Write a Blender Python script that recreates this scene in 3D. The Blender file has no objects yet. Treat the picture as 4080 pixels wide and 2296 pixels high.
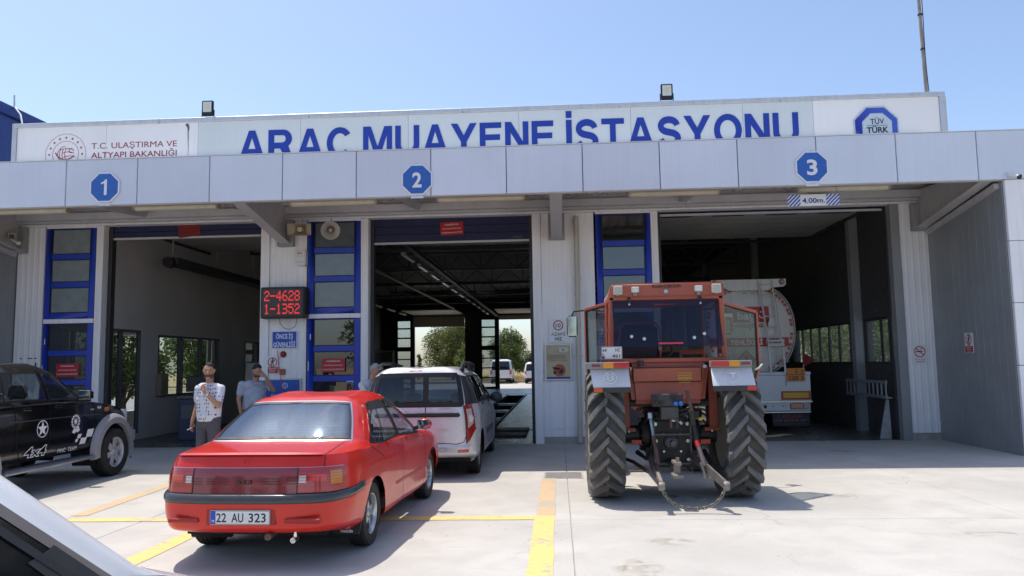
import bpy, bmesh, math, random
import numpy as np
from mathutils import Vector, Matrix
random.seed(7)
R = math.radians
sc = bpy.context.scene
COL = sc.collection

# ---------------------------------------------------------------- camera
cam_d = bpy.data.cameras.new('camera'); cam = bpy.data.objects.new('camera', cam_d); COL.objects.link(cam)
cam_d.sensor_width = 36; cam_d.lens = 27.255; cam_d.clip_start = .05; cam_d.clip_end = 3000
_ps, _th, _ro = .0572, .0981, .0162
_r0 = Vector((math.cos(_ps), math.sin(_ps), 0)); _f0 = Vector((-math.sin(_ps), math.cos(_ps), 0)); _z = Vector((0, 0, 1))
_fw = math.cos(_th)*_f0+math.sin(_th)*_z; _up = -math.sin(_th)*_f0+math.cos(_th)*_z
_R = math.cos(_ro)*_r0-math.sin(_ro)*_up; _U = math.sin(_ro)*_r0+math.cos(_ro)*_up
_m = Matrix((_R, _U, -_fw)).transposed().to_4x4(); _m.translation = Vector((0, 0, 1.62))
cam.matrix_world = _m
sc.camera = cam

# ---------------------------------------------------------------- sky and sun
SUN = Vector((-.30, .235, 1)).normalized()
elev = math.asin(SUN.z); azim = math.atan2(SUN.x, SUN.y)      # clockwise from +Y
world = bpy.data.worlds.new('World'); sc.world = world; world.use_nodes = True
_n = world.node_tree.nodes; _l = world.node_tree.links
_bg = _n['Background']; _sky = _n.new('ShaderNodeTexSky'); _sky.sky_type = 'NISHITA'; _sky.sun_disc = False
_sky.sun_elevation = elev; _sky.sun_rotation = azim; _sky.altitude = 900; _sky.air_density = 1.0; _sky.dust_density = 3.4; _sky.ozone_density = 2.2
_l.new(_sky.outputs[0], _bg.inputs[0]); _bg.inputs[1].default_value = .14
sun_d = bpy.data.lights.new('sun', 'SUN'); sun_d.energy = 2.8; sun_d.angle = R(.53); sun_d.color = (1, .93, .83)
sun = bpy.data.objects.new('sun', sun_d); COL.objects.link(sun)
sun.rotation_euler = (-SUN).to_track_quat('-Z', 'Y').to_euler()
sun.location = SUN*60
vs = sc.view_settings
vs.view_transform = 'Standard'; vs.look = 'None'; vs.exposure = .62; vs.gamma = 1; vs.use_curve_mapping = False
sc.cycles.max_bounces = 8; sc.cycles.diffuse_bounces = 5; sc.cycles.glossy_bounces = 4; sc.cycles.transparent_max_bounces = 16
sc.cycles.use_denoising = True; sc.cycles.caustics_reflective = False; sc.cycles.caustics_refractive = False
sc.cycles.sample_clamp_indirect = 6

# ---------------------------------------------------------------- materials
MATS = {}
def M(name, rgb, rough=.5, metal=0., var=.06, scale=4., bump=0., bscale=60., coat=0., spec=.5, streak=0., emit=None, alpha=1., dirt=0., dirtcol=(.18,.15,.11), speck=0., objvar=0.):
    if name in MATS: return MATS[name]
    m = bpy.data.materials.new(name); m.use_nodes = True; MATS[name] = m
    nt = m.node_tree; N = nt.nodes; L = nt.links; b = N['Principled BSDF']
    b.inputs['Roughness'].default_value = rough; b.inputs['Metallic'].default_value = metal
    b.inputs['Coat Weight'].default_value = coat; b.inputs['Coat Roughness'].default_value = .04
    b.inputs['Specular IOR Level'].default_value = spec; b.inputs['Alpha'].default_value = alpha
    tc = N.new('ShaderNodeTexCoord')
    col = None
    def noise(sc_, det=4, vec=None):
        t = N.new('ShaderNodeTexNoise'); t.inputs['Scale'].default_value = sc_; t.inputs['Detail'].default_value = det
        L.new(vec or tc.outputs['Object'], t.inputs['Vector']); return t.outputs['Fac']
    def ramp(f, a, c):
        r = N.new('ShaderNodeMapRange'); r.inputs[1].default_value = a; r.inputs[2].default_value = c; L.new(f, r.inputs[0]); return r.outputs[0]
    def mix(f, a, c, bt='MIX'):
        x = N.new('ShaderNodeMix'); x.data_type = 'RGBA'; x.blend_type = bt
        if isinstance(f, float): x.inputs[0].default_value = f
        else: L.new(f, x.inputs[0])
        for s, i in ((a, 6), (c, 7)):
            if isinstance(s, tuple): x.inputs[i].default_value = (*s, 1)
            else: L.new(s, x.inputs[i])
        return x.outputs[2]
    base = tuple(rgb)
    if var > 0:
        lo = tuple(max(0, c*(1-var)) for c in base); hi = tuple(min(1, c*(1+var)) for c in base)
        col = mix(ramp(noise(scale), .3, .7), lo, hi)
    if streak > 0:
        mp = N.new('ShaderNodeMapping'); mp.inputs['Scale'].default_value = (9, 9, .35); L.new(tc.outputs['Object'], mp.inputs['Vector'])
        f = ramp(noise(1.6, 5, mp.outputs[0]), .48, .78)
        mm = N.new('ShaderNodeMath'); mm.operation = 'MULTIPLY'; mm.inputs[1].default_value = streak; L.new(f, mm.inputs[0])
        col = mix(mm.outputs[0], col or base, dirtcol)
    if dirt > 0:
        f = ramp(noise(scale*.45, 6), .5, .75)
        mm = N.new('ShaderNodeMath'); mm.operation = 'MULTIPLY'; mm.inputs[1].default_value = dirt; L.new(f, mm.inputs[0])
        col = mix(mm.outputs[0], col or base, dirtcol)
    if speck > 0:
        f = ramp(noise(140., 2), .62, .75)
        mm = N.new('ShaderNodeMath'); mm.operation = 'MULTIPLY'; mm.inputs[1].default_value = speck; L.new(f, mm.inputs[0])
        col = mix(mm.outputs[0], col or base, tuple(c*.45 for c in base))
    if objvar > 0:      # every panel of a batch comes out of the coil slightly different
        oi = N.new('ShaderNodeObjectInfo'); hv = N.new('ShaderNodeHueSaturation'); mr_ = N.new('ShaderNodeMapRange'); mr_.inputs[3].default_value = 1-objvar; mr_.inputs[4].default_value = 1+objvar
        L.new(oi.outputs['Random'], mr_.inputs[0]); L.new(mr_.outputs[0], hv.inputs['Value'])
        if col is None: hv.inputs['Color'].default_value = (*base, 1)
        else: L.new(col, hv.inputs['Color'])
        col = hv.outputs[0]
    if col is None: b.inputs['Base Color'].default_value = (*base, 1)
    else: L.new(col, b.inputs['Base Color'])
    if rough > .12:
        r = N.new('ShaderNodeMapRange'); r.inputs[1].default_value = .3; r.inputs[2].default_value = .7
        r.inputs[3].default_value = rough*.85; r.inputs[4].default_value = min(1, rough*1.15); L.new(noise(scale*2.3), r.inputs[0]); L.new(r.outputs[0], b.inputs['Roughness'])
    if bump > 0:
        bp = N.new('ShaderNodeBump'); bp.inputs['Strength'].default_value = bump; bp.inputs['Distance'].default_value = .02
        L.new(noise(bscale, 3), bp.inputs['Height']); L.new(bp.outputs[0], b.inputs['Normal'])
    if emit: b.inputs['Emission Color'].default_value = (*emit[0], 1); b.inputs['Emission Strength'].default_value = emit[1]
    return m
def glass(name, tint=(.8,.85,.85), refl=1., haze=0., hazecol=(.6,.65,.7), ior=1.5, rough=0.01, rtint=None):
    """thin window pane: see-through tinted sheet with a Fresnel reflection and, if wanted, a dusty film"""
    if name in MATS: return MATS[name]
    m = bpy.data.materials.new(name); m.use_nodes = True; MATS[name] = m
    nt = m.node_tree; N = nt.nodes; L = nt.links; N.remove(N['Principled BSDF']); out = N['Material Output']
    t = N.new('ShaderNodeBsdfTransparent'); t.inputs[0].default_value = (*tint, 1)
    g = N.new('ShaderNodeBsdfGlossy'); g.inputs[0].default_value = (*(rtint or (refl, refl, refl)), 1); g.inputs['Roughness'].default_value = rough
    fr = N.new('ShaderNodeFresnel'); fr.inputs[0].default_value = ior
    ge = N.new('ShaderNodeNewGeometry'); inv = N.new('ShaderNodeMath'); inv.operation = 'SUBTRACT'; inv.inputs[0].default_value = 1.; L.new(ge.outputs['Backfacing'], inv.inputs[1])
    fm = N.new('ShaderNodeMath'); fm.operation = 'MULTIPLY'; L.new(fr.outputs[0], fm.inputs[0]); L.new(inv.outputs[0], fm.inputs[1])
    mx = N.new('ShaderNodeMixShader'); L.new(fm.outputs[0], mx.inputs[0])
    base = t.outputs[0]
    if haze > 0:
        d = N.new('ShaderNodeBsdfDiffuse'); d.inputs[0].default_value = (*hazecol, 1)
        no = N.new('ShaderNodeTexNoise'); no.inputs['Scale'].default_value = 5; no.inputs['Detail'].default_value = 5
        tc = N.new('ShaderNodeTexCoord'); L.new(tc.outputs['Object'], no.inputs[0])
        mr = N.new('ShaderNodeMapRange'); mr.inputs[1].default_value = .3; mr.inputs[2].default_value = .7; mr.inputs[3].default_value = haze*.88; mr.inputs[4].default_value = haze*1.12; L.new(no.outputs[0], mr.inputs[0])
        m2 = N.new('ShaderNodeMixShader'); L.new(mr.outputs[0], m2.inputs[0]); L.new(t.outputs[0], m2.inputs[1]); L.new(d.outputs[0], m2.inputs[2]); base = m2.outputs[0]
    L.new(base, mx.inputs[1]); L.new(g.outputs[0], mx.inputs[2]); L.new(mx.outputs[0], out.inputs[0])
    return m

# ---------------------------------------------------------------- mesh helpers
def tag(o, label=None, cat=None, group=None, kind=None):
    if label: o['label'] = label
    if cat: o['category'] = cat
    if group: o['group'] = group
    if kind: o['kind'] = kind
    return o
def empty(name, loc=(0,0,0), rz=0, label=None, cat=None, group=None):
    o = bpy.data.objects.new(name, None); COL.objects.link(o); o.location = loc; o.rotation_euler = (0, 0, rz); o.empty_display_size = .1
    return tag(o, label, cat, group)
def link(name, me, mat=None, parent=None):
    o = bpy.data.objects.new(name, me); COL.objects.link(o)
    if mat is not None and not me.materials: me.materials.append(mat)
    if parent is not None: o.parent = parent
    return o
def smooth_angle(me, ang=35):
    bm = bmesh.new(); bm.from_mesh(me)
    for f in bm.faces: f.smooth = True
    ca = math.radians(ang)
    for e in bm.edges:
        if len(e.link_faces) == 2 and e.calc_face_angle(0) > ca: e.smooth = False
    bm.to_mesh(me); bm.free()
class MB:
    def __init__(s): s.v = []; s.f = []
    def add(s, vs, fs):
        n = len(s.v); s.v += [tuple(p) for p in vs]; s.f += [tuple(i+n for i in f) for f in fs]; return s
    def box(s, x0, x1, y0, y1, z0, z1):
        v = [(x0,y0,z0),(x1,y0,z0),(x1,y1,z0),(x0,y1,z0),(x0,y0,z1),(x1,y0,z1),(x1,y1,z1),(x0,y1,z1)]
        return s.add(v, [(3,2,1,0),(4,5,6,7),(0,1,5,4),(1,2,6,5),(2,3,7,6),(3,0,4,7)])
    def hexa(s, b, t):     # two quads, bottom then top, counter-clockwise from above
        return s.add(list(b)+list(t), [(3,2,1,0),(4,5,6,7),(0,1,5,4),(1,2,6,5),(2,3,7,6),(3,0,4,7)])
    def bar(s, p0, p1, w, h, up=(0,0,1)):
        p0 = Vector(p0); p1 = Vector(p1); d = (p1-p0).normalized(); u = Vector(up)
        a = d.cross(u)
        if a.length < 1e-4: a = d.cross(Vector((1,0,0)))
        a.normalize(); b = a.cross(d).normalized(); a *= w/2; b *= h/2
        v = [p+sa*a+sb*b for p in (p0, p1) for sa, sb in ((-1,-1),(1,-1),(1,1),(-1,1))]
        return s.add(v, [(0,1,2,3),(7,6,5,4),(0,4,5,1),(1,5,6,2),(2,6,7,3),(3,7,4,0)])
    def cyl(s, p0, p1, r0, r1=None, n=16, caps=True):
        r1 = r0 if r1 is None else r1
        p0 = Vector(p0); p1 = Vector(p1); d = (p1-p0).normalized()
        a = d.orthogonal().normalized(); b = d.cross(a)
        v = []
        for p, r in ((p0, r0), (p1, r1)):
            for i in range(n):
                t = 2*math.pi*i/n; v.append(p+r*(math.cos(t)*a+math.sin(t)*b))
        f = [(i, (i+1) % n, n+(i+1) % n, n+i) for i in range(n)]
        if caps: f += [tuple(reversed(range(n))), tuple(range(n, 2*n))]
        return s.add(v, f)
    def tube(s, pts, r, n=8, closed=False):
        pts = [Vector(p) for p in pts]; m = len(pts); rs = r if isinstance(r, (list, tuple)) else [r]*m
        up = None; v = []
        for i, p in enumerate(pts):
            a = pts[(i-1) % m] if (closed or i > 0) else p; b = pts[(i+1) % m] if (closed or i < m-1) else p
            d = (b-a).normalized()
            if up is None: up = d.orthogonal().normalized()
            up = (up-up.dot(d)*d)
            up = up.normalized() if up.length > 1e-5 else d.orthogonal().normalized()
            w = d.cross(up)
            for k in range(n):
                t = 2*math.pi*k/n; v.append(p+rs[i]*(math.cos(t)*up+math.sin(t)*w))
        f = []
        for i in range(m if closed else m-1):
            j = (i+1) % m
            for k in range(n): f.append((i*n+k, i*n+(k+1) % n, j*n+(k+1) % n, j*n+k))
        if not closed: f += [tuple(reversed(range(n))), tuple(range((m-1)*n, m*n))]
        return s.add(v, f)
    def prism(s, poly, d0, d1, frame):   # poly in (a,b); frame=(origin, A, B, N): extruded from d0 to d1 along N
        o, A, B, Nn = [Vector(q) for q in frame]; n = len(poly)
        v = [o+A*a+B*b+Nn*d0 for a, b in poly]+[o+A*a+B*b+Nn*d1 for a, b in poly]
        f = [tuple(reversed(range(n))), tuple(range(n, 2*n))]+[(i, (i+1) % n, n+(i+1) % n, n+i) for i in range(n)]
        return s.add(v, f)
    def lathe(s, prof, c, axis, n=32, closed=False):   # prof: list of (radius, along axis)
        c = Vector(c); d = Vector(axis).normalized(); a = d.orthogonal().normalized(); b = d.cross(a); m = len(prof); v = []
        for i in range(n):
            t = 2*math.pi*i/n; e = math.cos(t)*a+math.sin(t)*b
            v += [c+e*r+d*h for r, h in prof]
        f = []
        for i in range(n):
            j = (i+1) % n
            for k in range(m if closed else m-1):
                k2 = (k+1) % m
                f.append((i*m+k, j*m+k, j*m+k2, i*m+k2))
        return s.add(v, f)
    def ell(s, c, r, n=14, m=10):
        c = Vector(c); v = []; f = []
        for i in range(m+1):
            t = math.pi*i/m
            for k in range(n):
                p = 2*math.pi*k/n; v.append((c.x+r[0]*math.sin(t)*math.cos(p), c.y+r[1]*math.sin(t)*math.sin(p), c.z+r[2]*math.cos(t)))
        for i in range(m):
            for k in range(n): f.append((i*n+k, (i+1)*n+k, (i+1)*n+(k+1) % n, i*n+(k+1) % n))
        return s.add(v, f)
    def grid(s, P):
        P = np.asarray(P); a, b = P.shape[:2]
        return s.add([tuple(map(float, p)) for p in P.reshape(-1, 3)], [(i*b+j, i*b+j+1, (i+1)*b+j+1, (i+1)*b+j) for i in range(a-1) for j in range(b-1)])
    def mesh(s, name, bevel=0, seg=1, smooth=True, ang=35, fix=True):
        me = bpy.data.meshes.new(name); me.from_pydata(s.v, [], s.f)
        bm = bmesh.new(); bm.from_mesh(me)
        if fix:
            bmesh.ops.remove_doubles(bm, verts=bm.verts, dist=1e-5); bmesh.ops.recalc_face_normals(bm, faces=bm.faces)
        if bevel > 0:
            es = [e for e in bm.edges if len(e.link_faces) == 2 and e.calc_face_angle(0) > .6]
            bmesh.ops.bevel(bm, geom=es, offset=bevel, segments=seg, affect='EDGES', clamp_overlap=True)
        bm.to_mesh(me); bm.free()
        if smooth: smooth_angle(me, ang)
        return me
    def build(s, name, mat, parent=None, bevel=0, seg=1, smooth=True, ang=35, fix=True):
        return link(name, s.mesh(name, bevel, seg, smooth, ang, fix), mat, parent)
def box(name, b, mat, parent=None, bevel=0): return MB().box(*b).build(name, mat, parent, bevel, smooth=bevel > 0)
FRONT = ((0,0,0), (1,0,0), (0,0,1), (0,-1,0))
_tcache = {}
def text(s, mat, parent, o, w=None, h=.1, A=(1,0,0), B=(0,0,1), bold=.02, shear=0, align='c', name='lettering', off=.003, ext=0., res=3):
    """flat print: h = capital height; centred at o (or left-aligned); A, B = reading and up direction"""
    if 'M' in s: bold = 0.
    key = (s, bold, shear, ext, res)
    if key not in _tcache:
        c = bpy.data.curves.new('t', 'FONT'); c.body = s; c.size = 1; c.offset = bold; c.resolution_u = res; c.fill_mode = 'BOTH' if ext == 0 else 'FRONT'; c.shear = shear; c.extrude = ext
        to = bpy.data.objects.new('t', c); me = bpy.data.meshes.new_from_object(to)
        bpy.data.objects.remove(to); bpy.data.curves.remove(c)
        co = np.zeros(len(me.vertices)*3); me.vertices.foreach_get('co', co); co = co.reshape(-1, 3)
        _tcache[key] = (co, [tuple(p.vertices) for p in me.polygons]); bpy.data.meshes.remove(me)
    co, fs = _tcache[key]
    if not len(co): return None
    cap = .729
    k = h/(cap+2*bold); x0, x1 = co[:,0].min(), co[:,0].max(); y0 = -bold
    kx = (w/(x1-x0)) if w else k
    A = Vector(A); B = Vector(B); Nn = A.cross(B); o = Vector(o)
    cx = (x0+x1)/2 if align == 'c' else x0
    out = []
    for x, y, z in co:
        out.append(tuple(o+A*((x-cx)*kx)+B*((y-y0)*k-h/2)+Nn*(off+z*k)))
    me = bpy.data.meshes.new(name); me.from_pydata(out, [], fs); me.update()
    return link(name, me, mat, parent)
def sheet(name, mat, parent, poly, A=(1,0,0), B=(0,0,1), o=(0,0,0), off=0., th=.003):
    A = Vector(A); B = Vector(B); return MB().prism(poly, off, off+th, (o, A, B, A.cross(B))).build(name, mat, parent, smooth=False)
def rect(a0, a1, b0, b1, r=0, n=4):
    if r <= 0: return [(a0,b0),(a1,b0),(a1,b1),(a0,b1)]
    out = []
    for cx, cy, t0 in ((a1-r,b0+r,-90),(a1-r,b1-r,0),(a0+r,b1-r,90),(a0+r,b0+r,180)):
        for i in range(n+1):
            t = R(t0+90*i/n); out.append((cx+r*math.cos(t), cy+r*math.sin(t)))
    return out
def ngon(n, r, cx=0, cy=0, rot=0): return [(cx+r*math.cos(rot+2*math.pi*i/n), cy+r*math.sin(rot+2*math.pi*i/n)) for i in range(n)]
def star(n, r0, r1, cx=0, cy=0, rot=math.pi/2): return [(cx+(r0 if i % 2 == 0 else r1)*math.cos(rot+math.pi*i/n), cy+(r0 if i % 2 == 0 else r1)*math.sin(rot+math.pi*i/n)) for i in range(2*n)]
def ringpoly(mb, n, ro, ri, cx, cz, frame, d0, d1, t0=0, t1=360):
    o, A, B, Nn = [Vector(q) for q in frame]; full = abs(t1-t0) >= 360; v = []; f = []
    m = n if full else n+1
    for i in range(m):
        t = R(t0+(t1-t0)*i/n)
        for r, d in ((ro,d0),(ri,d0),(ri,d1),(ro,d1)): v.append(o+A*(cx+r*math.cos(t))+B*(cz+r*math.sin(t))+Nn*d)
    for i in range(n):
        j = (i+1) % m
        for k in range(4): f.append((i*4+k, i*4+(k+1) % 4, j*4+(k+1) % 4, j*4+k))
    if not full: f += [(0,1,2,3), ((m-1)*4+3,(m-1)*4+2,(m-1)*4+1,(m-1)*4)]
    return mb.add(v, f)
def copy_tree(o, parent=None):
    c = o.copy(); COL.objects.link(c)
    if parent is not None: c.parent = parent
    for ch in list(o.children): copy_tree(ch, c)
    return c

# ---------------------------------------------------------------- shared materials
white_panel = M('white_coated_panel', (.86,.85,.87), .45, var=.04, scale=1.2, streak=.25, dirtcol=(.36,.34,.32))
grey_panel = M('grey_composite_panel', (.65,.70,.81), .42, var=.05, scale=.8, streak=.10, dirtcol=(.42,.42,.42), objvar=.045, bump=.03, bscale=1.6)
dark_panel = M('charcoal_wall_panel', (.27,.28,.29), .5, var=.08, scale=1.5, streak=.18, dirtcol=(.2,.2,.2))
beam_grey = M('painted_steel_grey', (.50,.49,.50), .5, var=.08, scale=2, streak=.15)
steel_sheet = M('galvanised_sheet', (.74,.71,.66), .45, .1, var=.1, scale=2, dirt=.35)
joint_dark = M('joint_sealant', (.09,.075,.06), .8)
blue_frame = M('blue_door_paint', (.016,.05,.42), .35, var=.08, scale=2)
blue_door = M('navy_shutter_paint', (.007,.012,.06), .5, var=.1)
black_pl = M('black_plastic', (.018,.018,.019), .5)
black_rub = M('black_rubber', (.022,.021,.02), .75, var=.2, scale=9, bump=.2, bscale=120)
white_pl = M('white_plastic', (.7,.7,.68), .4)
cream_pl = M('aged_cream_plastic', (.55,.5,.38), .5, var=.12, dirt=.3)
white_print = M('white_print', (.75,.76,.78), .5, var=.02)
black_print = M('black_print', (.015,.015,.017), .5, var=.02)
red_print = M('red_print', (.48,.018,.022), .45, var=.08)
blue_print = M('blue_print', (.015,.055,.36), .4, var=.1)
alu = M('brushed_aluminium', (.55,.56,.57), .35, .85, var=.08)
chrome = M('chrome', (.75,.75,.76), .12, 1., var=0)
rust = M('rusty_steel', (.12,.085,.065), .7, .3, var=.3, scale=14, bump=.3, bscale=90)
pane_clear = glass('clear_pane', (.72,.78,.77), 1., .06)
pane_frost = glass('frosted_pane', (.3,.34,.34), .6, .75, (.30,.35,.36), rough=.12)
pane_tint = glass('tinted_pane', (.16,.19,.2), 1.25, .03, ior=1.9)
# ================================================================ ground
def concrete(name, base, warm=1., joint=False, gloss=.8):
    m = bpy.data.materials.new(name); m.use_nodes = True; nt = m.node_tree; N = nt.nodes; L = nt.links; b = N['Principled BSDF']
    tc = N.new('ShaderNodeTexCoord')
    def noise(s, d=6, dist=0., scl=None):
        t = N.new('ShaderNodeTexNoise'); t.inputs['Scale'].default_value = s; t.inputs['Detail'].default_value = d; t.inputs['Distortion'].default_value = dist
        v = tc.outputs['Object']
        if scl:
            mp = N.new('ShaderNodeMapping'); mp.inputs['Scale'].default_value = scl; L.new(v, mp.inputs[0]); v = mp.outputs[0]
        L.new(v, t.inputs[0]); return t.outputs['Fac']
    def rmp(f, a, c, lo=0, hi=1):
        r = N.new('ShaderNodeMapRange'); r.inputs[1].default_value = a; r.inputs[2].default_value = c; r.inputs[3].default_value = lo; r.inputs[4].default_value = hi; L.new(f, r.inputs[0]); return r.outputs[0]
    def mix(f, a, c):
        x = N.new('ShaderNodeMix'); x.data_type = 'RGBA'; L.new(f, x.inputs[0])
        for s_, i in ((a,6),(c,7)):
            if isinstance(s_, tuple): x.inputs[i].default_value = (*s_, 1)
            else: L.new(s_, x.inputs[i])
        return x.outputs[2]
    def g(k, t=1.): return (base*k*1.02, base*k*(.98*t), base*k*(.90*t))
    c = mix(rmp(noise(.55), .35, .68), g(.88), g(1.1))
    c = mix(rmp(noise(2.3, 8, .6), .45, .75, 0, .55), c, g(.78))
    c = mix(rmp(noise(38., 3), .58, .75, 0, .35), c, g(.55))               # pores and grit
    c = mix(rmp(noise(.9, 7, 1.4), .62, .78, 0, .35), c, (base*.74, base*.64, base*.46))   # tan mud film
    c = mix(rmp(noise(.7, 6, .4, (2.2,.22,1)), .60, .78, 0, .25), c, g(.65))   # tyre-wise dark tracks
    c = mix(rmp(noise(5., 6, 2.2, (.35,2.2,1)), .69, .74, 0, .5), c, g(.6))   # scuffs
    # hairline cracks and scattered grit
    wv = N.new('ShaderNodeVectorMath'); wv.operation = 'ADD'; nz = N.new('ShaderNodeTexNoise'); nz.inputs['Scale'].default_value = 1.1; nz.inputs['Detail'].default_value = 6; L.new(tc.outputs['Object'], nz.inputs[0])
    sm = N.new('ShaderNodeVectorMath'); sm.operation = 'SCALE'; sm.inputs['Scale'].default_value = 1.4; L.new(nz.outputs['Color'], sm.inputs[0]); L.new(tc.outputs['Object'], wv.inputs[0]); L.new(sm.outputs[0], wv.inputs[1])
    vo = N.new('ShaderNodeTexVoronoi'); vo.feature = 'DISTANCE_TO_EDGE'; vo.inputs['Scale'].default_value = .33; L.new(wv.outputs[0], vo.inputs['Vector'])
    ck = rmp(vo.outputs['Distance'], .0, .0032, .55, 0.); mk_ = rmp(noise(.5, 3), .48, .58); mu = N.new('ShaderNodeMath'); mu.operation = 'MULTIPLY'; L.new(ck, mu.inputs[0]); L.new(mk_, mu.inputs[1])
    c = mix(mu.outputs[0], c, g(.42))
    vg = N.new('ShaderNodeTexVoronoi'); vg.inputs['Scale'].default_value = 5.5; vg.inputs['Randomness'].default_value = 1.; L.new(tc.outputs['Object'], vg.inputs['Vector'])
    sp = N.new('ShaderNodeSeparateColor'); L.new(vg.outputs['Color'], sp.inputs[0]); gs_ = rmp(sp.outputs[0], .72, .74); gd = rmp(vg.outputs['Distance'], .05, .09, .6, 0.); m2 = N.new('ShaderNodeMath'); m2.operation = 'MULTIPLY'; L.new(gs_, m2.inputs[0]); L.new(gd, m2.inputs[1])
    c = mix(m2.outputs[0], c, g(.38))
    L.new(c, b.inputs['Base Color'])
    L.new(rmp(noise(3., 5), .3, .7, gloss*.85, min(1, gloss*1.1)), b.inputs['Roughness'])
    bp = N.new('ShaderNodeBump'); bp.inputs['Strength'].default_value = .25; bp.inputs['Distance'].default_value = .006; L.new(noise(55., 4), bp.inputs['Height']); L.new(bp.outputs[0], b.inputs['Normal'])
    return m
conc = concrete('yard_concrete', .50)  # pale warm grey of the yard slabs
conc_far = M('far_concrete', (.44,.42,.385), .85, var=.12, scale=.6)
soil = M('dry_earth', (.30,.24,.14), .95, var=.25, scale=.3)
PX = (-2.62, -1.72); PY = (20.5, 41.0)     # inspection pit
def cut_sheet(name, x0, x1, y0, y1, z, hole, mat, parent=None):
    b = MB(); hx0, hx1, hy0, hy1 = hole
    b.add([(x0,y0,z),(x1,y0,z),(x1,y1,z),(x0,y1,z),(hx0,hy0,z),(hx1,hy0,z),(hx1,hy1,z),(hx0,hy1,z)], [(0,1,5,4),(1,2,6,5),(2,3,7,6),(3,0,4,7)])
    return b.build(name, mat, parent, smooth=False, fix=False)
gr = cut_sheet('ground', -900, 900, -900, 1500, -.035, (-11.8, 6.95, 16.6, 51.4), soil); tag(gr, kind='structure')
ap = cut_sheet('concrete_apron', -26, 24, -22, 68, -.012, (-11.85, 6.9, 16.5, 51.5), conc_far); tag(ap, kind='structure')
pv = empty('concrete_pavement'); tag(pv, kind='structure')
xs = [-18.3,-13.7,-9.11,-4.51,.1,4.70,9.3,13.9]; ys = [-5.5,-.9,3.7,8.27,15.25,16.06]
for i in range(len(xs)-1):
    for j in range(len(ys)-1):
        g = .0045
        o = MB().box(xs[i]+g, xs[i+1]-g, ys[j]+g, ys[j+1]-g, -.010, 0).build('slab', conc, pv, bevel=.003)
# worn yellow lane paint
def paint(name, base, worn):
    m = bpy.data.materials.new(name); m.use_nodes = True; N = m.node_tree.nodes; L = m.node_tree.links; b = N['Principled BSDF']
    tc = N.new('ShaderNodeTexCoord')
    a = N.new('ShaderNodeTexNoise'); a.inputs['Scale'].default_value = 13; a.inputs['Detail'].default_value = 8; L.new(tc.outputs['Object'], a.inputs[0])
    a2 = N.new('ShaderNodeTexNoise'); a2.inputs['Scale'].default_value = 1.7; a2.inputs['Detail'].default_value = 4; L.new(tc.outputs['Object'], a2.inputs[0])
    ad = N.new('ShaderNodeMath'); ad.operation = 'ADD'; L.new(a.outputs[0], ad.inputs[0]); L.new(a2.outputs[0], ad.inputs[1])
    r = N.new('ShaderNodeMapRange'); r.inputs[1].default_value = worn-.05; r.inputs[2].default_value = worn+.09; L.new(ad.outputs[0], r.inputs[0])
    x = N.new('ShaderNodeMix'); x.data_type = 'RGBA'; x.inputs[6].default_value = (*base, 1); x.inputs[7].default_value = (.45,.40,.31,1); L.new(r.outputs[0], x.inputs[0])
    L.new(x.outputs[2], b.inputs['Base Color']); b.inputs['Roughness'].default_value = .7
    return m
yel = paint('worn_yellow_paint', (.72,.55,.20), 1.10); ora = paint('faded_orange_paint', (.58,.42,.26), 1.06)
mk = empty('lane_marking'); tag(mk, kind='structure')
def stripe(name, pts, w, mat):
    a, c = Vector((*pts[0], .004)), Vector((*pts[1], .004)); d = (c-a).normalized(); n = Vector((-d.y, d.x, 0))*w/2
    k = max(2, int((c-a).length/.25)); b = MB(); L_ = []; R_ = []
    for i in range(k+1):
        p = a.lerp(c, i/k); j = random.uniform(-.006, .006); j2 = random.uniform(-.006, .006)
        L_.append(p+n*(1+j/w*2)); R_.append(p-n*(1+j2/w*2))
    v = L_+R_; f = [(i, i+1, k+2+i, k+1+i) for i in range(k)]
    return b.add(v, f).build(name, mat, mk, smooth=False)
stripe('painted_stripe', ((-.175, 3.4), (-.175, 8.52)), .21, yel)
stripe('painted_stripe', ((-.165, 8.524), (-.165, 11.2)), .20, ora)
stripe('painted_stripe', ((-7.3, 8.395), (-.285, 8.395)), .20, yel)
stripe('painted_stripe', ((-5.42, 8.62), (-5.62, 12.6)), .20, ora)
stripe('painted_stripe', ((-3.645, 4.6), (-3.66, 8.28)), .20, yel)
stripe('painted_stripe', ((-5.40, 4.6), (-5.50, 8.28)), .20, yel)
# drain cover flush in the slab
dg = empty('drain_cover', (.045, 11.5, 0), 0, 'flat ribbed grey drain cover in the concrete beside the tractor wheel', 'drain cover')
MB().box(-.285,.285,-.31,.31,.001,.006).build('plate', M('drain_steel', (.40,.39,.37), .7, .1, var=.15, scale=8), dg, bevel=.002)
for i in range(9): MB().box(-.26,.26,-.28+i*.066,-.25+i*.066,.0065,.011).build('rib', MATS['drain_steel'], dg)
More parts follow.
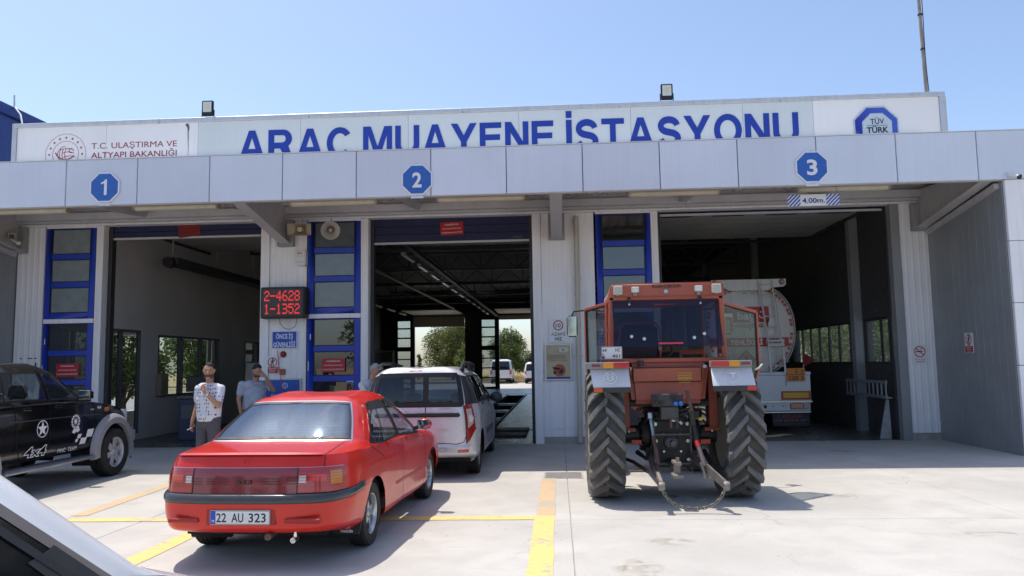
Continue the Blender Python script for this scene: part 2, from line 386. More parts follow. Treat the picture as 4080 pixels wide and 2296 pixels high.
# ---------------------------------------------------------------- stains on the concrete (thin irregular films)
def stain(x, y, rx, ry, mat, n=22, rot=0):
    pts = []
    for i in range(n):
        t = 2*math.pi*i/n; k = 1+random.uniform(-.35,.35)
        px, py = rx*k*math.cos(t), ry*k*math.sin(t); pts.append((x+px*math.cos(rot)-py*math.sin(rot), y+px*math.sin(rot)+py*math.cos(rot)))
    return sheet('stain', mat, pv, pts, (1,0,0), (0,1,0), (0,0,.0015), 0, .0004)
def filmmat(name, rgb, dens):
    m = bpy.data.materials.new(name); m.use_nodes = True; N = m.node_tree.nodes; L = m.node_tree.links; b = N['Principled BSDF']
    b.inputs['Base Color'].default_value = (*rgb, 1); b.inputs['Roughness'].default_value = .85
    tc = N.new('ShaderNodeTexCoord'); t = N.new('ShaderNodeTexNoise'); t.inputs['Scale'].default_value = 5; t.inputs['Detail'].default_value = 7; t.inputs['Distortion'].default_value = 1.; L.new(tc.outputs['Object'], t.inputs[0])
    r = N.new('ShaderNodeMapRange'); r.inputs[1].default_value = .42; r.inputs[2].default_value = .85; r.inputs[4].default_value = dens; L.new(t.outputs[0], r.inputs[0])
    sp = N.new('ShaderNodeVectorMath'); sp.operation = 'DISTANCE'; sp.inputs[1].default_value = (.5,.5,.5); fl_ = N.new('ShaderNodeVectorMath'); fl_.operation = 'MULTIPLY_ADD'; fl_.inputs[1].default_value = (1,1,0); fl_.inputs[2].default_value = (0,0,.5)
    L.new(tc.outputs['Generated'], fl_.inputs[0]); L.new(fl_.outputs[0], sp.inputs[0]); fd = N.new('ShaderNodeMapRange'); fd.interpolation_type = 'SMOOTHSTEP'; fd.inputs[1].default_value = .12; fd.inputs[2].default_value = .40; fd.inputs[3].default_value = 1; fd.inputs[4].default_value = 0; L.new(sp.outputs['Value'], fd.inputs[0])
    mu = N.new('ShaderNodeMath'); mu.operation = 'MULTIPLY'; L.new(r.outputs[0], mu.inputs[0]); L.new(fd.outputs[0], mu.inputs[1]); L.new(mu.outputs[0], b.inputs['Alpha'])
    return m
tan_film = filmmat('tan_mud_film', (.42,.35,.24), .45); grey_film = filmmat('oil_film', (.32,.31,.29), .28)
for x, y, rx, ry, mt, ro in ((3.9,7.55,.45,.12,tan_film,.1),(.62,6.35,.22,.5,tan_film,-.4),(1.0,7.3,.3,.2,tan_film,0),(3.3,9.6,.5,.3,grey_film,0),(-4.4,9.9,.5,.12,grey_film,.2),(-2.5,10.7,.8,.4,grey_film,0),
    (4.9,14.2,1.2,.2,grey_film,.05),(-7.6,10.2,.9,.5,grey_film,0),(2.0,5.8,.9,.3,grey_film,.2),(5.6,8.9,.5,.1,grey_film,0),(1.5,9.6,.8,.5,grey_film,0)): stain(x, y, rx, ry, mt, rot=ro)

# ================================================================ inspection hall
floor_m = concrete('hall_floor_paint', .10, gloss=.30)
st = empty('inspection_station', (0,16,0), 0, 'long vehicle inspection hall with grey canopy, three open bays and blue glazed door columns', 'building')
def B(name, b, mat, bevel=0, parent=None):
    x0,x1,y0,y1,z0,z1 = b; return box(name, (x0,x1,y0-16,y1-16,z0,z1), mat, parent or st, bevel)
fl = empty('hall_floor'); tag(fl, kind='structure')
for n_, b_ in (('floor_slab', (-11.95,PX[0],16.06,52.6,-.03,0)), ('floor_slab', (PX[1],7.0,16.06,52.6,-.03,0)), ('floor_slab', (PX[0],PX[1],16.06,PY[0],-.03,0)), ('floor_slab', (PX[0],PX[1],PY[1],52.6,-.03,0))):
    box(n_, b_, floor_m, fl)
pitm = M('pit_wall', (.06,.06,.06), .6, var=.2)
box('pit_bottom', (PX[0],PX[1],PY[0],PY[1],-1.5,-1.45), pitm, fl)
for b_ in ((PX[0]-.1,PX[0],PY[0]-.1,PY[1]+.1,-1.5,-.031),(PX[1],PX[1]+.1,PY[0]-.1,PY[1]+.1,-1.5,-.031),(PX[0],PX[1],PY[0]-.1,PY[0],-1.5,-.031),(PX[0],PX[1],PY[1],PY[1]+.1,-1.5,-.031)): box('pit_wall', b_, pitm, fl)
for x in (PX[0]-.06, PX[1]-.0): box('pit_rail', (x, x+.06, PY[0], PY[1], .001, .05), beam_grey, fl, .006)
for y in (24.2, 28.3, 33.): box('pit_bridge', (PX[0]+.01, PX[1]-.01, y, y+.5, -.12, -.04), alu, fl)
for y in (19.4, 43.): box('floor_channel', (-11, 6.9, y, y+.14, .001, .006), M('channel_iron', (.03,.03,.032), .5, .5), fl)
for y in (17.6,18.9): box('brake_roller_bed', (-3.6,-2.75,y,y+.8,.001,.04), MATS['channel_iron'], fl); box('brake_roller_bed', (-1.6,-.75,y,y+.8,.001,.04), MATS['channel_iron'], fl)
# ---- outer shell
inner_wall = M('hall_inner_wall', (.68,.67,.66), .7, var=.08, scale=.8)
inner_dark = M('hall_dark_surface', (.06,.06,.063), .7, var=.1)
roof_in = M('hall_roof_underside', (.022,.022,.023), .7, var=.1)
def wall_with_windows(name, X0, X1, Y0, Y1, z0, z1, wins, mat):
    """wall slab in the YZ plane; wins = (ya, yb, za, zb)"""
    y = Y0
    for ya, yb, za, zb in sorted(wins):
        if ya > y: B(name, (X0,X1,y,ya,z0,z1), mat)
        B(name, (X0,X1,ya,yb,z0,za), mat); B(name, (X0,X1,ya,yb,zb,z1), mat); y = yb
    if Y1 > y: B(name, (X0,X1,y,Y1,z0,z1), mat)
rw_wins = [(16.4,18.08,1.5,2.5),(18.32,23.4,1.5,2.5),(24.2,30,1.5,2.47),(31,37,1.5,2.47)]
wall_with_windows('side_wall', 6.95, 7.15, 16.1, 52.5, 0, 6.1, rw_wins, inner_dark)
for ya, yb, za, zb in rw_wins:
    f = MB(); n = max(1, round((yb-ya)/.78))
    for i in range(n+1):
        y = ya+(yb-ya)*i/n; f.box(6.99,7.04,y-.022-16,y+.022-16,za,zb)
    f.box(6.985,7.045,ya-16,yb-16,za,za+.05).box(6.985,7.045,ya-16,yb-16,zb-.05,zb)
    w = f.build('window', M('black_window_frame', (.02,.022,.025), .5), st)
    for i in range(n):
        a, c = ya+(yb-ya)*i/n+.03, ya+(yb-ya)*(i+1)/n-.03
        box('pane', (7.02,7.026,a-16,c-16,za+.05,zb-.05), glass('hazy_pane', (.94,.97,.97), .5, .14, (.8,.86,.82), ior=1.25), w)
lw_wins = [(16.45,18.05,.15,2.57),(18.9,22.4,.95,2.5),(24.3,26.2,.95,2.5),(29,33,1.0,2.5)]
wall_with_windows('side_wall', -10.06, -9.98, 16.1, 26.4, 0, 6.1, lw_wins[:3], inner_wall)
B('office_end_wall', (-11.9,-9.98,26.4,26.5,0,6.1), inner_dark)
for ya, yb, za, zb in lw_wins[:3]:
    f = MB(); n = max(2, round((yb-ya)/1.1))
    for i in range(n+1):
        y = ya+(yb-ya)*i/n; f.box(-10.05,-9.96,max(ya,y-.04)-16,min(yb,y+.04)-16,za,zb)
    f.box(-10.05,-9.96,ya-16,yb-16,za,za+.05).box(-10.05,-9.96,ya-16,yb-16,zb-.06,zb)
    w = f.build('window', M('office_window_frame', (.13,.13,.135), .5), st)
    for i in range(n):
        a, c = ya+(yb-ya)*i/n+.04, ya+(yb-ya)*(i+1)/n-.04
        box('pane', (-10.01,-10.004,a-16,c-16,za+.05,zb-.06), glass('office_pane', (.75,.8,.8), 1.2, .03), w)
ow = [(16.6,19.6,.5,2.6),(20.2,26.2,.5,2.6)]
wall_with_windows('side_wall', -12.1, -11.9, 16.1, 26.5, 0, 6.1, ow, white_panel)
B('side_wall', (-12.1,-11.9,26.5,52.5,0,6.1), inner_dark)  # deeper stretch coloured dark to stand for the light falling off
for ya, yb, za, zb in ow:
    f = MB(); n = 3
    for i in range(n+1):
        y = ya+(yb-ya)*i/n; f.box(-12.05,-11.95,max(ya,y-.04)-16,min(yb,y+.04)-16,za,zb)
    f.build('window', MATS['office_window_frame'], st)
B('ceiling', (-11.85,-10.06,16.3,26.4,2.9,3.0), white_panel)
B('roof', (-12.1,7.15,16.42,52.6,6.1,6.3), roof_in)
B('end_return', (7.15,7.66,16.13,16.3,0,6.1), dark_panel); B('end_return', (-12.1,-11.64,16.13,16.3,0,6.1), dark_panel)
# back wall with two see-through bays and glazed columns like the front
bays = [(-9.70,-6.24),(-3.93,-.48),(2.12,6.80)]; cols = [(-10.98,-9.87),(-5.22,-4.10),(.842,1.968)]
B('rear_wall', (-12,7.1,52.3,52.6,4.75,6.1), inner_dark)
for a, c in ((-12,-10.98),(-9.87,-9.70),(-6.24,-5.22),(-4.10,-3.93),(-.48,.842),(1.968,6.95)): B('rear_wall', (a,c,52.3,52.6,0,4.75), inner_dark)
for a, c in cols:
    f = MB()
    zs_ = [0,.15,.72,.80,1.37,1.45,2.02,2.10,2.60,2.90,3.45,3.55,4.10,4.20,4.66,4.75]
    for k in range(0, 16, 2): f.box(a,c,36.35,36.5,zs_[k],zs_[k+1] if k+1 < 16 else 4.75)
    f.box(a,a+.12,36.35,36.5,0,4.75).box(c-.12,c,36.35,36.5,0,4.75)
    d = f.build('rear_glazed_door', M('rear_frame_dark', (.01,.014,.04), .5), st)
    for k in range(1, 15, 2): box('pane', (a+.12,c-.12,36.42,36.426,zs_[k],zs_[k+1]), glass('dusty_pane', (.8,.85,.85), .8, .22, (.7,.74,.74)), d)
shut_cream = M('cream_shutter_panel', (.55,.51,.42), .6, var=.05)
for (a, c), zb in zip(bays[:2], (4.22, 4.62)):
    s_ = B('rear_shutter', (a,c,52.0,52.06,zb,4.9), shut_cream)
    # raised leaf runs back under the roof on its tracks
    for i in range(6): MB().box(a+.05,c-.05,35.9-.75*(i+1),35.9-.75*i-.02,5.02,5.07).build('shutter_panel', shut_cream, s_)
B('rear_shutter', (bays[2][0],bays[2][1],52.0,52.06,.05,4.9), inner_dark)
# roof trusses, purlins and lamp rows inside the hall
for y in (19.2,24.6,30,35.4,40.8,46.2):
    t = MB(); t.bar((-9.95 if y < 26 else -11.9,y-16,5.35),(6.9,y-16,5.35),.08,.08).bar((-9.95,y-16,6.0),(6.9,y-16,6.0),.08,.08)
    for i in range(13):
        x = -9.95+i*1.405
        t.bar((x,y-16,5.35),(x+.70,y-16,6.0),.04,.04).bar((x+.70,y-16,6.0),(x+1.405 if i < 12 else 6.9,y-16,5.35),.04,.04)
        t.bar((x,y-16,5.37),(x,y-16,5.99),.035,.035)
    t.build('roof_truss', M('truss_paint', (.035,.035,.036), .45), st)
for y in (18.2,27.,36.,45.):
    B('hall_column', (6.76,6.949,y-.11,y+.11,0,6.05), dark_panel)
for y in (24.6,35.4,46.2):
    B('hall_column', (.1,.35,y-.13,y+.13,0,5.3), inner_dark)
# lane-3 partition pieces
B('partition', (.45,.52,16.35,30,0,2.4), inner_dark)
# ================================================================ facade
def corrugated(name, x0, x1, y, z0, z1, mat, parent, pitch=.125, d=.018, out=-1):
    """profiled wall sheet with vertical ribs facing the yard"""
    b = MB(); P_ = []; x = x0
    while x < x1-1e-4:
        for dx, h in ((0,0),(pitch*.55,0),(pitch*.66,d),(pitch*.89,d)):
            if x+dx < x1: P_.append((x+dx, h))
        x += pitch
    P_.append((x1, 0))
    v = []; 
    for px, h in P_: v += [(px, y+out*h, z0), (px, y+out*h, z1)]
    n = len(P_); f = [(2*i, 2*i+2, 2*i+3, 2*i+1) for i in range(n-1)]
    k = len(v); v += [(x0, y+.12, z0), (x1, y+.12, z0), (x1, y+.12, z1), (x0, y+.12, z1)]
    f += [(0, 1, k+3, k), (2*n-2, k+1, k+2, 2*n-1), (k, k+3, k+2, k+1)]
    return b.add(v, f).build(name, mat, parent, smooth=False, fix=False)
ZT = 4.74
# white rib-clad piers
for x0, x1 in ((-11.63,-11.02),(-6.05,-5.26),(-.30,.80),(6.98,7.535)):
    corrugated('wall_cladding', x0, x1, 0, .14, ZT, white_panel, st, .13 if x1-x0 < .9 else .26, .006)
    B('plinth', (x0,x1,15.975,16.12,0,.138), M('cement_plinth', (.38,.36,.33), .85, var=.15, dirt=.4))
    B('plinth_trim', (x0,x1,15.985,16.0,.30,.34), white_panel)
# jamb posts
for x0, x1, m_ in ((-9.855,-9.70,white_panel),(-6.24,-6.055,white_panel),(-4.09,-3.93,white_panel),(-.48,-.305,white_panel),(1.975,2.12,white_panel),(6.80,6.975,dark_panel)):
    B('jamb_post', (x0,x1,15.96,16.16,0,ZT), m_, .006)
for x0, x1 in ((-9.70,-9.62),(-6.30,-6.242),(-3.93,-3.86),(-.55,-.482),(2.12,2.2),(6.772,6.798)):
    B('door_track', (x0,x1,16.17,16.32,0,4.9), M('track_steel', (.05,.05,.055), .5, .3))
# header above openings
for i in range(8):
    x0 = -11.63+i*2.391; B('header_panel', (x0+.004,x0+2.387,15.99,16.18,4.745,5.0), white_panel)
B('header_trim', (-11.63,7.50,15.94,15.988,4.80,4.86), beam_grey)
B('header_trim', (-11.63,7.50,15.95,15.988,4.745,4.78), white_panel)
B('upper_wall', (-12.,7.6,16.0,16.2,5.0,6.2), white_panel)
# blue glazed door columns
for ci, (x0, x1) in enumerate(cols):
    B('column_trim', (x0,x1,15.97,16.1,2.645,2.735), white_panel)
    B('column_trim', (x0,x1,15.97,16.1,4.70,4.742), white_panel)
    for z0, z1, n, nm in ((2.74,4.695,3,'window'),(.02,2.64,4,'door')):
        f = MB(); m_ = .125; rail = .115
        f.box(x0,x0+m_,-.03,.03,z0,z1).box(x1-m_,x1,-.03,.03,z0,z1)
        zz = [z0+rail*1.1+(z1-z0-rail*1.2)*k/n for k in range(n+1)]
        f.box(x0+m_,x1-m_,-.03,.03,z0,zz[0])
        for k in range(1, n): f.box(x0+m_,x1-m_,-.03,.03,zz[k]-rail/2,zz[k]+rail/2)
        f.box(x0+m_,x1-m_,-.03,.03,zz[n]-.0,z1)
        o = f.build(nm, blue_frame, st, bevel=.006)
        for k in range(n):
            a_, b_ = zz[k]+(rail/2 if k else 0), zz[k+1]-(rail/2 if k < n-1 else 0)
            box('pane', (x0+m_,x1-m_,.0,.008,a_,b_), pane_frost if (ci == 0 and nm == 'window') else (pane_tint if nm == 'door' or ci == 2 else glass('grey_pane', (.2,.23,.24), 1.2, .30, (.36,.42,.45), ior=1.7)), o)
            g_ = MB()
            for q in ((x0+m_,x1-m_,-.012,.0,a_,a_+.018),(x0+m_,x1-m_,-.012,.0,b_-.018,b_),(x0+m_,x0+m_+.018,-.012,.0,a_+.018,b_-.018),(x1-m_-.018,x1-m_,-.012,.0,a_+.018,b_-.018)): g_.box(*q)
            g_.build('gasket', black_pl, o, smooth=False)
        if nm == 'door':
            MB().cyl((x0+.07,-.05,2.2),(x0+.07,-.05,2.32),.012).build('hinge', alu, o)
            MB().cyl((x0+.03,-.045,1.55),(x0+.03,-.045,1.75),.012).build('hinge', white_pl, o)
    B('door_backing', (x0-.02,x1+.02,16.5,16.52,0,.3), inner_dark)
# navy sectional shutters showing under the header of bays 1 and 2, with the raised leaf on the ceiling tracks
leaf = M('shutter_leaf_underside', (.48,.47,.44), .55, var=.05, dirt=.2)
for i, ((x0, x1), zb) in enumerate(zip(bays, (4.50, 4.25, 4.70))):
    s_ = MB()
    n = 3 if i == 1 else 2
    for k in range(n):
        z1 = 4.74-(4.74-zb)*k/n; z0 = 4.74-(4.74-zb)*(k+1)/n+.006; s_.box(x0+.06,x1-.06,.20,.245,z0,z1)
    so = s_.build('sectional_shutter', blue_door, st, bevel=.004)
    box('bottom_seal', (x0+.06,x1-.06,.195,.25,zb-.045,zb), beam_grey, so)
    for k in range(7):
        y0 = .42+k*.62; z_ = 4.86
        lo = MB().box(x0+.1,x1-.1,y0,y0+.606,z_,z_+.045).build('leaf_panel', leaf, so, bevel=.004)
        if k == 1:
            nw = 4
            for q in range(nw):
                cx = x0+(x1-x0)*(q+.5)/nw
                MB().prism(rect(cx-.36,cx+.36,y0+.2,y0+.42,.07),-.004,.0, ((0,0,z_-.001),(1,0,0),(0,1,0),(0,0,1))).build('leaf_window', black_pl, lo)
    for x in (x0+.05, x1-.05):
        t = MB().box(x-.02,x+.02,.35,5.,4.80,4.86)
        t.build('ceiling_track', MATS['truss_paint'], so)
        for y in (1.2,2.4,3.6,4.6): MB().box(x-.03,x+.03,y,y+.06,4.86,5.35).build('track_hanger', M('hanger_steel', (.4,.4,.4), .5), so)
# ---------------------------------------------------------------- canopy
X0F = -8.7965; WF = 1.3284
for k in range(-3, 13):
    a = X0F+k*WF; 
    MB().box(a+.007,a+WF-.007,-2.75,-2.70,4.584,5.42).build('fascia_panel', grey_panel, st, bevel=.006, seg=2)
B('fascia_core', (X0F-3*WF,X0F+13*WF,13.302,13.40,4.62,5.40), joint_dark)
B('fascia_cap', (X0F-3*WF,X0F+13*WF,13.24,13.55,5.422,5.436), M('cap_sheet', (.7,.71,.72), .4, .2))
B('fascia_sill', (X0F-3*WF,X0F+13*WF,13.302,13.37,4.572,4.618), beam_grey)
B('canopy_deck', (-12.7,8.4,13.41,15.98,5.20,5.30), M('bounce_white_deck', (.72,.72,.70), .8, var=.08, dirt=.15))  # unseen deck top made pale to bounce sunlight onto the sign
# trapezoidal soffit sheet, ribs run from fascia to wall
b = MB(); P_ = []; x = -11.7
while x < 7.6:
    for dx, h in ((0,0),(.10,0),(.125,.045),(.175,.045),(.2,0)): P_.append((x+dx, h))
    x += .2
v = []
for px, h in P_: v += [(px, 13.40-16, 4.80+h), (px, 15.93-16, 5.10+h)]
n = len(P_); b.add(v, [(2*i, 2*i+1, 2*i+3, 2*i+2) for i in range(n-1)])
b.build('soffit_sheet', steel_sheet, st, smooth=False, fix=False)
MB().box(-11.63,7.54,-.22,-.012,4.85,5.0).build('canopy_beam', beam_grey, st, bevel=.01)
MB().box(-11.63,7.54,-2.56,-2.46,4.70,4.80).build('canopy_beam', beam_grey, st, bevel=.01)
for x in (-11.55,-5.68,.03,7.36):      # tapered cantilever brackets
    t = MB(); w = .11
    def web(xa, xb, d0, d1):
        t.add([(xa,-.02,4.20+d0),(xb,-.02,4.20+d0),(xb,-2.62,4.60+d0),(xa,-2.62,4.60+d0),(xa,-.02,4.20+d1),(xb,-.02,4.20+d1),(xb,-2.62,4.60+d1),(xa,-2.62,4.60+d1)], [(0,1,2,3),(7,6,5,4),(0,4,5,1),(1,5,6,2),(2,6,7,3),(3,7,4,0)])
    web(x-w, x+w, 0, .018)
    t.add([(x-.01,-.02,4.218),(x+.01,-.02,4.218),(x+.01,-2.62,4.618),(x-.01,-2.62,4.618),(x-.01,-.02,5.02),(x+.01,-.02,5.02),(x+.01,-2.62,4.80),(x-.01,-2.62,4.80)], [(0,1,2,3),(7,6,5,4),(0,4,5,1),(1,5,6,2),(2,6,7,3),(3,7,4,0)])
    o = t.build('cantilever_bracket', beam_grey, st, smooth=False)
    MB().box(x-.17,x+.17,-.16,-.021,4.17,4.72).build('wall_plate', M('bracket_plate', (.30,.30,.31), .5, var=.12, dirt=.3), o, bevel=.008)
for x in (-8.72,-2.86,2.62,5.2):
    MB().add([(x-.06,-.23,4.86),(x+.06,-.23,4.86),(x+.06,-2.4,4.68),(x-.06,-2.4,4.68),(x-.06,-.23,5.02),(x+.06,-.23,5.02),(x+.06,-2.4,4.78),(x-.06,-2.4,4.78)], [(0,1,2,3),(7,6,5,4),(0,4,5,1),(1,5,6,2),(2,6,7,3),(3,7,4,0)]).build('purlin', beam_grey, st, smooth=False)
# wing walls closing the canopy at both ends
for s_, xi in ((1, 7.54), (-1, -11.66)):
    x0, x1 = (xi, xi+.10) if s_ > 0 else (xi-.10, xi)
    for k in range(12):
        y0 = -2.68+k*.225
        MB().box(x0,x1,y0+.003,y0+.222,.0,4.575).build('wing_panel', dark_panel, st, bevel=.004)
    B('wing_closer', (x0,x1,13.405,15.985,4.58,5.195), dark_panel)
    MB().bar((xi-s_*.04,-2.6,4.50),(xi-s_*.04,-.1,4.14),.08,.09).build('wing_trim', beam_grey, st)
    for k, (za, zb) in enumerate(((.02,1.465),(1.475,2.495),(2.505,3.53),(3.54,4.57))):
        xa, xb = (xi+.012, xi+.92) if s_ > 0 else (xi-.92, xi-.012)
        MB().box(xa,xb,-2.76,-2.69,za,zb).build('end_column_panel', white_panel, st, bevel=.006, seg=2)
    xa, xb = (xi+.105, xi+.90) if s_ > 0 else (xi-.90, xi-.105)
    B('end_column_core', (xa,xb,13.315,15.9,0,4.57), joint_dark)
# ---------------------------------------------------------------- roof sign
sg = empty('roof_sign', (-1.9,16.1,5.3), 0, 'long pale roof sign with blue capital letters above the canopy', 'sign')
def SG(name, b_, mat, bevel=0):
    x0,x1,y0,y1,z0,z1 = b_; return box(name, (x0+1.9,x1+1.9,y0,y1,z0-5.3,z1-5.3), mat, sg, bevel)
sw = M('sign_white_sheet', (.86,.86,.87), .4, var=.04, scale=.6, streak=.08, dirtcol=(.5,.5,.5), objvar=.02); sb = M('sign_pale_blue_sheet', (.68,.73,.76), .4, var=.04, scale=.6, streak=.08, dirtcol=(.45,.48,.5), objvar=.02)
trim = M('sign_trim', (.55,.58,.63), .4, .3, var=.06, streak=.2)
edges = [-11.84,-9.8,-7.73,-5.45,-3.10,-.72,1.65,3.98,5.43,7.99]
for i in range(len(edges)-1):
    SG('sign_sheet', (edges[i]+.003,edges[i+1]-.003,-.01,.02,5.36,7.0), sw if (i < 2 or i == 8) else sb)
SG('backing', (-11.9,8.06,.021,.06,5.33,7.03), joint_dark)
for i in range(6):
    a = -11.94+i*3.343; SG('top_trim', (a,a+3.33,-.05,.16,7.002,7.095), trim, .006)
SG('side_trim', (-11.94,-11.842,-.04,.16,5.33,7.0), trim); SG('side_trim', (7.992,8.12,-.04,.16,5.33,7.0), trim)
sgo = lambda x, z: (x+1.9, -.011, z-5.3)
letter_blue = M('sign_letter_blue', (.012,.045,.36), .4, var=.05)
def arc(cx, cy, rx, ry, a0, a1, n=14): return [(cx+rx*math.cos(R(a0+(a1-a0)*i/n)), cy+ry*math.sin(R(a0+(a1-a0)*i/n))) for i in range(n+1)]
def thick(pts, t):
    L_ = []; R_ = []
    for i, p in enumerate(pts):
        a, c = pts[max(i-1,0)], pts[min(i+1,len(pts)-1)]; d = Vector((c[0]-a[0], c[1]-a[1])).normalized()*t/2; L_.append((p[0]-d.y, p[1]+d.x)); R_.append((p[0]+d.y, p[1]-d.x))
    return L_+R_[::-1]
GLYPH = {   # heavy grotesque capitals on a cap height of 1: (width, outlines and holes)
 'A': (1., [[(0,0),(.385,1),(.615,1),(1,0),(.775,0),(.70,.215),(.30,.215),(.225,0)], [(.35,.385),(.5,.79),(.65,.385)]]),
 'R': (.95, [[(0,0),(0,1)]+arc(.56,.705,.33,.295,90,-55)+[(.95,0),(.70,0),(.45,.385),(.21,.385),(.21,0)], [(.21,.83)]+arc(.53,.70,.135,.13,90,-90,8)+[(.21,.57)]]),
 'Ç': (.95, [arc(.5,.5,.49,.515,38,322,30)+arc(.5,.5,.275,.33,318,42,26), [(.44,-.05),(.56,-.05),(.6,-.2),(.42,-.27),(.40,-.22),(.5,-.17)]]),
 'M': (1.15, [[(0,0),(0,1),(.30,1),(.575,.32),(.85,1),(1.15,1),(1.15,0),(.95,0),(.95,.74),(.66,0),(.49,0),(.20,.74),(.20,0)]]),
 'U': (.95, [[(0,1),(.21,1)]+arc(.475,.38,.265,.21,180,360)+[(.74,1),(.95,1)]+arc(.475,.37,.475,.385,0,-180)]),
 'Y': (1., [[(0,1),(.25,1),(.5,.60),(.75,1),(1,1),(.605,.40),(.605,0),(.395,0),(.395,.40)]]),
 'E': (.86, [[(0,0),(0,1),(.84,1),(.84,.83),(.21,.83),(.21,.605),(.79,.605),(.79,.435),(.21,.435),(.21,.17),(.86,.17),(.86,0)]]),
 'N': (.91, [[(0,0),(0,1),(.23,1),(.70,.33),(.70,1),(.91,1),(.91,0),(.69,0),(.21,.67),(.21,0)]]),
 'İ': (.21, [[(0,0),(0,1),(.21,1),(.21,0)], [(0,1.08),(0,1.29),(.21,1.29),(.21,1.08)]]),
 'S': (.88, [thick(arc(.44,.705,.31,.20,6,250,20)+arc(.45,.29,.33,.195,78,-172,20), .205)]),
 'T': (.86, [[(0,.83),(0,1),(.86,1),(.86,.83),(.535,.83),(.535,0),(.325,0),(.325,.83)]]),
 'O': (1.04, [arc(.52,.5,.52,.52,0,351,39), arc(.52,.5,.305,.335,0,351,39)])}
def glyph(ch, x, z, w, h, y, mat, parent, th=.012):
    gw, loops = GLYPH[ch]; bm = bmesh.new(); es = []
    def grow(lp, d):
        ar = sum(a[0]*b_[1]-b_[0]*a[1] for a, b_ in zip(lp, lp[1:]+lp[:1])); s_ = 1 if ar > 0 else -1; out = []; n = len(lp)
        for i in range(n):
            p0, p1, p2 = Vector(lp[i-1]), Vector(lp[i]), Vector(lp[(i+1) % n]); e1 = p1-p0; e2 = p2-p1
            if e1.length < 1e-6 or e2.length < 1e-6: out.append(lp[i]); continue
            n1 = Vector((e1.y,-e1.x)).normalized()*s_; n2 = Vector((e2.y,-e2.x)).normalized()*s_; m = n1+n2
            if m.length < .3: out.append(lp[i]); continue
            m.normalize(); q = p1+m*d/max(.45, m.dot(n1)); out.append((q.x, q.y))
        return out
    hole = {'A','R','O'}
    loops = [grow(lp, -.004 if (ch in hole and i) else .006) for i, lp in enumerate(loops)]
    for lp in loops:
        vs_ = [bm.verts.new((x+px/gw*w, y, z+pz*h)) for px, pz in lp]
        es += [bm.edges.new((vs_[i], vs_[(i+1) % len(vs_)])) for i in range(len(vs_))]
    bmesh.ops.triangle_fill(bm, use_beauty=True, use_dissolve=False, edges=es, normal=(0,-1,0))
    r_ = bmesh.ops.extrude_face_region(bm, geom=list(bm.faces)); bmesh.ops.translate(bm, vec=(0,-th,0), verts=[q for q in r_['geom'] if isinstance(q, bmesh.types.BMVert)])
    bmesh.ops.recalc_face_normals(bm, faces=bm.faces); me = bpy.data.meshes.new('letter'); bm.to_mesh(me); bm.free(); return link('letter', me, mat, parent)
for word, xa, xb in (('ARAÇ', -6.81, -4.33), ('MUAYENE', -4.075, .02), ('İSTASYONU', .285, 5.115)):
    gap = .14; tot = sum(GLYPH[c][0] for c in word)+gap*(len(word)-1); k = (xb-xa)/tot; x = xa+1.9
    for c in word:
        glyph(c, x, 6.098-5.3, GLYPH[c][0]*k, .662, -.0115, letter_blue, sg); x += (GLYPH[c][0]+gap)*k
crim = M('ministry_crimson', (.33,.012,.045), .45)
text('T.C. ULAŞTIRMA VE', crim, sg, sgo(-10.13, 6.545), w=1.93, h=.135, bold=.003, align='l')
text('ALTYAPI BAKANLIĞI', crim, sg, sgo(-10.13, 6.335), w=1.93, h=.135, bold=.006, align='l')
fr = ((sgo(-10.71, 6.375)), (1,0,0), (0,0,1), (0,-1,0))
em = MB(); ringpoly(em, 40, .30, .293, 0, 0, fr, .0, .004)
for i in range(64): 
    t = 2*math.pi*i/64; em.prism([(.45*math.cos(t-.03),.45*math.sin(t-.03)),(.468*math.cos(t+.02),.468*math.sin(t+.02)),(.468*math.cos(t+.055),.468*math.sin(t+.055)),(.45*math.cos(t+.01),.45*math.sin(t+.01))], 0, .003, fr)
for i in range(16):
    t = R(90+22.5*i); em.prism(star(5,.034,.014,.375*math.cos(t),.375*math.sin(t),t), 0, .003, fr)
for a0, a1, r in ((100,260,.19),):
    ringpoly(em, 24, .19, .178, 0, 0, fr, 0, .003, 95, 275)
for q in (-.07,.02,.10): ringpoly(em, 14, .30, .288, .06-q*.4, q-.26, fr, 0, .003, 62, 118)
for q in (-.09,-.03,.03): ringpoly(em, 10, .26, .248, .20+q, 0, fr, 0, .003, 150, 210)
ringpoly(em, 20, .26, .235, .0, .13, fr, 0, .004, 200, 320)
ringpoly(em, 14, .055, .040, .12, .08, fr, 0, .004, 50, 310)
em.prism(star(5,.018,.008,.175,.085), 0, .003, fr)
em.build('emblem', crim, sg, smooth=False)
tear = MB(); tear.prism([(0,0),(.05,-.02),(.062,-.1),(.045,-.2),(.05,-.34),(.04,-.5),(.034,-.36),(.028,-.22),(.02,-.1),(-.03,-.03)], 0, .006, ((sgo(-7.99,6.98)), (1,0,0), (0,0,1), (0,-1,0)))
tear.prism([(.043,-.45),(.05,-.45),(.048,-.95),(.044,-.95)], 0, .004, ((sgo(-7.99,6.98)), (1,0,0), (0,0,1), (0,-1,0)))
tear.build('torn_foil', M('torn_foil_grey', (.12,.11,.12), .6), sg, smooth=False)
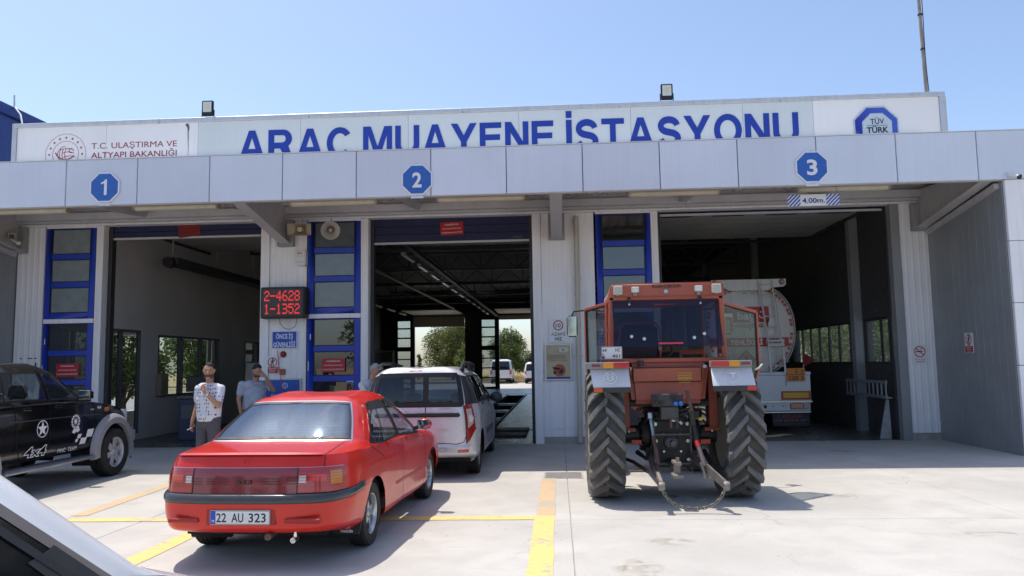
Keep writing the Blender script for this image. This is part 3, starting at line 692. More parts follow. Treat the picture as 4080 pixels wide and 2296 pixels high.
# octagonal station badge on the sign
fr = ((sgo(6.69, 6.37)), (1,0,0), (0,0,1), (0,-1,0)); o8 = math.pi/8
MB().prism(ngon(8,.49,0,0,o8), 0, .02, fr).build('badge_rim', M('badge_silver', (.55,.62,.68), .3, .4), sg, bevel=.004)
bm_ = bpy.data.materials.new('badge_blue'); bm_.use_nodes = True; MATS['badge_blue'] = bm_
_N = bm_.node_tree.nodes; _L = bm_.node_tree.links; _tc = _N.new('ShaderNodeTexCoord'); _mp = _N.new('ShaderNodeMapping'); _mp.inputs['Rotation'].default_value = (0, .6, 0)
_g = _N.new('ShaderNodeTexGradient'); _cr = _N.new('ShaderNodeValToRGB'); _cr.color_ramp.elements[0].position = 0; _cr.color_ramp.elements[0].color = (.35,.5,.65,1); _cr.color_ramp.elements[1].position = .30; _cr.color_ramp.elements[1].color = (.012,.02,.30,1)
_e = _cr.color_ramp.elements.new(.95); _e.color = (.05,.10,.5,1)
_L.new(_tc.outputs['Generated'], _mp.inputs[0]); _L.new(_mp.outputs[0], _g.inputs[0]); _L.new(_g.outputs[0], _cr.inputs[0]); _L.new(_cr.outputs[0], _N['Principled BSDF'].inputs['Base Color']); _N['Principled BSDF'].inputs['Roughness'].default_value = .35
MB().prism(ngon(8,.462,0,0,o8), .0, .026, fr).build('badge_face', bm_, sg, bevel=.004)
fr2 = ((sgo(6.705, 6.38)), (1,0,0), (0,0,1), (0,-1,0))
MB().prism(ngon(8,.325,0,0,o8), 0, .030, fr2).build('badge_rim', MATS['badge_silver'], sg, bevel=.003)
MB().prism(ngon(8,.305,0,0,o8), 0, .034, fr2).build('badge_centre', M('badge_pale', (.52,.62,.68), .4, var=.06), sg)
navy = M('badge_navy', (.01,.012,.06), .4)
text('TÜV', navy, sg, (6.705+1.9,-.046,6.505-5.3), w=.28, h=.125, bold=.012)
MB().box(6.50+1.9,6.91+1.9,-.048,-.044,6.412-5.3,6.42-5.3).build('badge_rule', navy, sg, smooth=False)
text('TÜRK', navy, sg, (6.705+1.9,-.046,6.325-5.3), w=.44, h=.13, bold=.03)
# ================================================================ signs and fittings on the building
sign_white = M('sign_white', (.76,.77,.80), .4, var=.04); oct_blue = M('octagon_blue', (.025,.12,.46), .4, var=.10, scale=14)
oct_crack = M('octagon_crack', (.10,.17,.48), .5)
for num, x, z, lab in (('1', -8.055, 4.90, 'blue octagonal number 1 sign on the fascia'), ('2', -2.395, 4.87, 'cracked blue octagonal number 2 sign on the fascia'), ('3', 4.395, 4.885, 'blue octagonal number 3 sign above the clearance board')):
    o = empty('bay_number_sign', (x, 13.245, z), 0, lab, 'sign', 'bay number signs along the canopy'); o8 = math.pi/8; fr = ((0,0,0),(1,0,0),(0,0,1),(0,-1,0))
    MB().prism(ngon(8,.297,0,0,o8), .0, .022, fr).build('border', sign_white, o, bevel=.003)
    MB().prism(ngon(8,.268,0,0,o8), .0, .0245, fr).build('face', oct_blue, o)
    if num == '1': MB().prism([(-.065,.055),(-.065,.085),(-.02,.105),(.012,.1425),(.045,.1425),(.045,-.1425),(-.005,-.1425),(-.005,.075)], .0247, .0265, FRONT).build('number', sign_white, o, smooth=False)
    else: text(num, sign_white, o, (0,-.0245,0), h=.285, w={'1':.105,'2':.165,'3':.175}[num], bold=.028, name='number', off=.002, res=6)
    for q in (-.284,.284): MB().cyl((0,-.02,q),(0,-.027,q),.008,n=8).build('screw', alu, o)
    MB().box(-.11,.11,-.004,.0,-.33,-.28).build('bracket', grey_panel, o)
    if num != '1':
        cr_ = MB()
        for i in range(46):
            a = random.uniform(0,6.28); r = random.uniform(.05,.24); p = Vector((r*math.cos(a), -.0252, r*math.sin(a)))
            if abs(p.x) < .1 and abs(p.z) < .16: continue
            d = Vector((random.gauss(1,.5),0,random.gauss(0,.5))).normalized()*random.uniform(.02,.06); cr_.bar(p-d*.5,p+d*.5,.0025,.0006,(0,1,0))
        cr_.build('cracks', oct_crack, o, smooth=False)
cl = empty('clearance_board', (4.52, 13.62, 4.39), 0, 'hanging white 4.00m clearance board with blue diagonal stripes', 'sign')
MB().box(-.445,.445,-.008,.008,-.102,.102).build('board', sign_white, cl, bevel=.003)
for a0, a1 in ((-.445,-.225),(.215,.445)):
    m = MB()
    for i in range(-4, 8):
        x = a0+i*.066-.05; poly = []
        for (xx, zz) in ((x,-.1),(x+.036,-.1),(x+.236,.1),(x+.2,.1)): poly.append((xx,zz))
        # clip to the end field
        def clip(pl, lim, keep):
            out = []
            for i_ in range(len(pl)):
                p, q = pl[i_], pl[(i_+1) % len(pl)]; ip, iq = keep(p[0]-lim), keep(q[0]-lim)
                if ip: out.append(p)
                if ip != iq: t = (lim-p[0])/(q[0]-p[0]); out.append((lim, p[1]+t*(q[1]-p[1])))
            return out
        poly = clip(clip(poly, a0, lambda d: d >= 0), a1, lambda d: d <= 0) if poly else poly
        if len(poly) >= 3: m.prism(poly, .009, .0105, FRONT)
    m.build('stripes', M('board_blue', (.03,.10,.42), .5, var=.15), cl, smooth=False)
text('4.00m.', M('board_blue2', (.03,.06,.25), .5), cl, (0,-.009,-.005), w=.39, h=.095, bold=.02)
for x in (-.44,.40): MB().tube([(x,0,.10),(x+.005,0,.16),(x,.02,.24)], .004, 6).build('hanger', rust, cl)
# fluorescent battens under the canopy
diff = M('yellowed_diffuser', (.62,.58,.46), .35, var=.08, dirt=.25)
bat = M('batten_body', (.45,.41,.32), .5, var=.1, dirt=.3)
for i, (x0, x1, lab) in enumerate(((-10.95,-9.32,'yellowed tube light left of the number 1 sign'),(-8.0,-6.37,'yellowed tube light between the number 1 sign and the slanted bracket'),(-4.96,-3.32,'yellowed tube light just left of the number 2 sign'),(-2.175,-.55,'yellowed tube light right of the number 2 sign'),(1.377,3.016,'yellowed tube light above the tractor'),(4.413,6.04,'yellowed tube light behind the clearance board'))):
    o = empty('tube_light', ((x0+x1)/2, 14.15, 4.67), 0, lab, 'tube light', 'tube lights under the canopy'); L_ = (x1-x0)/2
    MB().prism([(-.07,.05),(-.055,.09),(.055,.09),(.07,.05)], -L_, L_, ((0,0,0),(0,1,0),(0,0,1),(1,0,0))).build('housing', bat, o)
    MB().prism([(-.068,.048)]+[(.068*math.cos(R(180+18*k)), .03+.055*math.sin(R(180+18*k))) for k in range(11)]+[(.068,.048)], -L_+.02, L_-.02, ((0,0,0),(0,1,0),(0,0,1),(1,0,0))).build('diffuser', diff, o)
    for s_ in (-1, 1): MB().box(s_*(L_-.005)-.022,s_*(L_-.005)+.022,-.075,.075,-.02,.095).build('end_cap', bat, o, bevel=.01, seg=2)
    for s_ in (-.6,.6): MB().box(s_*L_-.02,s_*L_+.02,-.02,.02,.09,.26).build('hanger', beam_grey, o)
cabs = MB(); px = -9.3
pts = []
for i in range(140):
    x = -11+i*.128; pts.append((x, 13.72+.02*math.sin(i*.9), 4.745+.02*math.sin(i*.35)+.008*math.sin(i*1.3)))
o = MB().tube(pts, .009, 6).build('power_cable', cream_pl); tag(o, 'thin pale cable strung along the soffit between the tube lights', 'cable')
# floodlights on top of the roof sign
for i, (x, lab) in enumerate(((-7.56,'black floodlight on the roof sign above the pale left panel'),(2.435,'black floodlight on the roof sign above the long lettering'))):
    o = empty('floodlight', (x, 16.18, 7.096), 0, lab, 'floodlight', 'floodlights on the roof sign'); q = .125
    MB().box(-q,q,-.05,.02,.06,.40).build('housing', black_pl, o, bevel=.012, seg=2)
    for k in range(7): MB().box(-q+.02,q-.02,.02,.06,.1+k*.04,.112+k*.04).build('fin', black_pl, o)
    MB().box(-q+.03,q-.03,-.056,-.05,.14,.37).build('lens', M('lamp_lens', (.62,.66,.62), .25, var=.05), o, bevel=.003)
    MB().box(-.045,.045,-.060,-.056,.21,.30).build('led_plate', M('led_yellow', (.62,.6,.42), .4), o)
    MB().tube([(-q-.012,0,.2),(-q-.012,0,.01),(-q+.02,0,.004),(q-.02,0,.004),(q+.012,0,.01),(q+.012,0,.2)], .010, 6).build('yoke', black_pl, o)
# mast with strapped cable
o = empty('roof_mast', (8.30, 17.2, 6.3), 0, 'thin weathered pole rising from the roof behind the right end of the sign', 'mast')
MB().cyl((0,0,0),(-.06,0,5.2),.038,.034,12).build('pole', M('weathered_pole', (.32,.29,.26), .6, .3, var=.35, scale=3, dirt=.6, dirtcol=(.2,.11,.05)), o)
MB().tube([(.045+.012*math.sin(i*.8)-.06*i/16, -.02, .05+i*.32) for i in range(17)], .009, 6).build('cable', black_pl, o)
for z in (1.1,2.15,2.95,3.8): MB().cyl((-.012*z/1.1,0,z),(-.012*z/1.1,0,z+.03),.052,n=12).build('strap', black_pl, o)
# LED queue display
o = empty('led_display', (-5.66, 15.80, 2.97), 0, 'black dot-matrix display with red digits 2-4628 and 1-1352 on the pier', 'display')
MB().box(-.465,.465,-.11,.17,-.325,.325).build('case', black_pl, o, bevel=.015, seg=2)
MB().box(-.42,.42,-.114,-.11,-.275,.275).build('screen', M('smoked_screen', (.055,.035,.04), .25), o)
led = M('lit_red_led', (.5,.02,.02), .5, emit=((1,.05,.04), .6), var=0)
FONT5 = {'0':'01110 10001 10011 10101 11001 10001 01110','1':'00100 01100 00100 00100 00100 00100 01110','2':'01110 10001 00001 00110 01000 10000 11111','3':'11110 00001 00001 01110 00001 00001 11110','4':'00010 00110 01010 10010 11111 00010 00010','5':'11111 10000 11110 00001 00001 10001 01110','6':'00110 01000 10000 11110 10001 10001 01110','8':'01110 10001 10001 01110 10001 10001 01110','-':'00000 00000 00000 11111 00000 00000 00000'}
for row, s_ in ((.135,'2-4628'),(-.135,'1-1352')):
    for ci, ch in enumerate(s_):
        m = MB()
        for r_, line in enumerate(FONT5[ch].split()):
            for c_, bit in enumerate(line):
                if bit == '1':
                    for sx in (-.0052,.0052):
                        for sz in (-.0075,.0075):
                            cx = -.375+ci*.128+c_*.0218+sx; cz = row+.095-r_*.0305+sz; m.box(cx-.0042,cx+.0042,-.118,-.1145,cz-.0058,cz+.0058)
        m.build('digit', led, o, smooth=False)
for k in range(10): MB().box(.465,.485,-.06+k*.02,-.05+k*.02,-.25,.25).build('vent', black_pl, o) if k % 4 == 0 else None
MB().tube([(-.1,0,-.32),(-.08,-.02,-.42),(0,-.03,-.52),(.12,-.03,-.56),(.24,-.02,-.50),(.27,.0,-.38),(.26,0,-.32)], .006, 6).build('cable', black_pl, o)
# wall signs -----------------------------------------------------------------
def wall_sign(name, x0, x1, z0, z1, lab, Y=15.98, mat=None, r=0, cat='sign', group=None, th=.012):
    o = empty(name, ((x0+x1)/2, Y, (z0+z1)/2), 0, lab, cat, group); w, h = (x1-x0)/2, (z1-z0)/2
    MB().prism(rect(-w,w,-h,h,r), 0, th, FRONT).build('plate', mat or sign_white, o, bevel=.0015)
    o['_w'] = w; o['_h'] = h; return o, w, h, -th
o, w, h, y = wall_sign('safety_sign', -5.98,-5.43,2.02,2.395, 'blue ÖNCE İŞ GÜVENLİĞİ sign with white border below the display', th=.02)
MB().box(-w+.02,w-.02,y-.002,y,-h+.02,h-.02).build('face', M('sign_blue', (.012,.075,.50), .35), o)
text('ÖNCE İŞ', sign_white, o, (0,y-.002,.075), w=.36, h=.105, bold=.03)
text('GÜVENLİĞİ', sign_white, o, (0,y-.002,-.10), w=.47, h=.105, bold=.03)
def walker(mb, fr, k=1., cx=0, cz=0):
    mb.prism(ngon(10,.018*k,cx+.004*k,cz+.072*k), .0, .002, fr)
    mb.prism([(cx-.016*k,cz+.048*k),(cx+.018*k,cz+.05*k),(cx+.014*k,cz-.01*k),(cx-.012*k,cz-.01*k)], 0, .002, fr)
    for a, b_, c in (((-.006,-.005),(-.03,-.085),(-.014,-.088)),((.006,-.005),(.036,-.08),(.02,-.088)),((-.012,.045),(-.048,.0),(-.036,-.006)),((.012,.045),(.046,.012),(.036,.0))):
        mb.prism([(cx+a[0]*k-.008*k,cz+a[1]*k),(cx+a[0]*k+.008*k,cz+a[1]*k),(cx+c[0]*k,cz+c[1]*k),(cx+b_[0]*k,cz+b_[1]*k)], 0, .002, fr)
def prohibition(o, cx, cz, r, y, k=1., pic='walk'):
    fr = ((0,y,0),(1,0,0),(0,0,1),(0,-1,0)); m = MB()
    if pic == 'walk': walker(m, fr, k, cx, cz)
    elif pic == 'smoke':
        m.prism([(cx-.07*k,cz-.01*k),(cx+.05*k,cz-.01*k),(cx+.05*k,cz+.012*k),(cx-.07*k,cz+.012*k)], 0, .002, fr)
        ringpoly(m, 8, .03*k, .022*k, cx+.045*k, cz+.05*k, fr, 0, .002, 0, 250)
    elif pic == 'camera':
        m.prism([(cx-.10*k,cz+.03*k),(cx+.09*k,cz-.0*k),(cx+.085*k,cz-.05*k),(cx-.08*k,cz-.02*k)], 0, .002, fr); m.prism(ngon(12,.045*k,cx+.02*k,cz-.02*k), 0, .003, fr)
        m.prism([(cx-.05*k,cz+.06*k),(cx+.07*k,cz+.05*k),(cx+.07*k,cz+.02*k),(cx-.04*k,cz+.03*k)], 0, .002, fr)
    m.build('pictogram', black_print, o, smooth=False)
    m = MB(); ringpoly(m, 28, r, r*.84, cx, cz, fr, .002, .004)
    a = R(45 if pic == 'walk' else 135); d = (math.cos(a), math.sin(a)); nn = (-d[1]*r*.07, d[0]*r*.07)
    m.prism([(cx+d[0]*r*.9+nn[0],cz+d[1]*r*.9+nn[1]),(cx-d[0]*r*.9+nn[0],cz-d[1]*r*.9+nn[1]),(cx-d[0]*r*.9-nn[0],cz-d[1]*r*.9-nn[1]),(cx+d[0]*r*.9-nn[0],cz+d[1]*r*.9-nn[1])], .0042, .0055, fr)
    m.build('red_ring', red_print, o, smooth=False)
o, w, h, y = wall_sign('no_entry_sign', -6.085,-5.83,1.51,1.865, 'white no-pedestrians sign with red GÖREVLİDEN BAŞKASI GİREMEZ panel beside the alarm', r=.01)
prohibition(o, 0, .055, .10, y, .95)
MB().box(-w+.008,w-.008,y-.002,y,-h+.008,-.045).build('red_panel', red_print, o)
for k, s_ in enumerate(('GÖREVLİDEN','BAŞKASI','GİREMEZ')): text(s_, sign_white, o, (0,y-.002,-.072-k*.036), h=.022, w=.19 if k == 0 else .13, bold=.02)
o, w, h, y = wall_sign('speed_limit_sign', -.168,.215,2.065,2.53, 'white speed sign reading 10 AZAMİ HIZ on the pier beside bay two')
m = MB(); ringpoly(m, 32, .105, .083, 0, .105, ((0,y,0),(1,0,0),(0,0,1),(0,-1,0)), 0, .003); m.build('red_ring', M('ring_red', (.5,.03,.08), .4), o, smooth=False)
text('10', black_print, o, (0,y,.105), h=.085, w=.10, bold=.012)
text('AZAMİ', black_print, o, (0,y,-.075), h=.07, w=.29, bold=.012)
text('HIZ', black_print, o, (0,y,-.17), h=.07, w=.15, bold=.015)
o, w, h, y = wall_sign('framed_poster', -.263,.284,1.28,2.026, 'framed tan poster with a red prohibition symbol below the speed sign', mat=alu, th=.025, cat='poster')
MB().box(-w+.025,w-.025,y-.002,y,-h+.025,h-.025).build('sheet', M('poster_tan', (.45,.40,.27), .3, var=.15, scale=3), o)
MB().box(-w+.03,w-.03,y-.0035,y-.002,-h+.03,-h+.07).build('footer', blue_print, o)
MB().box(.02,.20,y-.0035,y-.002,.20,.29).build('logo_box', M('poster_pale', (.58,.56,.45), .4), o); MB().prism(ngon(14,.022,.1,.245), .0035-y, .0045-y, FRONT).build('logo_dot', M('teal_print', (.05,.22,.25), .5), o)
for k, s_ in enumerate(('İSTASYON SINIRLARI İÇİNDE','HERHANGİ BİR KAYIT CİHAZI İLE','GÖRÜNTÜ VE SES KAYDI ALMAK','VE PAYLAŞMAK İZNE TABİDİR')): text(s_, black_print if k < 2 else red_print, o, (-w+.06,y-.002,.135-k*.034), h=.018, w=(.36,.38,.34,.40)[k], bold=.01, align='l')
m = MB(); m.prism(ngon(28,.125,.02,-.17), .002-y, .003-y, FRONT); m.build('red_disc', M('disc_red', (.42,.09,.04), .4), o, smooth=False)
m = MB(); fr = ((0,y-.0032,0),(1,0,0),(0,0,1),(0,-1,0)); m.prism([(-.14,-.10),(.09,-.13),(.085,-.185),(-.09,-.15)], 0, .001, fr); m.prism(ngon(12,.05,.05,-.19), 0, .0015, fr); m.prism([(-.11,-.20),(-.05,-.19),(-.04,-.24),(-.09,-.25)], 0, .001, fr); m.build('camera_picture', black_print, o, smooth=False)
m = MB(); fr = ((0,y-.005,0),(1,0,0),(0,0,1),(0,-1,0)); m.prism([(.02+.09-.012,-.17+.09),(.02+.09,-.17+.09-.012),(.02-.09+.012,-.17-.09),(.02-.09,-.17-.09+.012)], 0, .001, fr); m.build('red_slash', MATS['disc_red'], o, smooth=False)
o, w, h, y = wall_sign('no_smoking_sign', 7.06,7.365,1.505,1.875, 'white no-smoking sign reading SİGARA İÇMEK YASAKTIR on the right white pier', r=.012)
prohibition(o, 0, .05, .11, y, 1., 'smoke'); text('SİGARA İÇMEK', red_print, o, (0,y,-.10), h=.022, w=.22, bold=.02); text('YASAKTIR', red_print, o, (0,y,-.145), h=.022, w=.18, bold=.02)
o = empty('no_entry_sign', (7.535, 14.70, 1.875), R(-90), 'narrow white and red no-entry sign on the dark wing wall', 'sign')
MB().prism(rect(-.14,.14,-.185,.185,.008), 0, .01, FRONT).build('plate', sign_white, o, bevel=.0015)
prohibition(o, 0, .06, .105, -.01, .95); MB().box(-.13,.13,-.012,-.01,-.175,-.055).build('red_panel', red_print, o)
for k, s_ in enumerate(('GÖREVLİDEN','BAŞKASI','GİREMEZ')): text(s_, sign_white, o, (0,-.012,-.08-k*.036), h=.02, w=.19 if k == 0 else .13, bold=.02)
# red safety stickers
red_st = M('sticker_red', (.44,.012,.02), .4, var=.06)
for x, z, Y, rot, lab, pm in ((-4.66,1.66,15.955,0,'red GÜVENLİĞİNİZ İÇİN sticker on the blue door behind the old man',1),(-2.19,4.515,16.19,-.04,'red warning sticker on the navy shutter of bay two',1),(-10.39,1.65,15.955,0,'red warning sticker on the blue door behind the black pickup',1),(-7.92,4.63,16.19,-.12,'dim red warning sticker on the half hidden shutter of bay one',.55)):
    o = empty('warning_sticker', (x, Y, z), 0, lab, 'sticker', 'red safety stickers on the doors'); o.rotation_euler[1] = rot
    MB().prism(rect(-.245,.245,-.14,.14,.008), 0, .003, FRONT).build('sheet', red_st if pm == 1 else M('shaded_sticker_red', (.16,.008,.012), .5), o)  # bay one sticker and lettering carry the shade in darker colours
    for k, (s_, w_) in enumerate((('GÜVENLİĞİNİZ İÇİN,',.30),('KAPI ÖNÜNDE DURMAYINIZ!',.40),('MUAYENE SAHASINA GİRMEYİNİZ!',.455))): text(s_, sign_white if pm == 1 else red_print, o, (0,-.003,.085-k*.085), h=.03, w=w_, bold=.02)
# small print on the shutter and the pull label on the blue door
o = text('HÖRMANN', M('gold_print', (.35,.22,.05), .5), None, (-.80,16.195,4.305), h=.025, w=.17, bold=.01, name='maker_plate'); tag(o, 'small gold maker lettering on the navy shutter of bay two', 'lettering')
o, w, h, y = wall_sign('pull_label', -4.40,-4.22,1.295,1.345, 'small blue ÇEKİNİZ label on the blue door', Y=15.965, mat=MATS['sign_blue'], th=.003)
text('ÇEKİNİZ', sign_white, o, (0,y,0), h=.028, w=.15, bold=.03)
# notice board with blue face under the no-entry sign
o, w, h, y = wall_sign('notice_board', -6.11,-5.345,.62,1.40, 'blue notice board in an aluminium frame low on the pier', mat=alu, th=.03, cat='board')
MB().box(-w+.025,w-.025,y-.003,y,-h+.025,h-.025).build('face', M('board_blue_fade', (.02,.09,.40), .35, var=.35, scale=1.6), o)
MB().prism(ngon(8,.062,.05,.245,math.pi/8), .003-y, .005-y, FRONT).build('badge', sign_white, o); MB().prism(ngon(8,.05,.05,.245,math.pi/8), .005-y, .006-y, FRONT).build('badge_face', MATS['sign_blue'], o)
text('TÜV', sign_white, o, (.05,y-.006,.262), h=.022, w=.055, bold=.02); text('TÜRK', sign_white, o, (.05,y-.006,.228), h=.022, w=.07, bold=.02)
text('Güvenliğiniz için', sign_white, o, (.02,y-.003,.05), h=.05, w=.52, bold=.01)
# alarm beacon and call point, red cord
o = empty('alarm_beacon', (-5.735,15.985,1.905), 0, 'round red alarm beacon on the pier below the blue safety sign', 'beacon'); m = MB().lathe([(0,-.075),(.035,-.07),(.055,-.045),(.062,0)], (0,0,0), (0,1,0), 20); m.build('lens', M('beacon_red', (.30,.01,.015), .25), o); MB().cyl((0,-.008,0),(0,0,0),.068,n=20).build('base', black_pl, o)
o = empty('call_point', (-5.74,15.985,1.54), 0, 'small orange call box under the alarm beacon', 'box'); MB().box(-.055,.055,-.05,0,-.06,.06).build('housing', M('orange_box', (.33,.10,.03), .5, var=.2), o, bevel=.008); MB().box(-.05,.05,-.052,-.05,.03,.055).build('lid', M('dark_orange', (.2,.06,.02), .5), o)
o = MB().tube([(-5.85,15.95,1.98),(-5.82,15.95,1.7),(-5.74,15.94,1.25),(-5.66,15.93,.9)], .007, 6).build('hanging_string', M('red_cord_plastic', (.6,.03,.03), .5)); tag(o, 'thin red cord hanging across the pier by the notice board', 'cord')
# siren box, horn and square speaker under the canopy
o = empty('alarm_siren', (-5.33,15.86,3.92), 0, 'white siren box with red BG print on the pier', 'siren'); MB().box(-.11,.11,-.06,.12,-.17,.16).build('case', white_pl, o, bevel=.02, seg=2); text('BG', red_print, o, (-.01,-.06,.09), h=.05, w=.10, bold=.02); text('ALARM', M('dark_grey_print', (.1,.1,.1), .5), o, (0,-.06,.025), h=.016, w=.13, bold=0); MB().box(-.1,.1,-.061,-.06,-.1,-.095).build('seam', black_pl, o)
def horn(prof, x, y, z, tilt, mat, lab, name, sq):
    o = empty(name, (x,y,z), 0, lab, 'loudspeaker'); o.rotation_euler = (tilt[0],0,tilt[1])
    if not sq:
        MB().lathe([(.03,.20),(.045,.12),(.065,.02),(.10,-.06),(.165,-.12),(.19,-.13),(.195,-.125),(.19,-.12),(.16,-.105),(.095,-.045),(.06,.03),(.03,.1)], (0,0,0), (0,1,0), 28).build('bell', mat, o)
        MB().lathe([(0,-.09),(.03,-.08),(.045,-.04),(.03,.05),(.0,.06)], (0,0,0), (0,1,0), 18).build('driver_cone', mat, o)
        MB().cyl((0,.2,0),(0,.34,0),.06,n=18).build('driver', beam_grey, o)
    else:
        P_ = []
        for t, w_, h_ in ((.2,.06,.06),(.1,.09,.075),(0,.15,.10),(-.08,.235,.115),(-.10,.24,.12)):
            P_.append([(w_*c, t, h_*s) for c, s in ((-1,-1),(-.33,-1.04),(.33,-1.04),(1,-1),(1,1),(.33,1.04),(-.33,1.04),(-1,1),(-1,-1))])
        MB().grid(P_).build('bell', mat, o); MB().lathe([(0,-.06),(.05,-.05),(.065,0),(.05,.08),(0,.09)], (0,0,0), (0,1,0), 18).build('driver_cone', mat, o)
        MB().cyl((0,.18,0),(0,.33,0),.065,n=18).build('driver', mat, o)
    MB().tube([(0,.25,0),(0,.27,.12),(0,.3,.2)], .014, 6).build('bracket', beam_grey, o); return o
horn(None, -5.26,15.55,4.47, (R(12),R(8)), cream_pl, 'square cream horn loudspeaker at the top of the pier', 'horn_speaker', True)
horn(None, -4.60,15.50,4.44, (R(20),R(14)), M('horn_grey', (.42,.39,.35), .5, var=.12, dirt=.3), 'round grey horn loudspeaker over the blue window column', 'horn_speaker', False)
# cameras
o = empty('security_camera', (-11.47,15.55,4.50), R(38), 'cream box security camera on the left wing wall', 'camera'); o.rotation_euler[0] = R(18)
MB().box(-.06,.06,-.16,.22,-.055,.06).build('housing', cream_pl, o, bevel=.012, seg=2); MB().box(-.07,.07,-.2,.2,.06,.075).build('sun_shield', cream_pl, o, bevel=.004); MB().box(-.048,.048,-.164,-.16,-.042,.048).build('window', black_pl, o); MB().tube([(0,.02,-.05),(.02,.04,-.11),(.1,.04,-.14),(.14,.02,-.16)], .018, 8).build('arm', white_pl, o); MB().cyl((.12,.02,-.19),(.16,.02,-.13),.035).build('mount', white_pl, o)
o = empty('security_camera', (7.64,13.12,4.60), R(25), 'small white bullet camera at the right end of the fascia', 'camera'); o.rotation_euler[0] = R(20)
MB().cyl((0,-.09,0),(0,.09,0),.042,n=18).build('housing', white_pl, o); MB().cyl((0,-.11,0),(0,-.085,0),.044,n=18).build('hood', black_pl, o); MB().tube([(0,.08,0),(.01,.11,.02),(0,.14,.04)], .016, 8).build('arm', white_pl, o)
# downpipe on pier 23
o = empty('downpipe', (.44,15.93,0), 0, 'cream plastic downpipe running down the pier beside the speed sign', 'downpipe')
MB().cyl((-.02,0,.02),(0,0,4.66),.052,n=20).build('pipe', M('downpipe_cream', (.50,.47,.40), .45, var=.06, streak=.3), o)
for z in (1.05,2.35,3.0,4.5): MB().cyl((-.01,0,z),(-.01,0,z+.07),.062,n=20).build('sleeve', MATS['downpipe_cream'], o)
for z in (1.75,3.35): MB().box(-.09,.07,-.02,.05,z,z+.03).build('clamp', alu, o)
# stencilled marks on the left pier
m = MB(); fr = ((-11.3,15.99,1.62),(1,0,0),(0,0,1),(0,-1,0))
for x0, x1, z0, z1 in ((-.17,-.12,.28,.3),(0,.1,.28,.3),(.15,.2,.28,.3),(-.17,-.15,0,.16),(-.12,-.1,0,.1),(.0,.04,.02,.05),(.17,.2,.02,.2),(.0,.1,.1,.12)): m.prism(rect(x0,x1,z0,z1), .008, .009, fr)
o = m.build('tape_residue', black_print, None, smooth=False); tag(o, 'dark rectangular tape residue on the leftmost white pier', 'marks')
# ================================================================ vehicle bodies: smooth shells through measured rings
def hermite(P, sharp, ns):
    """interpolating spline along axis 0 of P (n,k,3), split at 'sharp' knots; ns[i] samples in span i"""
    P = np.asarray(P, float); n = len(P); out = []; pos = []
    d = np.maximum(np.linalg.norm(P[1:]-P[:-1], axis=2), 1e-6)
    for i in range(n-1):
        def tan(j, side):
            if j == 0: return (P[1]-P[0])/d[0][:,None]
            if j == n-1: return (P[-1]-P[-2])/d[-1][:,None]
            if j in sharp: return (P[j]-P[j-1])/d[j-1][:,None] if side < 0 else (P[j+1]-P[j])/d[j][:,None]
            a = (P[j]-P[j-1])/d[j-1][:,None]; b = (P[j+1]-P[j])/d[j][:,None]
            w = (d[j]/(d[j]+d[j-1]))[:,None]
            return a*w+b*(1-w)
        m0 = tan(i, 1)*d[i][:,None]; m1 = tan(i+1, -1)*d[i][:,None]
        for k in range(ns[i]):
            t = k/ns[i]; h00 = 2*t**3-3*t*t+1; h10 = t**3-2*t*t+t; h01 = -2*t**3+3*t*t; h11 = t**3-t*t
            out.append(h00*P[i]+h10*m0+h01*P[i+1]+h11*m1); pos.append(i+t)
    out.append(P[-1]); pos.append(n-1.)
    return np.array(out), np.array(pos)
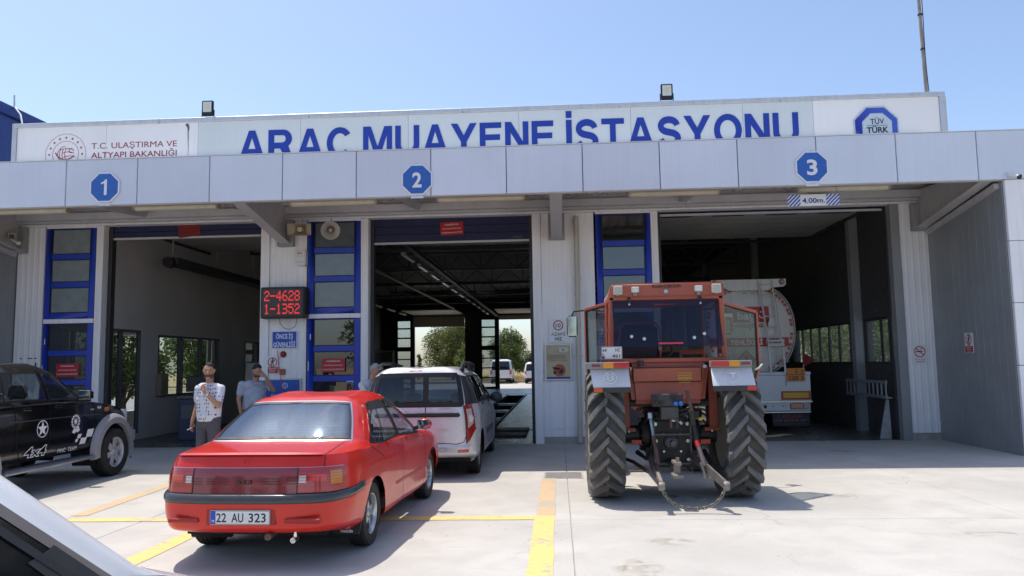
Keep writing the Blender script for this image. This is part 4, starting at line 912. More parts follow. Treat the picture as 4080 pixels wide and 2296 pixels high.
class Loft:
    def __init__(s, ctrl, sr=(), sc_=(), step=.045, bulge=None):
        C = np.asarray(ctrl, float)
        nr = [max(1, int(np.ceil(np.max(np.linalg.norm(C[i+1]-C[i], axis=1))/step))) for i in range(len(C)-1)]
        nr = [min(n, 14) for n in nr]
        nc = [max(1, min(26, int(np.ceil(np.max(np.linalg.norm(C[:,j+1]-C[:,j], axis=1))/step)))) for j in range(C.shape[1]-1)]
        A, s.cp = hermite(C.transpose(1,0,2), set(sc_), nc)
        G, s.rp = hermite(A.transpose(1,0,2), set(sr), nr)
        if bulge:        # window row bowed outwards a little, as real glass is
            for i, rr in enumerate(s.rp):
                t = rr-bulge[0]
                if 0 < t < 1:
                    for j in range(G.shape[1]):
                        i1, i0 = min(i+1, len(s.rp)-1), i-1; j1, j0 = min(j+1, len(s.cp)-1), max(j-1, 0)
                        nn = np.cross(G[i,j1]-G[i,j0], G[i1,j]-G[i0,j]); L_ = np.linalg.norm(nn)
                        if L_ > 1e-9:
                            dv = nn/L_*bulge[1]*4*t*(1-t)
                            if j in (0, G.shape[1]-1): dv[0] = 0
                            A_ = G[i,j]+dv; G[i,j] = A_
        s.G = G
    def pt(s, r, c):
        i = np.interp(r, s.rp, np.arange(len(s.rp))); j = np.interp(c, s.cp, np.arange(len(s.cp)))
        i0 = min(int(i), len(s.rp)-2); j0 = min(int(j), len(s.cp)-2); a = i-i0; b = j-j0; G = s.G
        p = (1-a)*((1-b)*G[i0,j0]+b*G[i0,j0+1])+a*((1-b)*G[i0+1,j0]+b*G[i0+1,j0+1])
        du = G[i0+1,j0]-G[i0,j0]+G[i0+1,j0+1]-G[i0,j0+1]; dv = G[i0,j0+1]-G[i0,j0]+G[i0+1,j0+1]-G[i0+1,j0]
        n = np.cross(dv, du); L_ = np.linalg.norm(n)
        return p, (n/L_ if L_ > 1e-12 else np.array((0,0,1.)))
    def patch(s, r0, r1, c0, c1, off=.004, n=(4,8), mirror=False, r0b=None, r1b=None):
        """conforming sheet over the shell between fractional rows and columns; r0b, r1b = rows at the c1 end"""
        r0b = r0 if r0b is None else r0b; r1b = r1 if r1b is None else r1b; P_ = []
        for i in range(n[0]+1):
            row = []
            for j in range(n[1]+1):
                t = j/n[1]; ra = r0+(r0b-r0)*t; rb = r1+(r1b-r1)*t
                p, nn = s.pt(ra+(rb-ra)*i/n[0], c0+(c1-c0)*t); q = p+nn*off; row.append((-q[0] if mirror else q[0], q[1], q[2]))
            P_.append(row)
        return P_
    def line(s, pts, w=.007, off=.0025, mirror=False):
        """dark gap following (row, col) points"""
        P_ = []
        fine = []
        for (ra, ca), (rb, cb) in zip(pts[:-1], pts[1:]):
            k = 10
            for i in range(k): fine.append((ra+(rb-ra)*i/k, ca+(cb-ca)*i/k))
        fine.append(pts[-1]); q = [s.pt(*f) for f in fine]; L_ = []; R_ = []
        for i, (p, nn) in enumerate(q):
            d = q[min(i+1, len(q)-1)][0]-q[max(i-1, 0)][0]; d = d/(np.linalg.norm(d)+1e-9); t = np.cross(nn, d)*w/2
            for lst, sg_ in ((L_, 1), (R_, -1)):
                v = p+t*sg_+nn*off; lst.append((-v[0] if mirror else v[0], v[1], v[2]))
        return [L_, R_]
def shell(loft, parent, parts, body_mat, arches=(), floor=True, body_name='body', inner=None):
    """parts: list of (name, material, set of (row, col) cells, 'pair' or 'centre'). arches: (y, z, radius)."""
    G = loft.G.copy(); NR, NC = G.shape[:2]; ri = np.floor((loft.rp[:-1]+loft.rp[1:])/2).astype(int); ci = np.floor((loft.cp[:-1]+loft.cp[1:])/2).astype(int)
    owner = {}
    for k, (nm, mt, cells, mode) in enumerate(parts):
        for c in cells: owner[c] = k
    inside = np.zeros((NR, NC), int)-1
    for k, (ya, za, ra) in enumerate(arches):
        dd = (G[:,:,1]-ya)**2+(G[:,:,2]-za)**2; inside[(dd < ra*ra) & (G[:,:,0] > .4)] = k
    quads = {}
    for i in range(NR-1):
        for j in range(NC-1):
            q = [(i,j),(i,j+1),(i+1,j+1),(i+1,j)]
            if all(inside[a] >= 0 for a in q): continue
            quads.setdefault(owner.get((ri[i], ci[j]), -1), []).append(q)
    for a in zip(*np.nonzero(inside >= 0)):
        ya, za, ra = arches[inside[a]]; dy, dz = G[a][1]-ya, G[a][2]-za; L_ = math.hypot(dy, dz) or 1e-6
        if L_ > ra*.55: G[a][1] = ya+dy/L_*ra; G[a][2] = za+dz/L_*ra
    out = {}
    def emit(nm, mt, qs, sides):
        b = MB(); idx = {}
        for sd in sides:
            for q in qs:
                f = []
                for a in q:
                    key = (a, sd)
                    if key not in idx: p = G[a]; idx[key] = len(b.v); b.v.append((float(p[0])*sd, float(p[1]), float(p[2])))
                    f.append(idx[key])
                b.f.append(tuple(f) if sd > 0 else tuple(reversed(f)))
        me = bpy.data.meshes.new(nm); me.from_pydata(b.v, [], b.f); bm = bmesh.new(); bm.from_mesh(me); bmesh.ops.remove_doubles(bm, verts=bm.verts, dist=2e-4)
        for f in list(bm.faces):
            if f.calc_area() < 1e-9: bm.faces.remove(f)
        bm.to_mesh(me); bm.free(); smooth_angle(me, 40)
        return link(nm, me, mt, parent)
    for k, qs in quads.items():
        nm, mt, mode = (body_name, body_mat, 'centre') if k < 0 else (parts[k][0], parts[k][1], parts[k][3])
        if mode == 'centre': out.setdefault(nm, []).append(emit(nm, mt, qs, (1, -1)))
        else:
            for sd in (1, -1): out.setdefault(nm, []).append(emit(nm, mt, qs, (sd,)))
    for ya, za, ra in arches:      # dark wheel wells
        for sd in (1, -1):
            w = MB(); P_ = []
            for x in (.78, .40):
                P_.append([(sd*x, ya+ra*1.0*math.cos(t), za+ra*1.0*math.sin(t)) for t in np.linspace(-.5, math.pi+.5, 22)])
            w.grid(P_); c = len(w.v); w.v.append((sd*.40, ya, za)); k0 = 22
            w.f += [(c, k0+i, k0+i+1) for i in range(21)]
            w.build('wheel_well', M('wheel_well_black', (.012,.012,.012), .9), parent)
    return out
def wheel(parent, x, y, r, w, side, rim_r, rim_mat, spokes=5, style='star', tread=True, name='wheel', cap=None):
    """tyre + rim; side = +1 outer face to +x"""
    k = 1.; hw = w/2; s = side
    prof = [(rim_r, -hw*.80),(rim_r+.012,-hw*.95),(r*.86,-hw*1.0),(r*.95,-hw*.93),(r*.99,-hw*.78)]
    if tread:
        for g in (-.45, 0, .45): prof += [(r,hw*(g-.16)),(r-.008,hw*(g-.13)),(r-.008,hw*(g+.13)),(r,hw*(g+.16))] if g != 0 else [(r,-hw*.16),(r-.008,-hw*.13),(r-.008,hw*.13),(r,hw*.16)]
    prof += [(r*.99,hw*.78),(r*.95,hw*.93),(r*.86,hw*1.0),(rim_r+.012,hw*.95),(rim_r,hw*.80)]
    t = MB().lathe(prof, (0,0,0), (1,0,0), 48).build(name, black_rub, parent); t.location = (x, y, r)
    f = MB().lathe([(rim_r,-hw*.8),(rim_r*.97,-hw*.2),(rim_r*.9,s*hw*.2),(rim_r*.92,s*hw*.6),(rim_r*.99,s*hw*.84),(rim_r*1.03,s*hw*.86),(rim_r*1.03,s*hw*.78)], (0,0,0), (1,0,0), 40)
    rm = f.build('rim', rim_mat, t)
    d = MB().cyl((s*hw*.05,0,0),(s*hw*.15,0,0),rim_r*.9,n=32).build('brake_disc', M('dark_hub', (.03,.03,.03), .6, .4), t)
    sp = MB(); xo = s*hw*.62
    for i in range(spokes):
        a = 2*math.pi*i/spokes+.3; ca, sa = math.cos(a), math.sin(a)
        w0, w1 = {'star':(.075,.032),'block':(.060,.075),'thin':(.03,.025)}[style]
        w0 *= rim_r/.17; w1 *= rim_r/.17; ri_ = rim_r*.12; ro = rim_r*.96
        pts = [(ri_, -w0/2), (ro, -w1/2), (ro, w1/2), (ri_, w0/2)]
        v = []
        for dx in (0, -s*.025):
            for rr, ww in pts: v.append((xo+dx-(s*.02*(rr/ro) if style == 'star' else 0), rr*ca-ww*sa, rr*sa+ww*ca))
        sp.add(v, [(0,1,2,3),(7,6,5,4),(0,4,5,1),(1,5,6,2),(2,6,7,3),(3,7,4,0)])
    sp.lathe([(0,xo+s*.012),(rim_r*.2,xo+s*.01),(rim_r*.27,xo),(rim_r*.27,xo-s*.03)], (0,0,0), (1,0,0), 20)
    sp.build('spokes', rim_mat, t, bevel=.003)
    if cap: MB().cyl((xo+s*.005,0,0),(xo+s*.045,0,0),rim_r*.22,rim_r*.18,n=18).build('hub_cap', cap, t)
    return t
rubber_trim = M('window_rubber', (.012,.012,.013), .55)
seat_cloth = M('seat_cloth', (.03,.03,.034), .9, var=.2, scale=20)
def seats(parent, ys, z0=.30, x=.36, h=.62, mat=None, wide=False):
    for y in ys:
        for sx in ((-x, x) if not wide else (0,)):
            w = .25 if not wide else .62
            b = MB().box(sx-w,sx+w,y,y+.48,z0,z0+.20)
            b.build('seat', mat or seat_cloth, parent, bevel=.05, seg=3)
            MB().hexa([(sx-w,y-.06,z0+.15),(sx+w,y-.06,z0+.15),(sx+w,y+.08,z0+.15),(sx-w,y+.08,z0+.15)],[(sx-w*.8,y-.20,z0+h),(sx+w*.8,y-.20,z0+h),(sx+w*.8,y-.09,z0+h),(sx-w*.8,y-.09,z0+h)]).build('seat_back', mat or seat_cloth, parent, bevel=.04, seg=3)
            if not wide: MB().box(sx-.13,sx+.13,y-.23,y-.13,z0+h+.03,z0+h+.22).build('headrest', mat or seat_cloth, parent, bevel=.03, seg=3)
def strip_obj(name, P_, mat, parent): return MB().grid(P_).build(name, mat, parent, fix=False)
def plate(parent, o, w, h, txt, A=(1,0,0), blue=True, lines=None):
    """number plate"""
    A = Vector(A); B_ = Vector((0,0,1)); Nn = A.cross(B_); p = MB().prism(rect(-w/2,w/2,-h/2,h/2,.008), 0, .006, (o, A, B_, Nn)).build('number_plate', M('plate_white', (.68,.69,.70), .4, var=.03), parent)
    MB().prism(rect(-w/2+.003,w/2-.003,-h/2+.003,h/2-.003,.007), .006, .0065, (o, A, B_, Nn)).build('plate_border', black_print, p)
    MB().prism(rect(-w/2+.007,w/2-.007,-h/2+.007,h/2-.007,.005), .0065, .007, (o, A, B_, Nn)).build('plate_face', MATS['plate_white'], p)
    if blue:
        MB().prism(rect(-w/2+.003,-w/2+.047,-h/2+.003,h/2-.003), .007, .0078, (o, A, B_, Nn)).build('plate_band', M('plate_blue', (.01,.07,.42), .4), p)
        text('TR', sign_white, p, Vector(o)+A*(-w/2+.026)+B_*(-h/4), w=.026, h=.02, A=A, bold=.02, off=.0082)
    for s_, dx, dz, ww, hh in lines: text(s_, black_print, p, Vector(o)+A*dx+B_*dz, w=ww, h=hh, A=A, bold=.018, off=.0075)
    return p
# ================================================================ red saloon
red = M('red_car_paint', (.60,.018,.008), .35, var=.03, scale=2, coat=.55, spec=.3)
car = empty('red_sedan', (-2.523, 7.22, 0), R(-2.6), 'glossy red four-door saloon seen from behind with black bumper strip', 'car')
y4, y5, y6, y7, y8 = -.40, .0, .98, 1.07, 2.0
rows = []
def row(rear, side, front): rows.append(rear+side+front)
# rear: c0..c3, side: c4..c8, front: c9..c12
row([(0,-.80,.28),(.5,-.80,.28),(.66,-.76,.28),(.70,-.66,.27)], [(.70,-.40,.22),(.70,.0,.20),(.70,.98,.20),(.70,1.07,.20),(.70,2.0,.20)], [(.70,2.75,.22),(.66,3.05,.26),(.42,3.12,.26),(0,3.14,.26)])
row([(0,-.945,.315),(.5,-.925,.315),(.70,-.86,.315),(.775,-.70,.315)], [(.79,-.40,.28),(.795,.0,.225),(.80,.98,.215),(.80,1.07,.215),(.80,2.0,.215)], [(.79,2.75,.28),(.72,3.08,.31),(.46,3.22,.31),(0,3.26,.31)])
row([(0,-.985,.42),(.5,-.962,.42),(.735,-.885,.42),(.81,-.70,.42)], [(.825,-.40,.42),(.83,.0,.40),(.832,.98,.40),(.832,1.07,.40),(.832,2.0,.40)], [(.825,2.75,.42),(.76,3.12,.42),(.48,3.27,.42),(0,3.30,.42)])
row([(0,-.995,.535),(.5,-.972,.535),(.745,-.89,.535),(.82,-.70,.54)], [(.836,-.40,.56),(.836,.0,.56),(.837,.98,.56),(.837,1.07,.56),(.837,2.0,.55)], [(.83,2.75,.55),(.765,3.12,.54),(.48,3.27,.54),(0,3.30,.54)])
row([(0,-.955,.612),(.5,-.935,.612),(.73,-.86,.612),(.808,-.69,.615)], [(.832,-.40,.64),(.835,.0,.64),(.837,.98,.64),(.837,1.07,.64),(.837,2.0,.63)], [(.825,2.75,.62),(.755,3.10,.60),(.475,3.24,.60),(0,3.27,.60)])
row([(0,-.925,.812),(.5,-.905,.812),(.71,-.835,.81),(.785,-.67,.805)], [(.815,-.40,.80),(.822,.0,.80),(.825,.98,.795),(.825,1.07,.795),(.822,2.0,.775)], [(.805,2.75,.745),(.735,3.05,.71),(.46,3.18,.70),(0,3.21,.70)])
row([(0,-.885,.915),(.5,-.865,.912),(.68,-.80,.905),(.735,-.66,.90)], [(.778,-.38,.90),(.795,.0,.895),(.80,.98,.875),(.80,1.07,.872),(.79,2.0,.845)], [(.76,2.7,.80),(.69,2.95,.765),(.43,3.05,.755),(0,3.08,.755)])
row([(0,-.24,.965),(.5,-.225,.962),(.655,-.17,.958),(.705,-.12,.95)], [(.735,-.07,.935),(.762,.03,.915),(.778,.98,.892),(.778,1.07,.889),(.755,1.98,.862)], [(.70,2.07,.868),(.62,2.13,.872),(.38,2.22,.885),(0,2.26,.89)])
row([(0,.29,1.300),(.38,.30,1.293),(.485,.325,1.282),(.525,.37,1.272)], [(.548,.43,1.266),(.566,.53,1.262),(.585,.96,1.272),(.586,1.04,1.272),(.565,1.34,1.262)], [(.535,1.40,1.262),(.47,1.45,1.268),(.3,1.50,1.278),(0,1.52,1.282)])
row([(0,.38,1.330),(.36,.39,1.323),(.455,.41,1.313),(.485,.45,1.306)], [(.505,.51,1.302),(.52,.60,1.30),(.54,.96,1.312),(.54,1.04,1.312),(.52,1.28,1.302)], [(.49,1.32,1.302),(.43,1.36,1.305),(.28,1.40,1.312),(0,1.42,1.315)])
row([(0,.50,1.348),(.0,.54,1.350),(.0,.60,1.352),(.0,.66,1.354)], [(.0,.78,1.356),(.0,.82,1.358),(.0,.98,1.360),(.0,1.06,1.360),(.0,1.2,1.352)], [(.0,1.24,1.350),(.0,1.28,1.347),(.0,1.31,1.344),(.0,1.33,1.342)])
for r_ in range(7):      # the tail narrows towards the lamps
    for c_, k_ in ((1,.885),(2,.925),(3,.965)): x_, y_, z_ = rows[r_][c_]; rows[r_][c_] = (x_*k_, y_, z_)
lf = Loft(rows, sr=(3,4,6,7,8), sc_=(), step=.04, bulge=(7,.014))
car_glass = glass('car_glass_smoke', (.13,.17,.23), 1., .05, (.16,.26,.46), ior=2.2, rough=.05, rtint=(.58,.76,1.)); side_glass = glass('car_glass_side', (.72,.76,.76), 1., .02, ior=1.5)
strip_m = M('bumper_strip_black', (.04,.04,.044), .28)
tail_red = M('tail_lamp_red', (.40,.016,.018), .18, coat=1., var=.03); tail_dark = M('tail_panel_dark_red', (.21,.012,.018), .22, coat=1., var=.02)
parts = [('rear_window', car_glass, {(7,0),(7,1)}, 'centre'), ('side_window', side_glass, {(7,5)}, 'pair'), ('side_window', side_glass, {(7,7)}, 'pair'), ('windscreen', side_glass, {(7,9),(7,10),(7,11)}, 'centre'),
    ('light_panel', tail_dark, {(4,0)}, 'centre'), ('tail_lamp', tail_red, {(4,1),(4,2)}, 'pair'), ('bumper_strip', strip_m, {(3,0),(3,1),(3,2)}, 'centre'),
    ('bumper', red, {(r,c) for r in (0,1,2) for c in (0,1,2)}, 'centre'), ('boot_lid', red, {(5,0),(6,0),(5,1),(6,1)}, 'centre'), ('bonnet', red, {(6,9),(6,10),(6,11)}, 'centre')]
po = shell(lf, car, parts, red, arches=((0,.285,.335),(2.5,.285,.335)))
bk = po['tail_lamp']
seam = M('panel_gap', (.02,.004,.004), .8)
for mir in (False, True):
    for pts in ([(4.0,1),(5.0,1)], [(4.0,1.0),(3.98,3.2)], [(5,1.9),(6,2.0),(6.9,1.75)], [(6.98,5.0),(6.3,4.9),(5.4,5.1),(4.6,5.32)], [(1.0,6.5),(3,6.52),(5,6.52),(6.95,6.52)], [(1.05,8.05),(3,8.1),(5,8.1),(6.8,8.02)], [(1.05,5.4),(1.05,8.05)]):
        strip_obj('panel_gap', lf.line(pts, .008, .002, mir), seam, car)
strip_obj('panel_gap', lf.patch(5.0,5.03,0,2.9,.003,(1,14)), chrome, car); strip_obj('panel_gap', lf.patch(5.0,5.03,0,2.9,.003,(1,14),True), chrome, car)
strip_obj('boot_lip', lf.patch(5.93,6.02,0,1.85,.016,(2,16)), red, car); strip_obj('boot_lip', lf.patch(5.93,6.02,0,1.85,.016,(2,16),True), red, car)
strip_obj('lip_seam', lf.line([(5.90,0),(5.90,1.9)], .008, .008), seam, car); strip_obj('lip_seam', lf.line([(5.90,0),(5.90,1.9)], .008, .008, True), seam, car)
# lamp details
amber = M('lamp_amber', (.55,.16,.01), .2, coat=1.); clear_l = M('lamp_clear', (.55,.5,.48), .2, coat=1.); bright_red = M('lamp_bright_red', (.62,.03,.02), .2, coat=1.)
for mir, lamp in ((False, bk[0]), (True, bk[1])):
    strip_obj('reversing_lens', lf.patch(4.40,4.68,1.05,1.28,.004,(3,4),mir), clear_l, lamp)
    strip_obj('brake_lens', lf.patch(4.45,4.72,1.38,1.95,.004,(3,6),mir), bright_red, lamp)
    strip_obj('indicator_lens', lf.patch(4.30,4.86,2.12,2.72,.005,(4,6),mir), amber, lamp)
    for q in (4.25,4.36,4.48,4.60,4.72,4.84): strip_obj('lens_rib', lf.patch(q,q+.012,1.05,2.95,.0055,(1,14),mir), tail_dark, lamp)
    strip_obj('lamp_gap', lf.line([(4.02,1.0),(4.98,1.0)], .008, .004, mir), black_pl, lamp)
lp = po['light_panel'][0]
for mir in (False, True):
    for q in (4.36,4.46,4.56): strip_obj('panel_rib', lf.patch(q,q+.03,.30,.72,.003,(1,6),mir), M('panel_rib_dark', (.06,.006,.01), .3), lp); strip_obj('panel_rib', lf.patch(q,q+.03,.80,.97,.003,(1,3),mir), MATS['panel_rib_dark'], lp)
text('323', M('dark_badge', (.035,.02,.022), .4), lp, (0,-.955,.705), w=.135, h=.04, bold=.03, off=.004)
pm, pn = lf.pt(5.45, 0)
m = MB(); ringpoly(m, 20, .026, .018, 0, 0, (tuple(pm), (1,0,0), (0,pn[2],-pn[1]) if False else (0,-pn[2]*0+.18,.98), tuple(pn)), .002, .006); m.build('emblem', red, car)
# bumper: recess, plate, rub strip sheen
lic = plate(car, (0,-.998,.434), .50, .112, '', lines=(('22',-.155,0,.085,.075),('AU',-.02,0,.10,.075),('323',.145,0,.145,.075)))
for x0, x1 in ((-.62,-.36),(.36,.66)):
    MB().box(x0,x1,-.99,-.955,.385,.425).build('bumper_vent', M('recess_shade_red', (.34,.012,.012), .4), car, bevel=.01)  # darker red puts the shade of the slots into the colour
MB().box(-.29,.29,-.992,-.95,.372,.498).build('plate_recess', MATS['recess_shade_red'], car, bevel=.008)
# chrome and rubber around the glass
def outline(lf, r0, r1, c0, c1, w, off, mat, name, mirs=(False, True), sides='tblr'):
    for mir in mirs:
        for k, pts in (('b', [(r0,c0),(r0,c1)]), ('t', [(r1,c0),(r1,c1)]), ('l', [(r0,c0),(r1,c0)]), ('r', [(r0,c1),(r1,c1)])):
            if k in sides: strip_obj(name, lf.line(pts, w, off, mir), mat, car)
outline(lf, 7.0, 7.97, 0, 2.0, .016, .006, chrome, 'chrome_trim', sides='btr')
outline(lf, 7.06, 7.93, 0, 1.93, .03, .004, rubber_trim, 'window_seal', sides='btr')
outline(lf, 7.02, 7.95, 5.02, 6.0, .022, .005, rubber_trim, 'window_seal'); outline(lf, 7.02, 7.95, 7.0, 7.97, .022, .005, rubber_trim, 'window_seal')
for mir in (False, True):
    strip_obj('pillar_trim', lf.patch(7.02,7.97,6.0,7.0,.003,(6,2),mir), rubber_trim, car)
    strip_obj('wind_deflector', lf.patch(7.78,8.02,5.05,6.0,.014,(2,6),mir), black_pl, car); strip_obj('wind_deflector', lf.patch(7.78,8.02,7.0,7.95,.014,(2,6),mir), black_pl, car)
    strip_obj('window_bar', lf.line([(7.04,5.36),(7.95,5.45)], .022, .006, mir), rubber_trim, car)
    sd = -1 if mir else 1
    for c in (5.45, 7.18):
        p, nn = lf.pt(5.75, c); MB().box(sd*p[0]-.012,sd*p[0]+.016*sd if sd > 0 else sd*p[0]+.012,p[1],p[1]+.15,p[2]-.022,p[2]+.022).build('door_handle', red, car, bevel=.008, seg=2)
        MB().box(sd*(p[0]+.004)-.006,sd*(p[0]+.004)+.006,p[1]+.02,p[1]+.09,p[2]-.05,p[2]-.024).build('lock', M('dark_red_lock', (.2,.01,.01), .5), car)
    # door mirror
    MB().ell((sd*.90,1.78,.955),(.085,.06,.062),16,10).build('mirror_shell', red, car)
    MB().box(sd*.90-.075,sd*.90+.075,1.715,1.728,.905,1.005).build('mirror_glass', M('mirror_glass', (.5,.52,.54), .05, 1., var=0), car, bevel=.012, seg=2)
    MB().bar((sd*.76,1.80,.90),(sd*.86,1.80,.93),.06,.04).build('mirror_arm', black_pl, car)
    # mud flaps
    for yy, zz in ((-.36,.13),(2.12,.14)):
        MB().hexa([(sd*.66-.10,yy-.02,.175),(sd*.66+.13,yy-.02,.175),(sd*.66+.13,yy-.005,.175),(sd*.66-.10,yy-.005,.175)],[(sd*.62-.13,yy+.03,.34),(sd*.62+.185 if sd>0 else sd*.62+.13,yy+.03,.34),(sd*.62+.185 if sd>0 else sd*.62+.13,yy+.045,.34),(sd*.62-.13 if sd>0 else sd*.62-.185,yy+.045,.34)]).build('mud_flap', black_pl, car)
        text('mazda', sign_white, car, (sd*.68,yy-.018,.205), w=.11, h=.028, bold=.02, off=.003)
    strip_obj('side_moulding', lf.patch(2.2,2.4,5.75,8.0,.004,(1,10),mir), M('red_moulding', (.4,.012,.012), .4), car)
    strip_obj('bumper_wrap', lf.patch(3.02,3.98,3.0,4.12,.004,(3,8),mir,r0b=3.35), strip_m, car)
    P_ = [lf.patch(q,q+.001,0,3.9,.004+.020*math.sin(math.pi*(q-3.05)/.9)**.6 if 3.05 < q < 3.95 else .002,(1,22),mir)[0] for q in (3.05,3.12,3.25,3.5,3.75,3.88,3.95)]; strip_obj('rub_moulding', P_, M('moulding_satin', (.05,.052,.057), .22), car)
silver = M('alloy_silver', (.55,.56,.58), .3, .8, var=.04)
for sd in (1,-1):
    wheel(car, sd*.715, 0, .285, .175, sd, .175, silver, 5, 'star', cap=silver); wheel(car, sd*.715, 2.5, .285, .175, sd, .175, silver, 5, 'star', cap=silver)
seats(car, (1.25,), .26, .36, .56); seats(car, (.42,), .28, 0, .55, wide=True)
MB().box(-.70,.70,1.75,2.15,.55,.86).build('dashboard', M('dash_black', (.025,.025,.026), .7), car, bevel=.05, seg=3)
MB().box(-.64,.64,-.16,.28,.83,.87).build('parcel_shelf', M('shelf_cloth', (.03,.03,.035), .9), car, bevel=.01)
MB().box(-.60,.60,-.7,2.6,.24,.28).build('underbody', MATS['wheel_well_black'], car)
MB().box(-.50,.50,-.85,-.30,.29,.36).build('fuel_tank', MATS['wheel_well_black'], car, bevel=.03)
m = MB(); m.lathe([(.165,-.012),(.178,0),(.165,.012),(.152,0)], (-.36,1.62,.84), (0,-.9,.45), 28, closed=True); m.cyl((-.36,1.62,.84),(-.36,1.85,.72),.02); m.bar((-.36-.15,1.62,.84),(-.36+.15,1.62,.84),.03,.02); m.build('steering_wheel', black_pl, car)
MB().box(-.13,.13,1.36,1.375,1.17,1.23).build('inner_mirror', black_pl, car, bevel=.01)
MB().hexa([(.22,1.36,1.20),(.50,1.36,1.20),(.50,1.37,1.20),(.22,1.37,1.20)],[(.2,1.36,1.27),(.47,1.36,1.27),(.47,1.37,1.27),(.2,1.37,1.27)]).build('sun_visor', M('visor_pale', (.5,.5,.42), .8), car)
for i in range(13):
    q = 7.10+i*.064; 
    for mir in (False, True): strip_obj('heater_wire', lf.patch(q,q+.004,0,1.9,.0015,(1,10),mir), M('heater_wire', (.10,.08,.07), .5, alpha=.22), car)
# pale crescent and star on the glass
def on_glass(poly, mat, nm):
    v = []
    for a, b_ in poly:
        p, nn = lf.pt(7+b_, a); v.append(tuple(p+nn*.003))
    return MB().add(v, [tuple(range(len(v)))]).build(nm, mat, car, smooth=False)
film = M('faded_film', (.45,.5,.55), .6, alpha=.07)
cres = []
for i in range(15): t = R(40+280*i/14); cres.append((.95+.30*math.cos(t), .60+.33*math.sin(t)))
for i in range(15): t = R(320-280*i/14); cres.append((1.03+.235*math.cos(t), .60+.26*math.sin(t)))
on_glass(cres[:15]+cres[15:], film, 'crescent_decal'); on_glass([(1.42+a, .66+b_*1.2) for a, b_ in star(5,.10,.04)], film, 'star_decal')
MB().box(.46,.59,.40,.405,1.20,1.245).build('toll_tag', M('tag_pale', (.6,.62,.55), .5), car, bevel=.005)
# exhaust, tow eye
MB().cyl((.22,-.97,.275),(.20,-.72,.285),.028,.026,14).build('exhaust', rust, car)
m = MB(); m.cyl((.42,-.95,.245),(.42,-.86,.245),.022,n=14); m.cyl((.42,-.90,.245),(.42,-.90,.31),.012,n=10); m.build('tow_ball_lamp', chrome, car)
MB().cyl((.42,-.956,.245),(.42,-.95,.245),.018,n=14).build('lamp_lens', clear_l, car)
# ================================================================ silver estate behind the saloon
slv = M('silver_car_paint', (.64,.64,.68), .3, .25, var=.03, coat=.6)
wag = empty('silver_estate_car', (-2.035, 11.86, 0), R(.6), 'silver estate with roof rails and twin rear doors entering bay two', 'car')
rows = []
def row(rear, side, front): rows.append(rear+side+front)
row([(0,-.62,.30),(.4,-.62,.30),(.66,-.60,.30),(.72,-.50,.28)], [(.72,-.40,.24),(.72,.0,.22),(.72,1.0,.22),(.72,1.1,.22),(.72,2.1,.22)], [(.72,3.1,.25),(.68,3.42,.28),(.42,3.5,.28),(0,3.52,.28)])
row([(0,-.735,.335),(.4,-.725,.335),(.70,-.68,.335),(.81,-.56,.335)], [(.83,-.40,.31),(.835,.0,.27),(.84,1.0,.25),(.84,1.1,.25),(.84,2.1,.25)], [(.83,3.1,.3),(.76,3.48,.32),(.46,3.62,.32),(0,3.66,.32)])
row([(0,-.765,.46),(.4,-.752,.46),(.715,-.70,.46),(.835,-.56,.46)], [(.86,-.40,.46),(.868,.0,.46),(.87,1.0,.46),(.87,1.1,.46),(.868,2.1,.46)], [(.855,3.1,.46),(.79,3.5,.46),(.48,3.66,.46),(0,3.7,.46)])
row([(0,-.752,.50),(.4,-.74,.50),(.70,-.69,.50),(.828,-.56,.70)], [(.858,-.40,.74),(.867,.0,.74),(.87,1.0,.74),(.87,1.1,.74),(.867,2.1,.72)], [(.85,3.1,.68),(.785,3.48,.62),(.475,3.63,.58),(0,3.66,.58)])
row([(0,-.735,.94),(.4,-.725,.94),(.675,-.68,.94),(.795,-.56,.95)], [(.835,-.40,.955),(.848,.0,.955),(.853,1.0,.95),(.853,1.1,.95),(.845,2.1,.94)], [(.80,3.0,.86),(.72,3.32,.80),(.44,3.46,.78),(0,3.49,.78)])
row([(0,-.725,1.045),(.4,-.715,1.045),(.655,-.675,1.045),(.765,-.56,1.06)], [(.81,-.40,1.06),(.828,.0,1.055),(.835,1.0,1.04),(.835,1.1,1.038),(.815,2.02,1.01)], [(.75,2.12,1.0),(.66,2.2,1.0),(.42,2.32,1.005),(0,2.36,1.01)])
row([(0,-.64,1.495),(.4,-.63,1.495),(.575,-.60,1.49),(.645,-.52,1.475)], [(.668,-.38,1.47),(.68,.0,1.47),(.69,1.0,1.465),(.69,1.1,1.462),(.655,1.42,1.43)], [(.61,1.5,1.43),(.53,1.58,1.435),(.34,1.66,1.45),(0,1.68,1.455)])
row([(0,-.585,1.565),(.36,-.575,1.56),(.515,-.55,1.55),(.575,-.48,1.538)], [(.60,-.36,1.53),(.61,.0,1.53),(.62,1.0,1.52),(.62,1.1,1.515),(.59,1.36,1.475)], [(.55,1.42,1.475),(.48,1.49,1.48),(.3,1.55,1.49),(0,1.57,1.495)])
row([(0,-.50,1.59),(.0,-.45,1.592),(.0,-.38,1.594),(.0,-.3,1.596)], [(.0,-.2,1.598),(.0,.0,1.60),(.0,.8,1.585),(.0,.9,1.58),(.0,1.2,1.545)], [(.0,1.25,1.54),(.0,1.32,1.535),(.0,1.4,1.525),(.0,1.45,1.515)])
lw = Loft(rows, sr=(2,3,5,6), step=.045, bulge=(5,.014))
dark_glass = glass('car_glass_dark', (.12,.135,.16), 1., .05, (.14,.17,.25), ior=1.6)
tail2 = M('estate_tail_red', (.30,.012,.014), .2, coat=1.)
